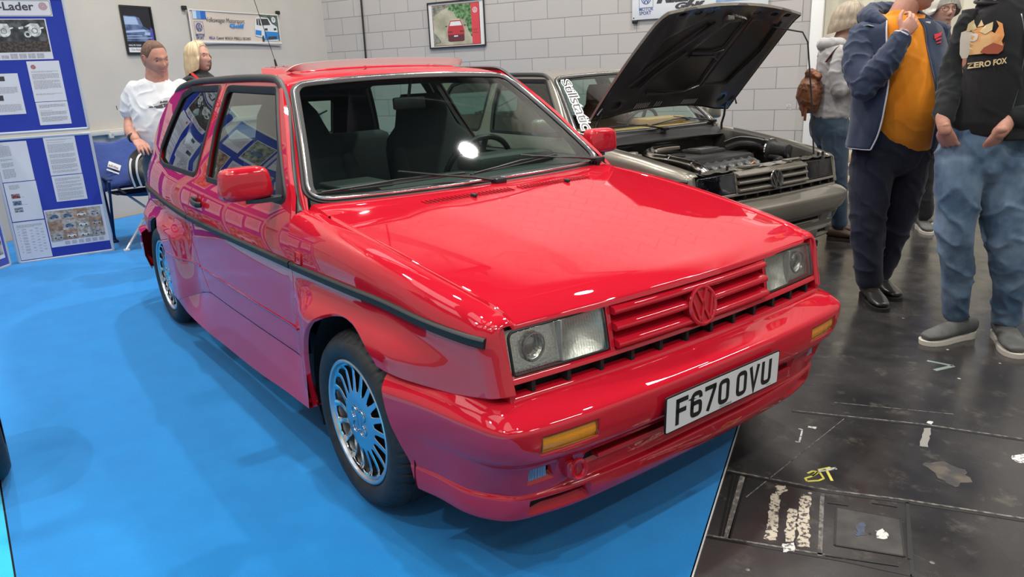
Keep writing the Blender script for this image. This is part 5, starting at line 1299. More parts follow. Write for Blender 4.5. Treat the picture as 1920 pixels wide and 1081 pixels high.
def collage(o,w_,h_):
    x0,x1,y0,y1=.008,w_-.022,.050,h_-.012
    bg=pic_mat('photo_gravel',(.22,.12,.07),(.42,.30,.20),26,(.30,.19,.12)); 
    nx,ny=4,3; cols=[cargrey,carw,carw,cargrey,carred,carblue,carw,cargrey,carblue,carblue,carw,cargrey]
    rects(o,'photo_print',[(x0,y0,x1,y1)],bg)
    bgs=[pic_mat('photo_field%d'%i,c1,c2,40) for i,(c1,c2) in enumerate((((.20,.17,.14),(.45,.40,.33)),((.30,.17,.10),(.46,.33,.22)),((.26,.22,.18),(.50,.47,.42))))]
    for j in range(ny):
        for i in range(nx):
            a0=x0+(x1-x0)*i/nx; b0=y0+(y1-y0)*j/ny; k=j*nx+i
            if k%3!=1: rects(o,'picture',[(a0,b0,a0+(x1-x0)/nx,b0+(y1-y0)/ny)],bgs[k%3],.0013)
            if k!=4: mini_car(o,a0+.052,b0+.034,.066,cols[k],face=1 if k%2 else -1)
    rects(o,'text_lines',[(.10+.05*i,.012+.005*j,.10+.05*i+.036,.0142+.005*j) for i in range(6) for j in range(6)]+[(.012,.044,.09,.047)],ink)
sheet(B1,.252,.677,.100,.410,'wide collage of twelve rally car photos at the bottom of the lower board',collage,'photo_collage','photo')
# further boards of the same stand: one edge shows at the left, the others are seen in the car's windows
def filler(br,seed,lab):
    rn=random.Random(seed)
    for k,(a0,b0,w_,h_) in enumerate(((.05,1.62,.28,.30),(.38,1.66,.26,.24),(.06,1.20,.30,.36),(.42,1.14,.22,.44),(.05,.62,.24,.32),(.34,.56,.32,.36),(.05,.08,.60,.40))):
        l=lab[k] if isinstance(lab,(list,tuple)) else lab
        def d(o,w2,h2,k=k):
            if k in (0,3,6):
                rects(o,'photo_print',[(.008,.03,w2-.008,h2-.008)],pic_mat('photo_mix%d'%((seed+k)%4),((.04,.04,.05),(.15,.08,.05),(.05,.08,.05),(.08,.08,.10))[(seed+k)%4],((.40,.38,.36),(.50,.36,.24),(.34,.38,.30),(.45,.45,.48))[(seed+k)%4],18)); mini_car(o,w2*.5,h2*.5,w2*.6,(carred,carw,carblue,cargrey)[(k+seed)%4])
            else: rects(o,'text_lines',textlines(seed*10+k,.02,w2-.02,[(h2-.03,int((h2-.08)/.012))],lh=.011,th=.004),ink)
        sheet(br,a0,a0+w_,b0,b0+h_,l,d,'printed_page','paper')
pos=['top left','top right','upper middle left','upper right, tall','lower left','lower right','bottom, widest']
B2=board((-4.540,-1.820,0),math.atan2(.605,-.796)+PI-PI,'angled blue display board whose edge shows at the far left of the photo')
B2.location=(-5.078-.0,-1.412,0); B2.rotation_euler=(0,0,math.atan2(-.62,.785)); 
B2.location=(-4.512,-1.885,0); B2.rotation_euler=(0,0,math.atan2(.62,-.785)+0)
filler(B2,2,['sheet on the angled blue board beyond the left edge, %s'%p for p in pos])
B3=board((-3.80,-2.05,0),PI-.25,'blue display board beside the cyan carpet, seen only as a reflection in the side windows'); 
filler(B3,3,['sheet on the blue board reflected in the rear side window, %s'%p for p in pos])
B4=board((-2.95,-2.20,0),PI-.10,'blue display board nearest the camera, seen only as a reflection in the door window')
filler(B4,5,['sheet on the blue board reflected in the door window, %s'%p for p in pos])
# ================================================================ WALL PICTURES
def on_left(s,z,h=0): return Matrix.Translation(COR)@Matrix.Rotation(WA-PI/2,4,'Z')@Matrix.Translation((s,h,z))@Matrix.Rotation(PI,4,'Z')@Matrix.Rotation(PI/2,4,'X')
def on_block(u,z,h=0): return Matrix.Translation(WP)@Matrix.Rotation(WA,4,'Z')@Matrix.Translation((u,-h,z))@Matrix.Rotation(PI/2,4,'X')
def qd(o,name,polys,m,z=.001):
    mb=MB()
    for P in polys:
        if area2(P)<0: P=P[::-1]
        mb.add([(x,y,z) for x,y in P],[tuple(range(len(P)))])
    return mb.build(name,m,o,smooth=False)
def rc(x0,y0,x1,y1): return [(x0,y0),(x1,y0),(x1,y1),(x0,y1)]
def txt(o,name,s,x,y,w_,h_,m,z=.0015,bold=0,shear=0):
    v,f=text_geo(s,1.0,bold=bold,shear=shear); mx=max(p.x for p in v);mn=min(p.x for p in v); my=max(p.y for p in v);mi=min(0,min(p.y for p in v)) if not any(c in s for c in 'gpyj') else 0
    mb=MB(); mb.add([(x+(p.x-mn)/(mx-mn)*w_,y+(p.y)/(my)*h_,z) for p in v],f); return mb.build(name,m,o,smooth=False)
# framed poster with a dark car, left wall
po=empty('framed_poster'); po.matrix_basis=on_left(3.222,1.672,.012); tag(po,'portrait framed poster of a dark blue car front, left of the banner','poster')
framek=mat('black_frame',(.012,.012,.012),rough=.3)
mb=MB(); mb.add(*sweep_geo([(x,y,.004) for x,y in rc(.011,.011,.371,.494)],[(-.011,-.008),(.011,-.008),(.011,.008),(-.011,.008)],closed=True,up=(0,0,1))); mb.build('frame',framek,po,30)
qd(po,'poster_print',[rc(.02,.02,.362,.485)],mat('poster_black',(.012,.013,.018),rough=.2))
qd(po,'poster_caption',[rc(.03,.028,.352,.078)],mat('poster_white',(.60,.61,.62),rough=.4),.0016)
txt(po,'caption_text','Die Rallye Golf',.06,.045,.20,.022,inkd,.002); txt(po,'title_text','RALLYE GOLF',.035,.092,.15,.018,mat('poster_pale',(.55,.56,.60)),.002,bold=.02)
cb=pic_mat('poster_car',(.03,.05,.12),(.14,.20,.34),9); cl=mat('poster_car_light',(.32,.42,.60),rough=.3)
qd(po,'car_picture',[[(.03,.14),(.34,.14),(.355,.20),(.33,.255),(.25,.30),(.22,.38),(.17,.395),(.03,.40)]],cb,.0018)
qd(po,'car_picture',[[(.03,.31),(.20,.31),(.175,.385),(.03,.392)],[(.03,.245),(.25,.265),(.32,.245),(.03,.225)],[(.25,.205),(.32,.205),(.325,.235),(.26,.238)],[(.03,.19),(.22,.195),(.22,.203),(.03,.198)],[(.03,.168),(.34,.175),(.34,.182),(.03,.175)]],cl,.0022)
qd(po,'car_picture',[[(.33,.10),(.362,.10),(.362,.27),(.34,.29),(.325,.25)]],mat('poster_violet',(.07,.07,.33)),.002)
# banner
ba=empty('cloth_banner'); ba.matrix_basis=on_left(2.365,1.806,.03); tag(ba,'long cream motorsport banner with a white and blue rally car, hung on the left wall','banner')
cream=mat('banner_cream',(.52,.43,.35),rough=.5,noise_col=(1.6,(.60,.54,.47),.3,.7)); BW,BH_=1.43,.368
v,f=grid(lambda a,b:(a*BW,b*BH_+.012*(2*a-1)**2*(b-.5)*2-.006,.003*math.sin(a*9)),30,4); mb=MB(); mb.add(v,f); mb.build('banner_sheet',cream,ba)
mb=MB(); mb.box((BW/2,.012,.006),(BW+.02,.026,.008),bev=.003); mb.box((BW/2,BH_-.006,.006),(BW-.02,.012,.008)); mb.box((.008,BH_/2,.004),(.018,BH_,.006)); mb.box((BW-.008,BH_/2,.004),(.014,BH_,.006)); mb.build('banner_hem',mat('banner_white',(.62,.61,.58),rough=.4),ba)
for x0,x1,c in ((.05,.105,(.45,.55,.66)),(.105,.165,(.09,.25,.50)),(.165,.24,(.02,.11,.42))): qd(ba,'corner_stripe',[[(x0,.265),(x1,.265),(x1+.004,BH_-.012),(x0+.004,BH_-.012)]],mat('stripe%d'%int(x0*1000),c,rough=.5),.0075)
nvy=mat('logo_navy',(.03,.06,.22),rough=.5); txt(ba,'banner_title','Volkswagen Motorsport',.235,.238,.60,.052,inkd,.0080); txt(ba,'banner_word','Golf',.585,.185,.235,.046,mat('banner_blue',(.02,.20,.55)),.0080,bold=.045)
def logo(o,cx,cy,r,m,z,w=None):
    w=w or r*.16; mb=MB(); v,f=stroke_geo(circle(0,0,r-w/2,32),w,True); mb.add([(cx+p[0],cy+p[1],z) for p in v],f); k=r-w
    for P in ([(-.38*k,.93*k),(0,.06*k),(.38*k,.93*k)],[(-.86*k,.50*k),(-.40*k,-.86*k),(0,.02*k),(.40*k,-.86*k),(.86*k,.50*k)]):
        v,f=stroke_geo(P,w); mb.add([(cx+p[0],cy+p[1],z) for p in v],f)
    return mb.build('round_logo',m,o,smooth=False)
mb=MB(); v,f=stroke_geo(rc(.058,.095,.185,.235),.003,True); mb.add([(p[0],p[1],.008) for p in v],f); mb.build('logo_box',nvy,ba,smooth=False); logo(ba,.121,.175,.046,nvy,.0085)
txt(ba,'logo_text','MOTOR',.06,.075,.125,.028,nvy,.0085,bold=.02); txt(ba,'logo_text','SPORT',.06,.043,.11,.028,nvy,.0085,bold=.02)
for s_,x,w_ in (('HELLA',.245,.09),('Castrol',.355,.11),('BOSCH',.49,.12),('PIRELLI',.63,.12),('RECARO',.77,.13)): txt(ba,'sponsor_text',s_,x,.046,w_,.030,inkd if s_!='HELLA' else nvy,.008,bold=.015)
# rally car picture on the banner
qd(ba,'picture_backdrop',[[(1.08,BH_-.013),(1.41,BH_-.013),(1.41,.03),(1.36,.16),(1.24,.28)]],pic_mat('banner_trees',(.03,.06,.05),(.12,.16,.12),20),.0076)
bw=mat('print_pale',(.62,.63,.62)); bb=mat('banner_car_blue',(.02,.20,.50)); 
qd(ba,'rally_car_picture',[[(.985,.10),(.99,.20),(1.02,.30),(1.06,.325),(1.24,.32),(1.30,.25),(1.385,.215),(1.39,.06),(1.36,.04),(1.15,.04),(1.12,.03),(1.10,.08),(1.03,.09)]],bw,.0080)
qd(ba,'rally_car_picture',[[(.99,.11),(1.09,.10),(1.10,.16),(1.0,.17)],[(1.14,.045),(1.39,.06),(1.385,.15),(1.15,.155)]],bb,.0083)
qd(ba,'rally_car_picture',[[(1.125,.225),(1.27,.235),(1.23,.31),(1.11,.305)],[(1.03,.23),(1.06,.225),(1.06,.31),(1.035,.295)],[(1.07,.225),(1.11,.22),(1.095,.305),(1.07,.305)],[(1.16,.165),(1.21,.165),(1.21,.195),(1.16,.19)],[(1.32,.17),(1.37,.175),(1.365,.20),(1.32,.195)],[(1.20,.055),(1.36,.065),(1.355,.10),(1.20,.09)],[(1.10,.03),(1.12,.02),(1.14,.05),(1.125,.11),(1.10,.09)]],inkd,.0086)
qd(ba,'number_disc',[circle(1.335,.30,.036,20)],bw,.0084); txt(ba,'disc_number','9',1.322,.283,.026,.036,inkd,.0090)
for s_,(s2,z) in enumerate(((2.40,2.185),(.915,2.20))): 
    o=MB().box((0,0,.0),(.055,.045,.035),bev=.006).build('wall_bracket',framek); o.matrix_basis=on_left(s2,z,.02); tag(o,('black bracket at the left end of the cream banner','black bracket at the right end of the cream banner')[s_],'bracket','banner brackets')
# framed print with the dusty red rally car
fp_=empty('framed_print'); fp_.matrix_basis=on_block(-5.550,1.662,.016); tag(fp_,'framed print of a red rally car in dust before green trees, on the block wall','picture')
FW,FH=.855,.575
mb=MB(); mb.add(*sweep_geo([(x,y,.004) for x,y in rc(.010,.010,FW-.010,FH-.010)],[(-.010,-.010),(.010,-.010),(.010,.010),(-.010,.010)],closed=True,up=(0,0,1))); mb.build('frame',framek,fp_,30)
qd(fp_,'mount',[rc(.018,.018,FW-.018,FH-.018)],mat('mount_white',(.62,.61,.58)),.001); qd(fp_,'print_edge',[rc(.07,.028,FW-.075,FH-.040)],mat('dark_red_line',(.16,.03,.03)),.0014)
px0,py0,px1,py1=.078,.036,FW-.083,FH-.048
qd(fp_,'print_scene',[rc(px0,py0,px1,py1)],pic_mat('print_dust',(.28,.27,.19),(.47,.44,.33),5,(.38,.36,.26)),.0018)
def leafy(P,s): return jag(P,.02,s)
qd(fp_,'print_trees',[leafy([(.33,py1),(px1-.11,py1),(px1-.11,.10),(.61,.20),(.56,.33),(.44,.36),(.40,.44),(.31,.47)],.008)],pic_mat('print_leaves',(.02,.07,.025),(.16,.30,.13),26),.0022)
SH_=pic_mat('print_shade',(.10,.11,.09),(.26,.26,.20),16)
qd(fp_,'print_shadow',[leafy([(px0+.005,.05),(.18,.07),(.16,.13),(px0+.005,.20)],.006)],SH_,.0020)
qd(fp_,'print_trees',[leafy([(px0+.01,.40),(.2,.46),(.32,.50),(.34,py1-.005),(px0+.01,py1-.005)],.006)],SH_,.0020)
qd(fp_,'red_band',[rc(px1-.115,py0,px1,py1)],mat('print_band',(.55,.05,.06)),.0024); logo(fp_,px1-.058,py1-.085,.034,bw,.003); txt(fp_,'band_text','Golf',px1-.095,.20,.06,.02,inkd,.003); txt(fp_,'band_text','Rallye',px1-.095,.165,.07,.016,inkd,.003)
crd=mat('print_car_red',(.42,.03,.04)); cx0=.425
qd(fp_,'rally_car_picture',[[(-.13,.10),(-.135,.20),(-.115,.27),(-.085,.335),(.07,.335),(.10,.27),(.12,.20),(.115,.10)]],crd,.0026) .location=(cx0,0,0)
qd(fp_,'rally_car_picture',[[(-.13,.085),(-.13,.16),(.115,.16),(.115,.085),(.09,.075),(-.10,.075)],[(-.125,.188),(-.06,.19),(-.06,.205),(-.125,.203)],[(.05,.19),(.11,.188),(.11,.203),(.05,.205)]],mat('print_car_dark',(.10,.02,.03)),.0029).location=(cx0,0,0)
qd(fp_,'rally_car_picture',[[(-.10,.27),(-.078,.322),(.062,.322),(.088,.27)],[(-.04,.135),(.02,.135),(.02,.15),(-.04,.15)]],carw,.0031).location=(cx0,0,0)
qd(fp_,'rally_car_picture',[[(-.165,.262),(-.135,.262),(-.135,.275),(-.165,.275)],[(.115,.262),(.145,.262),(.145,.275),(.115,.275)]],inkd,.0031).location=(cx0,0,0)
# white sign behind the open bonnet
sg=empty('wall_sign'); sg.matrix_basis=on_block(-2.760,1.838,.03); tag(sg,'white wall sign with round logo and black lettering, behind the open bonnet','sign')
SW,SH=1.50,.62
mb=MB(); mb.box((SW/2,SH/2,-.006),(SW,SH,.012),bev=.003); mb.build('sign_board',mat('sign_white',(.66,.67,.68),rough=.35),sg)
mb=MB(); v,f=stroke_geo(rc(.085,.125,.245,.30),.004,True); mb.add([(p[0],p[1],.001) for p in v],f); mb.build('logo_box',nvy,sg,smooth=False); logo(sg,.165,.215,.055,nvy,.0015)
txt(sg,'logo_text','MOTOR',.085,.092,.165,.036,nvy,.0015,bold=.02); txt(sg,'logo_text','SPORT',.085,.050,.14,.036,nvy,.0015,bold=.02)
txt(sg,'sign_word','Rallye',.285,.172,.62,.17,inkd,.0015,bold=.06,shear=.35); txt(sg,'sign_word','Golf',.50,.088,.33,.064,inkd,.002,bold=.06,shear=.25)
qd(sg,'sign_picture',[rc(.95,.12,1.47,.59)],pic_mat('sign_photo',(.10,.20,.38),(.35,.42,.55),4),.0015)
for q,(x,y) in enumerate(((.02,.02),)): qd(sg,'sign_screw',[circle(x,y,.008,12)],inkd,.002)
mb=MB(); mb.box((.03,-.018,-.01),(.06,.036,.03),bev=.004); mb.build('sign_bracket',framek,sg)
# black cable hanging on the block wall
mb=MB(); 
ca=MB(); M=on_block(-6.60,0,.02); pts=[M@Vector((-.002+.03*((2.6-z)/1.2)*-.6 if z>1.2 else -.03,z,0)) for z in [6.5,4.5,3.2,2.6,2.35,2.1,1.9,1.7,1.5,1.3,.9,.3]]; ca.tube(pts,.013,8); o=ca.build('wall_cable',rubber); tag(o,'black cable running down the block wall left of the framed print','cable')
qd_o=MB(); P=[(0,0),(.02,.03),(.05,.02),(.03,-.01),(.055,-.03),(.02,-.02),(.0,.03)]; v,f=stroke_geo(P,.006); qd_o.add([(p[0],p[1],.001) for p in v],f); o=qd_o.build('chalk_scribble',wf,None,smooth=False); o.matrix_basis=on_block(-1.02,.83,.001); tag(o,'small white scribble on the block wall right of the bonnet stay','wall marking')
# crate seen between the woman and the bonnet stay
cr=empty('wooden_crate',(-1.72,5.25,0),WA,'pale wooden crate on the floor behind the bronze car','crate'); mb=MB()
for k in range(6): mb.box((0,-.22,.06+.12*k),(.40,.02,.09),bev=.004)
for x in (-.19,.19): mb.box((x,-.2,.36),(.04,.04,.72)); mb.box((x,.2,.36),(.04,.04,.72))
mb.build('crate_slats',mat('pine',(.52,.38,.20),rough=.7,noise_col=(12,(.40,.27,.13),.4,.7)),cr); MB().box((0,0,.76),(.42,.44,.05),bev=.006).build('crate_lid',mat('pine_light',(.60,.46,.26),rough=.7),cr)
# ================================================================ CAMP CHAIR AND BAG behind the boards
ch=empty('camping_chair',(-5.15,-.36,0),0,'folding blue camping chair with white tube legs behind the display board','chair'); tube_m=mat('white_tube',(.62,.63,.66),rough=.3,metal=.3); bluc=mat('camp_fabric',(.015,.045,.21),rough=.85,bump=(14,.5,.02),sheen=.3); blud=mat('camp_fabric_dark',(.012,.03,.10),rough=.85)
for P in ([(.30,-.27,.02),(-.12,.27,.58)],[(.30,.27,.02),(-.12,-.27,.58)],[(-.25,-.27,.02),(.28,-.30,.60)],[(-.25,.27,.02),(.28,.30,.60)],[(-.20,-.27,.02),(-.27,-.29,.88)],[(-.20,.27,.02),(-.27,.29,.88)]):
    mb=MB(); mb.tube(P,.011,8); v=P[0]; mb.box((v[0],v[1],.014),(.05,.05,.026),bev=.008); mb.build('leg',tube_m if P[0][1]*P[1][1]<0 or P[0][0]>.2 else blud,ch)
mb=MB(); v,f=grid(lambda a,b:(-.24+.54*a,-.26+.52*b,.46-.05*math.sin(PI*a)*math.sin(PI*b)+.03*a),10,10); mb.add(v,f); v,f=grid(lambda a,b:(-.24+.54*a,-.26+.52*b,.452-.05*math.sin(PI*a)*math.sin(PI*b)+.03*a),10,10); mb.add(v,[q[::-1] for q in f]); mb.build('seat',blud,ch)
mb=MB(); v,f=grid(lambda a,b:(-.235-.05*b-.04*math.sin(PI*a),-.28+.56*a,.47+.42*b-.04*b*(1-(2*a-1)**2)),12,8); mb.add(v,f); v,f=grid(lambda a,b:(-.245-.05*b-.04*math.sin(PI*a),-.28+.56*a,.47+.42*b-.04*b*(1-(2*a-1)**2)),12,8); mb.add(v,[q[::-1] for q in f]); mb.build('backrest',bluc,ch)
mb=MB()
for y in (-.29,.29): mb.box((.02,y,.61),(.50,.045,.02),bev=.008)
mb.build('armrest',blud,ch)
# blue jacket thrown over the chair, bag on the seat
def drape(a,b):
    x=-.33+.42*b; y=-.36+.70*a; z=.865+.02*math.sin(a*6)-.12*(1-b)*0; 
    z=interp([(0,.50),(.18,.86),(.30,.875),(.45,.80),(.8,.62),(1,.50)],b)+.015*math.sin(a*11+b*5)+.03*math.sin(a*PI)*0.6
    return (-.36+.44*b+.02*math.sin(a*9),y,z)
mb=MB(); mb.add(*grid(drape,22,14)); jk=mb.build('fabric_cover',bluc,ch); m_=jk.modifiers.new('s','SOLIDIFY'); m_.thickness=.012
mb=MB(); L=[(0,0),(.10,0),(.10,.055),(0,.055)]; mb.add([(0,a,b_) for a,b_ in L],[(0,1,2,3)]); mb.add([(0,a,b_) for a,b_ in [(0,-.02),(.10,-.02),(.10,-.035),(0,-.035)]],[(3,2,1,0)]); lb=mb.build('fabric_label',white_pl,jk,smooth=False); lb.matrix_basis=Matrix.Translation((.02,-.25,.70))@Matrix.Rotation(-.5,4,'X')@Matrix.Rotation(-.5,4,'Y')
v,f=text_geo('adidas',.034); mb=MB(); mb.add([(.0012,p.x*.95+.004,p.y+.010) for p in v],f); mb.build('label_text',blk,lb,smooth=False)
bag=empty('sports_bag',(-4.99,-.30,.515),0,'grey and black sports bag with white striped straps on the camping chair','bag')
mb=MB(); n=16; vs=[]
for i in range(n+1):
    t=i/n; y=-.17+.36*t; rr_=.12*math.sin(PI*(.12+.76*t))**.5
    for j in range(18):
        a=2*PI*j/18; vs.append((rr_*1.05*math.cos(a)+.01*math.sin(a*3+t*7),y,.12+rr_*1.05*math.sin(a)+.012*math.sin(a*4+t*9)))
fs=[(i*18+j,i*18+(j+1)%18,(i+1)*18+(j+1)%18,(i+1)*18+j) for i in range(n) for j in range(18)]+[tuple(range(17,-1,-1)),tuple(n*18+j for j in range(18))]
mb.add(vs,fs); mb.build('bag_body',mat('grey_canvas',(.20,.19,.165),rough=.8,noise_col=(9,(.10,.10,.10),.4,.6)),bag)
def strap(pts,w_,m,name):
    mb=MB(); mb.add(*sweep_geo(crom(pts,5),[(-w_/2,-.003),(w_/2,-.003),(w_/2,.003),(-w_/2,.003)],up=(1,0,.3))); return mb.build(name,m,bag)
for m_,w_,off in ((blk,.075,0),(white_pl,.016,.024),(white_pl,.016,-.024)):
    o=(.004 if w_<.05 else 0)
    strap([(.14+o,-.15+off,.02),(.17+o,-.17+off,.14),(.13+o,-.14+off,.25),(.06+o,-.05+off*.5,.30),(.03+o,.04,.29+off)],w_,m_,'strap'); strap([(.05+o,.0,.30+off),(.12+o,.10,.26+off),(.16+o,.20,.20+off)],w_,m_,'strap')
# tyre of the next stand's car, at the left edge, and a low dark plinth shade
ty=MB(); v,f=lathe([(.19,-.10),(.23,-.105),(.27,-.10),(.295,-.085),(.305,-.07),(.305,.07),(.295,.085),(.27,.10),(.19,.10)],72); ty.add(v,f); v,f=lathe([(0,-.06),(.12,-.075),(.19,-.09)],40); ty.add(v,f); v,f=lathe([(.19,.09),(.12,.075),(0,.07)],40); ty.add(v,f)
o=ty.build('car_tyre',tyrem,None,35); o.location=(-1.08,-1.805,.305); tag(o,'black tyre of a neighbouring car at the left edge of the blue carpet','tyre')
# ================================================================ PEOPLE
def ball_tube(pts,rad,n=14,up=None,k=4):
    "smooth closed limb with rounded ends; rad: numbers or (lateral,depth)"
    P=[Vector(p) for p in pts]; R=[(r,r) if not isinstance(r,tuple) else r for r in rad]
    PP=crom(P,k); RR=crom([Vector((a,b,0)) for a,b in R],k); RR=[(max(.003,r.x),max(.003,r.y)) for r in RR]
    def cap(i,j):
        d=(PP[i]-PP[j]).normalized(); r=min(RR[i]); return [(PP[i]+d*r*s_*.75,(RR[i][0]*c,RR[i][1]*c)) for s_,c in ((.5,.87),(.8,.6),(.97,.25))]
    a=cap(0,1)[::-1]; b=cap(-1,-2)
    pts2=[x[0] for x in a]+PP+[x[0] for x in b]; rr2=[x[1] for x in a]+RR+[x[1] for x in b]
    return tube_geo(pts2,rr2,n,up=up)
def fuse(geos,voxel=.007,smooth=4,wr=0,sc=9,seed=0,dirn=None):
    "union of closed shapes as one continuous surface; wr = fold depth"
    mb=MB()
    for v,f in geos: mb.add(v,f)
    me=bpy.data.meshes.new('tmp'); me.from_pydata(mb.v,[],mb.f); o=bpy.data.objects.new('tmp',me); COL.objects.link(o)
    r=o.modifiers.new('r','REMESH'); r.mode='VOXEL'; r.voxel_size=voxel
    if smooth: s_=o.modifiers.new('s','SMOOTH'); s_.iterations=smooth; s_.factor=.5
    m2=evalmesh(o); bpy.data.objects.remove(o); bpy.data.meshes.remove(me)
    vs=[v.co.copy() for v in m2.vertices]; ns=[v.normal.copy() for v in m2.vertices]; fs=[tuple(p.vertices) for p in m2.polygons]; bpy.data.meshes.remove(m2)
    if wr:
        for i,(v,n) in enumerate(zip(vs,ns)):
            q=Vector((v.x*sc+seed,v.y*sc,(v.z+v.x*.35)*sc*1.25)); a=noise.noise(q)+.35*noise.noise(q*2.3)
            vs[i]=v+n*(wr*((1-abs(a)*1.9)**3 if abs(a)<.52 else 0)*1.1-wr*.25)
    return vs,fs
def head_pt(th,ph,f=1.0,male=True):
    "unit head: +x face, z up, centred between the ears"
    cx=math.cos(ph)*math.cos(th); cy=math.cos(ph)*math.sin(th); cz=math.sin(ph)
    cp=max(1e-6,math.cos(ph)); x=cx*(.098 if cx>0 else .100); y=cy*.076; z=cz*(.115 if cz>0 else .120)
    if cx>0: x*=cp**((.52 if cz<0 else .80)-1)
    y*=cp**((.80 if cz<0 else .92)-1)
    if cx<=0 and cz>0: x*=cp**-.08
    if z<.0:
        t=min(1,-z/.12); y*=1-.30*t*t; x=x*(1-.12*t) + (.012*t if cx>0 else .030*t*t*0); 
        if cx<0: x*=1-.25*t*t
    if cz>.2: y*=1+.03*cz
    if cx>0:
        fz=lambda zc,s: math.exp(-((z-zc)/s)**2); fy=lambda yc,s: math.exp(-((y-yc)/s)**2)
        x+=.007*fz(.026,.012)*fy(0,.045)                              # brow
        x-=.010*fz(.006,.013)*(fy(.032,.017)+fy(-.032,.017))          # sockets
        x+=.004*fz(.004,.010)*(fy(.032,.011)+fy(-.032,.011))          # lids
        x+=.010*fz(-.002,.020)*fy(0,.009)+.022*fz(-.026,.016)*fy(0,.0115)+.008*fz(-.036,.007)*(fy(.010,.007)+fy(-.010,.007))
        x+=.006*fz(-.022,.022)*(fy(.040,.018)+fy(-.040,.018))         # cheeks
        x+=.007*fz(-.060,.006)*fy(0,.022)+.007*fz(-.071,.006)*fy(0,.019)-.004*fz(-.0655,.0025)*fy(0,.024)
        x+=.009*fz(-.100,.015)*fy(0,.022)                              # chin
    return Vector((x*f,y*f,z*f))
def head_geo(M,f=1.0,nu=72,nv=56):
    vs=[];fs=[]
    for j in range(nv+1):
        ph=-PI/2+PI*j/nv
        for i in range(nu):
            th=2*PI*i/nu; th2=th-.35*math.sin(th)     # more columns on the face
            vs.append(M@head_pt(th2,ph,f))
    for j in range(nv):
        for i in range(nu): fs.append((j*nu+i,j*nu+(i+1)%nu,(j+1)*nu+(i+1)%nu,(j+1)*nu+i))
    for s in (-1,1):   # ears
        b=len(vs); pts=[];R=[]
        v,f_=tube_geo([M@(Vector((-.006+.018*math.cos(a)*.75,s*(.073+.008*(1 if math.cos(a)<0 else .3)),.000+.027*math.sin(a)))*f) for a in [2*PI*k/14 for k in range(14)]],.0045*f,7,closed=True)
        vs+=v; fs+=[tuple(i+b for i in q) for q in f_]
        b=len(vs); v,f_=tube_geo([M@(Vector((-.004,s*.070,z))*f) for z in (-.026,-.01,.01,.026)],[.006,.013,.013,.006],8); vs+=v; fs+=[tuple(i+b for i in q) for q in f_]
    return vs,fs
def face_bits(M,parent,f=1.0,brow=None,lip=None,eye=True,look=0):
    eb=MB()
    for s in (-1,1):
        c=M@(Vector((.076,s*.032,.005))*f)
        v,g=tube_geo([M@(Vector((.083+.0006*k_*0,s*.032+t,.0045-.0015*(t/.012)**2))*f) for t,k_ in ((-.012,0),(-.006,0),(0,0),(.006,0),(.012,0))],[.0012,.0030,.0038,.0030,.0012],8); eb.add(v,g)
    o=eb.build('eye',mat('eye_dark',(.05,.035,.03),rough=.2),parent)
    if brow:
        b=MB()
        for s in (-1,1): b.add(*tube_geo([M@(Vector((.0955-.10*abs(t-.0)**1*0-abs(t)*.25,s*t,.027+.10*(t-.03)*(1 if t<.03 else -.6)))*f) for t in (.016,.026,.036,.046)],[.002,.0035,.003,.0012],6))
        b.build('eyebrow',brow,parent)
    b=MB(); b.add(*tube_geo([M@(Vector((.0965-abs(t)*.30,t,-.0655+abs(t)*.04))*f) for t in (-.023,-.012,0,.012,.023)],[.0012,.0036,.0045,.0036,.0012],8)); b.build('lips',lip or mat('lip_tone',(.42,.15,.13),rough=.4),parent)
def orient(pos,yaw,pitch=0,roll=0): return Matrix.Translation(pos)@Matrix.Rotation(yaw,4,'Z')@Matrix.Rotation(-pitch,4,'Y')@Matrix.Rotation(roll,4,'X')
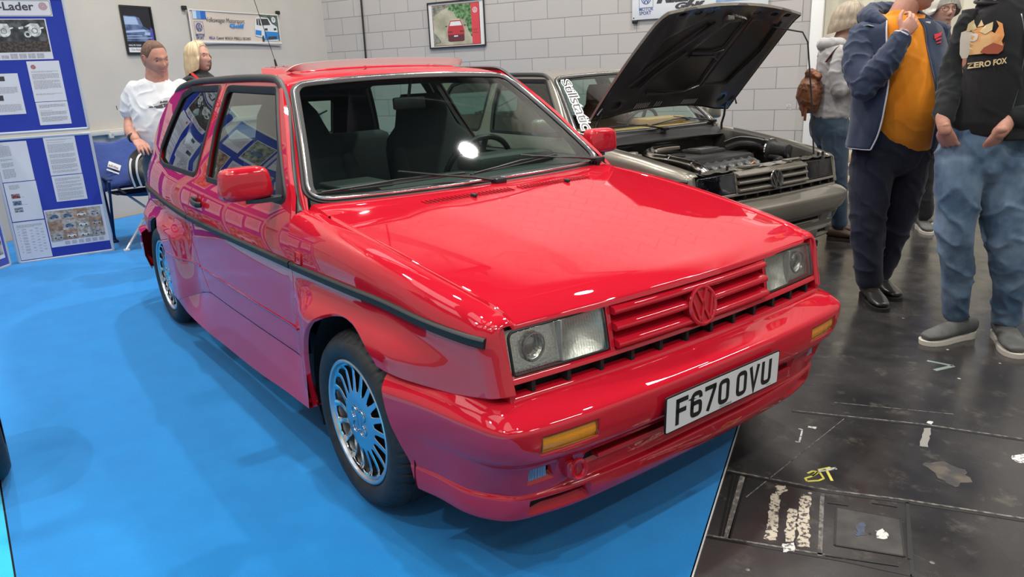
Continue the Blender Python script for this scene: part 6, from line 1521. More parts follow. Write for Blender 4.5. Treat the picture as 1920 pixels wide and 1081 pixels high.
def hair_cap(M,mt,parent,f=1.0,front=.055,side=-.02,back=-.07,thick=.008,length=0,rough=.006,name='hair',seed=0,flare=0):
    "hair mass over the scalp; front/side/back = hairline heights, length hangs below at sides and back"
    nu,nv=120,34; vs=[];fs=[]
    for j in range(nv+1):
        for i in range(nu):
            th=2*PI*i/nu; c=math.cos(th)
            line=(interp([(-1,back),(-.45,back+.012),(-.22,side+.018),(.10,side+.024),(.30,side+.012),(.50,side+.042),(.75,front-.006),(1,front)],c) if length<=0 else interp([(-1,back),(-.2,side-.01),(.35,side+.015),(.72,front-.015),(1,front)],c)-length*(1 if c<.45 else max(0,(.72-c)/.27)))
            top=.115; t=j/nv
            if length<=0 or line>0:
                ph0=math.asin(max(-1,min(1,line/(.115 if line>0 else .12)))); ph=PI/2-(PI/2-ph0)*t; p=head_pt(th,ph,1.0); n=Vector((math.cos(ph)*math.cos(th),math.cos(ph)*math.sin(th),math.sin(ph)))
                th_=thick*(1-.75*max(0,(t-.75)/.25))
            else:
                z=top*math.cos(min(1,t*2)*PI/2) if t<.5 else 0
                if t<.5: ph=PI/2-t*PI; p=head_pt(th,ph,1.0); n=Vector((math.cos(ph)*math.cos(th),math.cos(ph)*math.sin(th),math.sin(ph))); th_=thick*(.6+.8*t)
                else:
                    if line>0: k_=0; zz=max(line,0)
                    k_=(t-.5)*2; base=head_pt(th,0,1.0); zz=line*k_ if line<0 else 0; p=Vector((base.x*(1+flare*k_),base.y*(1+flare*k_),zz)); n=Vector((math.cos(th),math.sin(th),0)); th_=thick*(1.0+.3*math.sin(k_*3))
                    if line>0: ph=math.asin(min(1,line/.115)); q0=head_pt(th,0,1.0); p=head_pt(th,ph*1.0,1.0); th_=thick*.4
            g=noise.noise(Vector((th*9+seed,t*1.5,seed)))+.6*noise.noise(Vector((th*25,t*2.5,seed+3)))
            vs.append(M@((p+n*(th_+rough*g))*f))
    for j in range(nv):
        for i in range(nu): fs.append((j*nu+i,(j+1)*nu+i,(j+1)*nu+(i+1)%nu,j*nu+(i+1)%nu))
    return mesh(name,vs,fs,mt,parent,True)
def hand_geo(wrist,dirn,back,side=1,curl=.5,f=1.0,spread=.12,thumb=.6):
    "palm + five fingers; dirn = towards the fingertips, back = normal of the back of the hand, side=+1 thumb on dirn x back side"
    w_=Vector(wrist); d=Vector(dirn).normalized(); b=Vector(back); b=(b-d*b.dot(d)).normalized(); r=d.cross(b)*side   # r: towards the thumb
    G=[]; P=lambda x,y,z: w_+(d*x+r*y+b*z)*f
    G.append(ball_tube([P(-.03,0,0),P(.0,0,0),P(.04,.002,.002),P(.078,0,.002)],[(.026*f,.020*f),(.030*f,.018*f),(.040*f,.016*f),(.038*f,.012*f)],14,up=tuple(r)))
    L=[(.029,.026,.072),(.010,.028,.079),(-.010,.026,.073),(-.028,.020,.058)]
    for k,(y,x0,ln) in enumerate(L):
        base=P(.076-.004*abs(k-1),y,.003); a=-curl*.6; ang=(1.5-k)*spread; dd=(d*math.cos(ang)+r*math.sin(ang)).normalized(); p=base; pts=[P(.055,y*.9,.0),base]; seg=[ln*.46,ln*.30,ln*.24]
        for q,s_ in enumerate(seg):
            aa=curl*(.55,.95,.75)[q]; rot=Matrix.Rotation(aa,3,dd.cross(b).normalized()); 
            dd2=rot@dd
            if dd2.dot(b)>dd.dot(b): dd2=Matrix.Rotation(-aa,3,dd.cross(b).normalized())@dd
            bb=b-dd2*b.dot(dd2); dd=dd2.normalized(); b_=bb.normalized() if bb.length>1e-3 else b; p=p+dd*s_*f; pts.append(p)
        G.append(ball_tube(pts,[.0095*f,.0098*f,.0090*f,.0082*f,.0068*f],9,k=2))
    t0=P(.012,.022,-.004); t1=P(.040,.022+.024*thumb+.006,-.012); t2=P(.066,.028+.034*thumb,-.016); t3=P(.088,.030+.034*thumb,-.018)
    G.append(ball_tube([t0,t1,t2,t3],[.014*f,.012*f,.0098*f,.0075*f],9,k=2))
    return fuse(G,.0032,3)
def shoe_geo(p,yaw,L=.29,w_=.05,h=.075,low=True):
    "p: ground point under the ankle"
    M=Matrix.Translation(p)@Matrix.Rotation(yaw,4,'Z')
    up_=[(-.075,.034,.050,.038),(-.05,.037,.056,.040),(0,.038,.050,.040),(.05,.040,.044,.033),(.10,.045,.036,.024),(.15,.042,.030,.018),(.19,.030,.026,.013)]
    k=L/.29
    v,f=ball_tube([M@Vector((x*k,0,.012+z)) for x,y,z,r in up_],[(y*w_/.045,r*h/.075) for x,y,z,r in up_],16,up=tuple((M.to_3x3()@Vector((0,1,0)))),k=3)
    # flatten under the sole
    v=[Vector((q.x,q.y,max(q.z,p[2]+.012))) for q in v]
    prof=[(-.092,.0),(-.085,.024),(-.06,.033),(-.01,.032),(.05,.038),(.11,.046),(.16,.043),(.195,.030),(.212,.0)]
    out=[(x*k,y*w_/.045) for x,y in prof]+[(x*k,-y*w_/.045) for x,y in prof[-2:0:-1]]
    out=[(q.x,q.y) for q in crom([(x,y,0) for x,y in out]+[(out[0][0],out[0][1],0)],3)][:-1]
    n=len(out); vs=[M@Vector((x,y,0)) for x,y in out]+[M@Vector((x*1.01,y*1.03,.022+ (.01 if x<-.02 else 0))) for x,y in out]; fs=[tuple(range(n-1,-1,-1)),tuple(range(n,2*n))]+[(i,(i+1)%n,n+(i+1)%n,n+i) for i in range(n)]
    return (v,f),(vs,fs)
skin1=mat('skin_ruddy',(.50,.235,.165),rough=.5,spec=.4,noise_col=(30,(.56,.29,.21),.35,.65)); skin2=mat('skin_fair',(.56,.32,.24),rough=.5,spec=.4,noise_col=(30,(.50,.27,.20),.35,.65))
def cloth_mat(name,c,c2=None,bs=90,st=.35,dist=.002,sheen=.2,rough=.85,sc=6): return mat(name,c,rough=rough,spec=.2,sheen=sheen,noise_col=(sc,c2 or tuple(x*.75 for x in c),.35,.65),bump=(bs,st,dist))
RZ=math.radians(53.43)
def person(x,y,label,rz=RZ): 
    return empty('person',(x,y,0),rz,label,'person')
def body_mesh(p,M,f,neck,extra,skin,hands=()):
    "one continuous figure: fused trunk/limbs with head and hands joined on"
    v,fc=fuse([ball_tube(*a) for a in neck+extra],.008,3)
    hv,hf=head_geo(M,f); mb=MB(); mb.add(v,fc); mb.add(hv,hf)
    for g in hands: mb.add(*g)
    return mb.build('body',skin,p,180)
def trousers(p,pel,R,L,m,wr=.006,seed=1,name='trousers',vox=.008):
    "pel: [(pt,r)], R/L: [(pt,r)]"
    G=[ball_tube([a for a,_ in q],[b for _,b in q],18,up=(1,0,0)) for q in (pel,R,L)]
    v,f=fuse(G,vox,4,wr,6,seed); return mesh(name,v,f,m,p)
def shoes(p,spec,mu,ms,name='shoe',lace=None,strap=None):
    for (pt,yaw,L,w_,h) in spec:
        a,b=shoe_geo(pt,yaw,L,w_,h); o=mesh(name,a[0],a[1],mu,p); mesh('sole',b[0],b[1],ms,o,True,40)
        M=Matrix.Translation(pt)@Matrix.Rotation(yaw,4,'Z')
        if lace:
            mb=MB()
            for k in range(5):
                x=.02+.022*k; z=.098-.013*k; mb.tube([M@Vector((x,-.022,z-.008)),M@Vector((x+.008,0,z+.004)),M@Vector((x+.002,.022,z-.008))],.0028,6)
                mb.tube([M@Vector((x,.022,z-.008)),M@Vector((x+.014,0,z-.002)),M@Vector((x+.022,-.022,z-.016))],.0024,6)
            mb.build('laces',lace,o)
        if strap:
            mb=MB(); mb.add(*sweep_geo([M@Vector((.055,-.045,.03)),M@Vector((.060,-.025,.070)),M@Vector((.062,0,.080)),M@Vector((.060,.025,.070)),M@Vector((.055,.045,.03))],[(-.012,-.001),(.012,-.001),(.012,.003),(-.012,.003)],up=tuple(M.to_3x3()@Vector((1,0,0))))); mb.build('shoe_strap',strap,o)
def on_ell(rings,x,z,off=.003):
    "front surface (local -y) of a torso given rings [(cx,cy,z,rx,ry)]"
    rr=sorted(rings,key=lambda r:r[2]); i=0
    while i<len(rr)-2 and rr[i+1][2]<z: i+=1
    a,b=rr[i],rr[i+1]; t=max(0,min(1,(z-a[2])/(b[2]-a[2]))); cx,cy,_,rx,ry=[a[k]+(b[k]-a[k])*t for k in range(5)]
    q=max(-.98,min(.98,(x-cx)/rx)); return Vector((x,cy-ry*math.sqrt(1-q*q)-off,z))
def open_jacket(p,rings,m,gap,name='jacket',lo=None,th=.012,wr=.006,seed=0,liner=None):
    "rings (cx,cy,z,rx,ry) top to bottom; gap: (xleft,xright) of the open front at each ring"
    nph=72; vs=[];fs=[];rows=[]
    R=crom([Vector(r[:3]) for r in rings],5); S=crom([Vector((r[3],r[4],0)) for r in rings],5); Gp=crom([Vector((g[0],g[1],0)) for g in gap],5)
    for c,s_,g in zip(R,S,Gp):
        a0=math.asin(max(-.999,min(.999,(g.y-c.x)/s_.x))); a1=math.asin(max(-.999,min(.999,(g.x-c.x)/s_.x)))+2*PI
        row=[]
        for k in range(nph+1):
            a=a0+(a1-a0)*k/nph; q=Vector((a*2.2+seed,c.z*7,seed)); w=wr*(abs(noise.noise(q))*2-.3)
            row.append(Vector((c.x+(s_.x+w)*math.sin(a),c.y-(s_.y+w)*math.cos(a),c.z)))
        rows.append(row)
    n=nph+1; vs=[q for r in rows for q in r]; fs=[(j*n+i,j*n+i+1,(j+1)*n+i+1,(j+1)*n+i) for j in range(len(rows)-1) for i in range(nph)]
    o=mesh(name,vs,fs,m,p); md=o.modifiers.new('s','SOLIDIFY'); md.thickness=th; md.offset=0; return o,rows
# ---------------------------------------------------------------- man in navy jacket over an orange shirt
p=person(.04,2.40,'man in open navy jacket and orange polo shirt holding a hand at his chin')
navy=cloth_mat('navy_fleece',(.018,.028,.055),(.028,.042,.08),sc=5); orange=cloth_mat('orange_cotton',(.78,.27,.015),(.70,.22,.01),st=.2); navt=cloth_mat('navy_twill',(.010,.011,.022),(.016,.018,.032),sheen=.1)
Mh=orient((.030,.005,1.665),-.55,-.10)
hand=hand_geo((-.110,-.195,1.425),(.66,.30,.70),(.25,-1,.12),side=-1,curl=.75,f=1.02,spread=.10,thumb=1.1)
b=body_mesh(p,Mh,1.03,[([(-.04,.02,1.40),(-.03,.015,1.50),(.005,.01,1.58)],[(.075,.07),(.066,.066),(.062,.064)],14,(1,0,0))],
 [([(-.02,0,.95),(.0,0,1.15),(-.02,0,1.38)],[(.13,.10),(.14,.11),(.14,.08)],16,(1,0,0)),([(-.13,-.200,1.385),(-.12,-.198,1.405),(-.108,-.195,1.43)],[.027,.028,.026],12)],skin1,[hand])
face_bits(Mh,b,1.03,mat('brow_grey',(.25,.2,.17),rough=.8)); hair_cap(Mh,mat('hair_grey',(.25,.23,.21),rough=.8),b,1.03,seed=2)
sr=[(-.03,.01,1.50,.085,.075),(-.03,.0,1.455,.150,.100),(-.01,-.01,1.36,.185,.135),(.01,-.04,1.22,.195,.170),(.035,-.06,1.08,.200,.190),(.03,-.05,1.01,.195,.178),(.02,-.03,.935,.188,.160)]
v,f=fuse([ball_tube([r[:3] for r in sr],[(r[3],r[4]) for r in sr],30,up=(1,0,0))],.008,2,.003,5,4); sh=mesh('polo_shirt',v,f,orange,p)
mb=MB()
for s in (-1,1): mb.add(*sweep_geo([Vector((-.03+s*.02,-.085,1.44)),Vector((-.03+s*.060,-.070,1.475)),Vector((-.03+s*.088,-.02,1.515)),Vector((-.03+s*.07,.05,1.53))],[(-.018,-.002),(.022,-.004),(.024,.002),(-.018,.003)],up=(0,-.6,.8)))
mb.build('collar',orange,sh)
jr=[(-.035,.02,1.495,.135,.095),(-.035,.015,1.45,.215,.130),(-.02,.0,1.34,.235,.165),(-.003,-.03,1.20,.243,.222),(.004,-.050,1.05,.246,.238),(.0,-.045,.94,.248,.230),(-.008,-.035,.865,.247,.215)]
gp=[(-.13,.02),(-.150,.035),(-.155,.035),(-.165,.035),(-.180,.045),(-.190,.055),(-.205,.065)]
jk,rows=open_jacket(p,jr,navy,gp,seed=3)
wp_=mat('white_piping',(.55,.56,.60),rough=.5)
mb=MB(); mb.tube([r[-1]+Vector((0,-.004,0)) for r in rows],.0045,6); mb.tube([q+Vector((0,-.003,-.002)) for q in rows[-1][36:]],.0045,6); mb.build('piping',wp_,jk)
mb=MB(); mb.tube([r[0]+Vector((0,-.003,0)) for r in rows],.004,6); mb.build('zip',mat('zip_dark',(.05,.05,.07),rough=.4,metal=.5),jk)
G=[ball_tube([(-.205,.02,1.425),(-.255,-.05,1.31),(-.262,-.15,1.19),(-.255,-.17,1.18)],[.080,.078,.070,.066],16),ball_tube([(-.262,-.15,1.185),(-.205,-.20,1.27),(-.145,-.205,1.37),(-.125,-.20,1.405)],[.070,.064,.052,.045],16)]
v,f=fuse(G,.007,4,.009,10,5); sl=mesh('sleeve',v,f,navy,jk)
mb=MB(); mb.tube([(-.132,-.200,1.393),(-.119,-.198,1.413)],.046,18); mb.build('cuff',navy,sl); mb=MB(); mb.tube([(-.120,-.198,1.411),(-.115,-.197,1.419)],.0445,18); mb.build('cuff_band',wp_,sl)
v,f=fuse([ball_tube([(.155,.02,1.425),(.225,.05,1.28),(.245,.06,1.12),(.235,.0,.97),(.215,-.04,.90)],[.080,.076,.068,.062,.050],16)],.007,4,.008,10,8); mesh('sleeve',v,f,navy,jk)
v,f=fuse([ball_tube([(-.15,-.04,1.485),(-.175,.05,1.52),(-.10,.14,1.535),(.0,.14,1.53),(.08,.06,1.505),(.10,-.02,1.475)],[.030,.050,.062,.060,.045,.026],14)],.007,4,.008,9,2); mesh('hood',v,f,navy,jk)
# red winged emblem and white pin on the chest
def jdec(polys,m,name,par,rings,off=.010):
    mb=MB()
    for P in polys:
        mb.add(*panel_geo(P,[],lambda u,v: on_ell(rings,u,v,off),s=.012,lip=0,drop=0,t=.001))
    return mb.build(name,m,par)
jdec([[(x-.060,z) for x,z in P] for P in [[(.140,1.395),(.190,1.412),(.205,1.430),(.160,1.420),(.142,1.418)],[(.145,1.385),(.185,1.395),(.188,1.402),(.148,1.395)],[(.150,1.372),(.182,1.378),(.182,1.383),(.150,1.378)]]],mat('emblem_red',(.60,.02,.03)),'emblem',jk,jr,.014)
mb=MB(); mb.box(on_ell(jr,.065,1.475,.012),(.026,.006,.012),bev=.002); mb.build('pin',white_pl,jk)
mb=MB(); mb.add(*sweep_geo([(-.235,-.02,1.475),(-.215,-.045,1.478),(-.195,-.06,1.47)],[(-.012,-.001),(.012,-.001),(.012,.002),(-.012,.002)],up=(0,0,1))); mb.build('reflective_tab',mat('tab_grey',(.4,.42,.45)),jk)
trousers(p,[((-.02,-.005,.95),(.185,.155)),((-.02,0,.88),(.195,.160)),((-.015,0,.80),(.185,.150))],[((-.105,-.01,.82),(.115,.13)),((-.115,-.02,.62),(.105,.11)),((-.115,-.03,.44),(.088,.095)),((-.095,-.03,.26),(.078,.085)),((-.075,-.03,.115),(.072,.080))],[((.085,.01,.82),(.115,.13)),((.095,.03,.62),(.100,.11)),((.095,.06,.44),(.086,.095)),((.075,.10,.26),(.075,.085)),((.060,.13,.115),(.070,.078))],navt,.009,2)
loaf=mat('black_leather',(.022,.020,.018),rough=.3,coat=.5,coatr=.1)
shoes(p,[((-.072,-.05,0),-PI/2-.12,.29,.050,.080),((.060,.12,0),-PI/2+.05,.29,.050,.080)],loaf,mat('black_sole',(.015,.014,.013),rough=.6),strap=loaf)
# ---------------------------------------------------------------- striding man in black fox shirt and jeans
p=person(.62,2.05,'man striding in blue jeans, grey trainers and a black fox print t-shirt, hands in pockets')
blackt=cloth_mat('black_cotton',(.010,.010,.011),(.016,.016,.017),st=.25); blackj=cloth_mat('black_jacket',(.012,.014,.014),(.022,.026,.025),sheen=.1)
denim=mat('blue_denim',(.050,.090,.150),rough=.85,spec=.2,sheen=.1,noise_col=(7,(.15,.22,.30),.42,.66),bump=(160,.4,.0015))
Mh=orient((-.03,-.02,1.69),-PI/2-.2,-.05)
hR=hand_geo((-.240,-.075,1.005),(.55,.30,-.80),(-.75,-.6,-.3),side=1,curl=.5,f=1.0,thumb=.5); hL=hand_geo((-.055,-.150,.985),(-.05,.62,-.80),(.10,-.9,-.5),side=-1,curl=.4,f=1.0,thumb=.4)
b=body_mesh(p,Mh,1.03,[([(-.04,.01,1.44),(-.04,.0,1.53),(-.035,0,1.60)],[(.075,.07),(.064,.064),(.062,.062)],14,(1,0,0))],
 [([(-.03,0,.95),(-.04,0,1.2),(-.04,0,1.42)],[(.12,.09),(.13,.10),(.13,.08)],16,(1,0,0)),([(-.250,-.05,1.07),(-.250,-.075,1.03),(-.245,-.085,1.00)],[.029,.028,.027],12),([(-.01,-.13,1.045),(-.03,-.145,1.015),(-.055,-.150,.985)],[.033,.032,.030],12)],skin1,[hR,hL])
face_bits(Mh,b,1.03); hair_cap(Mh,mat('hair_brown',(.08,.05,.035),rough=.8),b,1.03,seed=5)
tr_=[(-.03,.01,1.515,.090,.078),(-.02,.0,1.475,.128,.100),(-.012,-.01,1.38,.150,.128),(-.012,-.02,1.25,.152,.138),(-.018,-.025,1.16,.154,.138),(-.022,-.02,1.07,.158,.132),(-.025,-.02,1.022,.160,.130)]
v,f=fuse([ball_tube([r[:3] for r in tr_],[(r[3],r[4]) for r in tr_],30,up=(1,0,0))],.008,2,.004,6,9); ts=mesh('t_shirt',v,f,blackt,p)
mb=MB(); mb.tube([(-.04+.082*math.cos(a),.005+.072*math.sin(a)*.95,1.525-.012*math.cos(a-PI*1.5)) for a in [2*PI*i/28 for i in range(28)]],.007,8,closed=True); mb.build('collar_rib',blackt,ts)
# fox print: plain seated fox with a bushy tail
FX=lambda P:[(-.155+a*.080,1.368+b_*.092) for a,b_ in P]
cw=mat('print_cream',(.62,.57,.48),rough=.7); co=mat('print_orange',(.62,.25,.07),rough=.7,noise_col=(16,(.68,.42,.18),.4,.6)); crr=mat('print_russet',(.32,.07,.03),rough=.7); cy_=mat('print_sand',(.60,.47,.25),rough=.7)
jdec([FX([(-.05,.55),(.25,.62),(.62,.30),(.80,.60),(.72,.85),(.95,.70),(.98,.20),(.88,-.05),(.95,-.25),(.80,-.45),(.30,-.55),(-.1,-.60),(-.15,0)])],co,'fox_tail',ts,tr_,.010)
jdec([FX([(.25,-.30),(.55,-.10),(.90,-.25),(.98,-.10),(.92,-.45),(.75,-.60),(.35,-.58),(.15,-.50)])],crr,'fox_tail_tip',ts,tr_,.012)
jdec([FX([(-.62,-.55),(-.66,.10),(-.60,.42),(-.30,.50),(-.10,.48),(.10,.30),(.05,.05),(-.15,-.10),(-.05,-.35),(-.20,-.72),(-.48,-.75)])],cw,'fox_body',ts,tr_,.013)
jdec([FX([(-.35,.44),(-.25,.78),(.05,.95),(.08,.55),(-.08,.42)]),FX([(.12,.42),(.32,.68),(.58,.80),(.52,.45),(.28,.28)]),FX([(.10,.62),(.22,.92),(.27,.66)])],cy_,'fox_ear',ts,tr_,.014)
v,f=text_geo('ZERO FOX',.055,bold=.002); k=.15/max(q.x for q in v); mb=MB(); mb.add([on_ell(tr_,-.168+q.x*k*.68,1.258+q.x*k*.12+q.y*.56,.012) for q in v],f); mb.build('shirt_lettering',cy_,ts,smooth=False)
v,f=text_geo('IVE',.04,bold=.001); mb=MB(); mb.add([on_ell(tr_,-.190+q.x*.3,1.258+q.y*.45,.010) for q in v],f); mb.build('shirt_lettering',mat('print_dim',(.10,.085,.06)),ts,smooth=False)
jr2=[(-.02,.03,1.50,.130,.100),(.01,.02,1.45,.165,.130),(.025,.01,1.33,.180,.160),(.035,.01,1.15,.188,.165),(.040,.01,1.04,.190,.165),(.045,.01,.955,.192,.165)]
g2=[(-.13,-.005),(-.145,.0),(-.148,.005),(-.145,-.005),(-.143,-.02),(-.140,-.03)]
jk,rows=open_jacket(p,jr2,blackj,g2,seed=6)
mb=MB(); mb.tube([r[0]+Vector((0,-.003,0)) for r in rows],.004,6); mb.build('zip',mat('zip_steel',(.12,.13,.13),rough=.3,metal=.8),jk)
mb=MB(); q0=on_ell(jr2,.15,1.40,.012); q1=on_ell(jr2,.195,1.405,.012); mb.tube([q0,q1],.006,8); mb.build('chest_zip',mat('zip_bright',(.4,.42,.42),rough=.3,metal=.8),jk)
v,f=fuse([ball_tube([(-.115,.03,1.45),(-.150,.04,1.30),(-.180,.02,1.18),(-.228,-.04,1.085),(-.240,-.05,1.055)],[.064,.060,.055,.047,.043],16)],.007,4,.008,10,3); mesh('sleeve',v,f,blackj,jk)
v,f=fuse([ball_tube([(.150,.03,1.44),(.200,.04,1.28),(.205,.01,1.14),(.080,-.095,1.075),(.015,-.135,1.05)],[.080,.078,.072,.062,.056],16)],.007,4,.008,10,12); mesh('sleeve',v,f,blackj,jk)
jn=trousers(p,[((-.035,0,1.005),(.158,.122)),((-.03,0,.92),(.180,.130)),((-.03,0,.82),(.180,.130))],[((-.115,-.01,.85),(.098,.112)),((-.125,-.045,.68),(.088,.098)),((-.122,-.055,.53),(.076,.084)),((-.068,-.02,.33),(.066,.072)),((-.030,.015,.125),(.058,.062))],[((.065,-.01,.85),(.105,.118)),((.075,-.05,.68),(.096,.104)),((.095,-.085,.51),(.084,.09)),((.148,-.08,.32),(.072,.078)),((.168,-.06,.125),(.064,.068))],denim,.011,7)
trn=mat('grey_knit',(.075,.078,.075),rough=.8,bump=(220,.5,.002),noise_col=(14,(.13,.13,.12),.4,.7)); so_=mat('cream_sole',(.62,.58,.50),rough=.6)
shoes(p,[((-.015,-.0,0),PI+.28,.29,.050,.085),((.165,-.07,0),-PI/2-.33,.30,.054,.088)],trn,so_,'trainer',lace=mat('lace_dark',(.04,.04,.04),rough=.8))
# ---------------------------------------------------------------- woman in a grey hoodie with brown rucksack
p=person(-.90,3.62,'woman in light grey hoodie with crossed arms, standing beyond the bronze car')
greyk=cloth_mat('grey_marl',(.40,.385,.38),(.30,.29,.29),st=.3); dkden=cloth_mat('dark_denim',(.025,.045,.075),(.045,.07,.10))
Mh=orient((-.055,0,1.575),-.15,-.12)
hd=hand_geo((-.01,-.185,1.175),(.9,.25,.15),(0,-.6,.8),side=1,curl=.7,f=.92)
b=body_mesh(p,Mh,.98,[([(-.12,0,1.36),(-.10,0,1.44),(-.075,0,1.50)],[(.06,.065),(.052,.054),(.05,.05)],14,(1,0,0))],[([(-.13,0,.95),(-.13,0,1.15),(-.13,0,1.34)],[(.09,.12),(.085,.11),(.08,.13)],16,(1,0,0)),([(-.12,-.185,1.165),(-.07,-.19,1.17),(-.01,-.185,1.175)],[.030,.029,.026],12)],skin2,[hd])
face_bits(Mh,b,.98); hair_cap(Mh,mat('hair_ash',(.36,.29,.20),rough=.5,noise_col=(25,(.26,.21,.15),.4,.6)),b,.98,front=.05,side=.0,back=-.05,thick=.020,length=.055,rough=.006,seed=7,flare=.02)
G=[ball_tube([(-.13,0,.925),(-.13,0,.98),(-.12,0,1.12),(-.125,0,1.28),(-.13,0,1.37),(-.115,0,1.42)],[(.125,.165),(.130,.165),(.120,.15),(.115,.16),(.095,.15),(.065,.08)],26,(1,0,0)),
 ball_tube([(-.14,-.15,1.36),(-.185,-.18,1.22),(-.175,-.19,1.12),(-.15,-.20,1.10)],[.062,.056,.052,.05],14),ball_tube([(-.17,-.19,1.11),(-.09,-.20,1.13),(.02,-.20,1.15)],[.052,.046,.042],14),
 ball_tube([(-.13,.15,1.36),(-.08,.18,1.2),(-.02,.10,1.13),(.02,-.10,1.15)],[.062,.056,.05,.045],14)]
v,f=fuse(G,.008,4,.007,9,4); hk=mesh('hoodie',v,f,greyk,p)
v,f=fuse([ball_tube([(-.05,-.07,1.36),(-.13,-.09,1.42),(-.20,-.02,1.42),(-.20,.05,1.42),(-.10,.09,1.42)],[.018,.034,.045,.045,.03],12)],.008,3,.005,9,1); mesh('hood',v,f,greyk,hk)
mb=MB(); mb.tube([(-.045,-.198,1.172),(-.028,-.198,1.174)],.033,16); mb.box((-.036,-.228,1.19),(.03,.012,.034),bev=.004); mb.build('wrist_watch',mat('watch_black',(.01,.01,.012),rough=.2),p)
trousers(p,[((-.13,0,.95),(.120,.150)),((-.135,0,.86),(.132,.165)),((-.12,0,.80),(.125,.15))],[((-.12,-.08,.82),(.105,.095)),((-.10,-.09,.60),(.085,.08)),((-.07,-.09,.44),(.066,.066)),((-.03,-.08,.13),(.055,.055))],[((-.11,.08,.82),(.105,.095)),((-.05,.09,.60),(.085,.08)),((-.01,.09,.44),(.066,.066)),((.05,.09,.13),(.055,.055))],dkden,.006,3)
shoes(p,[((-.03,-.08,0),-.5,.26,.044,.07),((.05,.09,0),-.1,.26,.044,.07)],mat('brown_boot',(.06,.03,.018),rough=.5),mat('brown_sole',(.03,.02,.015),rough=.7),'boot')
rk=empty('rucksack',(0,0,0),0,'brown leather drawstring rucksack worn by the woman in the grey hoodie','bag'); rk.matrix_basis=Matrix.Translation((-.90,3.62,0))@Matrix.Rotation(RZ,4,'Z')
brl=mat('tan_suede',(.22,.075,.022),rough=.55,noise_col=(12,(.12,.04,.015),.35,.65),bump=(30,.4,.006))
v,f=fuse([ball_tube([(-.300,-.02,.99),(-.305,-.02,1.06),(-.300,-.02,1.14),(-.285,-.02,1.19)],[(.055,.11),(.075,.125),(.068,.11),(.04,.07)],20,(1,0,0)),ball_tube([(-.28,-.10,1.20),(-.31,-.03,1.225),(-.28,.05,1.20)],[.026,.034,.024],12)],.007,2,.008,14,3); mesh('bag_body',v,f,brl,rk)
mb=MB(); mb.tube(crom([(-.235,-.10,1.30),(-.17,-.155,1.40),(-.085,-.155,1.36),(-.06,-.165,1.25)],5),(.004,.016),8); mb.tube([(-.35,-.04,1.10),(-.365,-.05,1.0),(-.352,-.06,.93)],(.005,.012),8); mb.tube([(-.335,-.08,1.05),(-.348,-.09,.97),(-.35,-.09,.90)],(.004,.010),8); mb.build('bag_strap',brl,rk)
# ---------------------------------------------------------------- older woman with glasses
p=person(-.63,4.35,'older woman with white hair and glasses standing behind the two men')
Mh=orient((-.012,0,1.635),-PI/2-.05,-.08)
b=body_mesh(p,Mh,1.0,[([(.02,.02,1.38),(.01,.01,1.46),(0,0,1.54)],[(.06,.06),(.052,.052),(.05,.05)],14,(1,0,0))],[([(.02,0,.95),(.02,0,1.15),(.02,0,1.36)],[(.11,.08),(.11,.08),(.13,.07)],16,(1,0,0)),([(-.13,-.05,1.0),(-.10,-.12,.99)],[.03,.026],10)],skin2)
face_bits(Mh,b,1.0); hair_cap(Mh,mat('hair_white',(.60,.57,.50),rough=.5,noise_col=(25,(.48,.45,.38),.4,.6)),b,1.0,front=.035,side=-.02,back=-.07,thick=.024,length=.03,rough=.007,seed=11)
mb=MB()
for s in (-1,1): mb.tube([Mh@Vector((.100-.10*abs(.0),s*.033+.023*math.cos(a),.002+.017*math.sin(a))) for a in [2*PI*i/24 for i in range(24)]],.0016,6,closed=True)
mb.tube([Mh@Vector((.101,-.010,.004)),Mh@Vector((.103,0,.007)),Mh@Vector((.101,.010,.004))],.0015,6)
for s in (-1,1): mb.tube([Mh@Vector((.099,s*.056,.006)),Mh@Vector((.06,s*.074,.008)),Mh@Vector((-.005,s*.082,.008))],.0015,6)
mb.build('glasses',mat('glasses_wire',(.15,.11,.08),rough=.3,metal=.8),b)
stripe=mat('striped_jersey',(.02,.03,.07),rough=.85); nt,bs=nodes(stripe); tc=nt.nodes.new('ShaderNodeTexCoord'); wv_=nt.nodes.new('ShaderNodeTexWave'); wv_.bands_direction='Z'; wv_.inputs['Scale'].default_value=16; nt.links.new(tc.outputs['Object'],wv_.inputs[0]); cr_=nt.nodes.new('ShaderNodeValToRGB'); cr_.color_ramp.elements[0].position=.6; cr_.color_ramp.elements[0].color=(.012,.02,.045,1); cr_.color_ramp.elements[1].position=.7; cr_.color_ramp.elements[1].color=(.16,.2,.28,1); nt.links.new(wv_.outputs[0],cr_.inputs[0]); nt.links.new(cr_.outputs[0],bs.inputs['Base Color'])
G=[ball_tube([(.02,0,.90),(.02,0,1.05),(.02,0,1.25),(.02,0,1.36),(.02,.01,1.41)],[(.165,.125),(.155,.12),(.155,.115),(.145,.095),(.08,.07)],26,(1,0,0)),ball_tube([(-.12,0,1.35),(-.165,0,1.2),(-.165,-.04,1.08),(-.13,-.06,1.0)],[.06,.052,.046,.04],14),ball_tube([(.16,0,1.35),(.205,0,1.2),(.205,0,1.05),(.19,-.03,.92)],[.06,.052,.046,.04],14)]
v,f=fuse(G,.009,4,.005,9,6); mesh('jersey',v,f,stripe,p)
blk2=cloth_mat('black_trouser',(.010,.010,.013),(.015,.015,.018))
trousers(p,[((.02,0,.92),(.155,.125)),((.02,0,.84),(.165,.13))],[((-.06,-.02,.80),(.10,.10)),((-.05,-.06,.45),(.075,.075)),((-.02,-.09,.13),(.062,.062))],[((.09,.03,.80),(.10,.10)),((.11,.12,.45),(.075,.075)),((.12,.20,.13),(.062,.062))],blk2,.006,6,vox=.01)
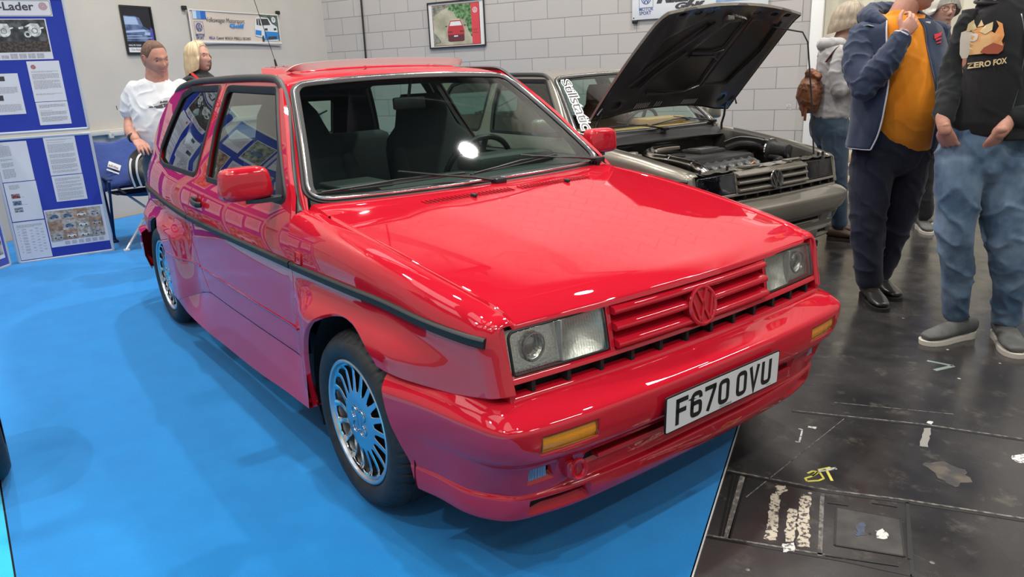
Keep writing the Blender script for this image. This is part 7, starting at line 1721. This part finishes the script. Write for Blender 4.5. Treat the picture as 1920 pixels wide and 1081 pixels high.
shoes(p,[((-.02,-.07,0),-PI/2-.2,.26,.045,.07),((.12,.22,0),-PI/2-.1,.26,.045,.07)],trn,so_,'trainer')
hb=empty('handbag',(-.63,4.35,0),RZ,'small bright blue carrier bag hanging between the two men','bag'); mb=MB(); mb.box((.02,-.22,.70),(.10,.05,.20),bev=.012); mb.build('bag_body',mat('bag_blue',(.03,.09,.42),rough=.5),hb); mb=MB(); mb.tube([(-.02,-.22,.79),(-.02,-.21,.90),(.05,-.21,.90),(.06,-.22,.79)],.005,8); mb.build('bag_handle',mat('bag_blue',(.03,.09,.42)),hb)
# ---------------------------------------------------------------- person at the right edge, further back
p=person(-.20,5.15,'person in pale denim coat and navy trousers at the far right edge')
Mh=orient((.05,0,1.62),-PI/2,0)
b=body_mesh(p,Mh,1.0,[([(.05,.02,1.38),(.05,.01,1.46),(.05,0,1.54)],[(.06,.06),(.054,.054),(.052,.052)],14,(1,0,0))],[([(.05,0,.95),(.05,0,1.15),(.05,0,1.36)],[(.11,.08),(.11,.08),(.13,.07)],16,(1,0,0))],skin2)
hair_cap(Mh,mat('hair_brown',(.08,.05,.035)),b,1.0,seed=15)
G=[ball_tube([(.05,0,.62),(.05,0,.80),(.05,0,1.05),(.05,0,1.25),(.05,0,1.38),(.05,.01,1.43)],[(.19,.15),(.175,.14),(.165,.125),(.165,.12),(.15,.10),(.08,.07)],26,(1,0,0)),ball_tube([(-.10,0,1.36),(-.15,0,1.2),(-.16,0,1.0),(-.15,-.03,.86)],[.06,.054,.048,.042],14),ball_tube([(.2,0,1.36),(.25,0,1.2),(.25,0,1.0),(.24,-.03,.86)],[.06,.054,.048,.042],14)]
v,f=fuse(G,.010,4,.006,8,6); mesh('coat',v,f,mat('pale_denim',(.16,.27,.42),rough=.85,noise_col=(6,(.10,.19,.32),.4,.6)),p)
trousers(p,[((.05,0,.90),(.15,.12)),((.05,0,.82),(.155,.12))],[((-.03,0,.80),(.095,.10)),((-.03,-.02,.45),(.075,.075)),((-.02,-.03,.11),(.066,.066))],[((.13,0,.80),(.095,.10)),((.14,.0,.45),(.075,.075)),((.15,.02,.11),(.066,.066))],navt,.006,6,vox=.01)
shoes(p,[((-.02,-.03,0),-PI/2-.5,.28,.048,.07),((.15,.02,0),-PI/2,.28,.048,.07)],mat('navy_canvas',(.02,.025,.05),rough=.8),so_,'trainer')
# ---------------------------------------------------------------- man in a white t-shirt behind the red car
p=person(-3.90,-.25,'man with cropped hair in a white t-shirt looking down, standing behind the red car')
Mh=orient((-.108,-.01,1.530),-.62,-.26,.10)
hd=hand_geo((-.250,-.21,.975),(.55,-.45,-.45),(.1,-.3,.9),side=-1,curl=.45,f=1.0)
b=body_mesh(p,Mh,1.04,[([(-.14,.03,1.30),(-.135,.02,1.37),(-.115,.01,1.46)],[(.095,.09),(.080,.082),(.074,.076)],14,(1,0,0))],
 [([(-.15,.05,.95),(-.15,.05,1.15),(-.15,.05,1.30)],[(.13,.11),(.13,.11),(.14,.09)],16,(1,0,0)),([(-.365,.04,1.18),(-.375,.02,1.10),(-.345,-.08,1.03),(-.25,-.21,.975)],[.048,.048,.042,.030],14),([(.03,.06,1.15),(.03,-.02,1.05),(-.05,-.18,.98)],[.045,.042,.03],12)],skin1,[hd])
face_bits(Mh,b,1.04,mat('brow_brown',(.16,.09,.06),rough=.8)); hair_cap(Mh,mat('hair_cropped',(.13,.070,.045),rough=.9,noise_col=(90,(.22,.135,.10),.45,.7)),b,1.04,front=.086,side=.005,back=-.070,thick=.0045,rough=.0016,seed=21)
whc=cloth_mat('white_cotton',(.72,.72,.72),(.66,.67,.68),st=.15)
wr_=[(-.14,.03,1.385,.085,.075),(-.145,.03,1.345,.160,.105),(-.15,.03,1.27,.205,.135),(-.15,.015,1.15,.205,.165),(-.15,.01,1.03,.195,.175),(-.15,.02,.94,.190,.165)]
G=[ball_tube([r[:3] for r in wr_],[(r[3],r[4]) for r in wr_],30,(1,0,0)),ball_tube([(-.30,.04,1.315),(-.355,.04,1.23),(-.378,.04,1.155)],[.078,.078,.072],16),ball_tube([(.0,.06,1.315),(.045,.06,1.23),(.05,.05,1.155)],[.078,.078,.072],16)]
v,f=fuse(G,.0075,3,.007,7,13); ts=mesh('t_shirt',v,f,whc,p)
K=lambda P:[(-.075+a*.15,1.195+b_*.10) for a,b_ in P]
jdec([K([(-.5,.0),(-.45,.18),(-.2,.22),(-.05,.42),(.3,.45),(.5,.25),(.55,.05),(.3,.0),(-.2,-.05)])],mat('print_pale_grey',(.45,.45,.46)),'print_car',ts,wr_,.009); jdec([K([(-.5,-.02),(-.5,.05),(-.1,.08),(.1,.20),(.5,.22),(.55,.05),(.2,-.05),(-.15,-.1),(-.3,-.02)]),K([(-.02,.25),(.02,.38),(.30,.40),(.32,.28)])],inkd,'print_car',ts,wr_,.011)
mb=MB(); mb.tube([(-.452,.0,1.21),(-.440,-.03,1.212),(-.435,-.035,1.185),(-.452,.0,1.183)],.0022,5,closed=True); mb.build('sleeve_print',inkd,ts)
mb=MB(); mb.tube([(-.30,-.165,.995),(-.285,-.178,.985)],.034,14); mb.build('wrist_watch',mat('watch_black',(.01,.01,.012)),p)
trousers(p,[((-.15,.02,.96),(.18,.15)),((-.15,.02,.86),(.185,.15))],[((-.24,.02,.80),(.10,.11)),((-.25,.0,.45),(.08,.085)),((-.25,.03,.11),(.065,.065))],[((-.06,.02,.80),(.10,.11)),((-.04,.0,.45),(.08,.085)),((-.03,.03,.11),(.065,.065))],dkden,.006,6,vox=.011)
shoes(p,[((-.25,.03,0),-PI/2,.29,.05,.075),((-.03,.03,0),-PI/2+.4,.29,.05,.075)],loaf,mat('black_sole',(.015,.014,.013)))
# ---------------------------------------------------------------- blond woman behind the red car
p=person(-4.435,.143,'woman with long blond hair, black top and red lanyard, in profile behind the red car')
Mh=orient((-.062,0,1.548),-.22,.02)
b=body_mesh(p,Mh,.96,[([(-.085,0,1.33),(-.08,0,1.40),(-.07,0,1.47)],[(.055,.058),(.05,.052),(.048,.05)],14,(1,0,0))],[([(-.08,0,.95),(-.08,0,1.15),(-.08,0,1.32)],[(.09,.11),(.09,.11),(.10,.12)],16,(1,0,0))],skin2)
face_bits(Mh,b,.96,mat('brow_brown',(.16,.09,.06))); 
bl_=mat('hair_blond',(.62,.49,.30),rough=.45,noise_col=(22,(.50,.37,.21),.4,.65)); hair_cap(Mh,bl_,b,.96,front=.088,side=-.01,back=-.06,thick=.015,length=.105,rough=.010,seed=31,flare=.10)
G=[ball_tube([(-.07,0,.92),(-.07,0,1.10),(-.07,0,1.28),(-.07,0,1.37),(-.075,0,1.42)],[(.135,.165),(.125,.15),(.13,.17),(.12,.15),(.07,.075)],26,(1,0,0)),ball_tube([(-.09,-.17,1.36),(-.10,-.20,1.2),(-.06,-.19,1.08),(.06,-.14,1.05)],[.058,.052,.046,.04],14),ball_tube([(-.07,.17,1.36),(-.08,.2,1.2),(-.04,.19,1.08),(.06,.14,1.05)],[.058,.052,.046,.04],14)]
v,f=fuse(G,.008,4,.006,9,6); mesh('black_top',v,f,blackt,p)
mb=MB(); mb.add(*sweep_geo(crom([(-.11,-.060,1.435),(-.075,-.115,1.415),(-.02,-.155,1.375),(.03,-.150,1.31),(.06,-.12,1.22)],5),[(-.010,-.001),(.010,-.001),(.010,.003),(-.010,.003)],up=(0,-1,.2))); mb.build('lanyard',mat('lanyard_red',(.60,.015,.02),rough=.6),p)
trousers(p,[((-.07,0,.95),(.14,.16)),((-.07,0,.86),(.15,.17))],[((-.07,-.08,.80),(.10,.10)),((-.06,-.09,.45),(.075,.075)),((-.07,-.09,.11),(.06,.06))],[((-.07,.08,.80),(.10,.10)),((-.06,.09,.45),(.075,.075)),((-.07,.09,.11),(.06,.06))],blk2,.006,6,vox=.011)
shoes(p,[((-.07,-.09,0),-.1,.26,.045,.07),((-.07,.09,0),0,.26,.045,.07)],loaf,mat('black_sole',(.015,.014,.013)))

p.scale=(1,1,1)
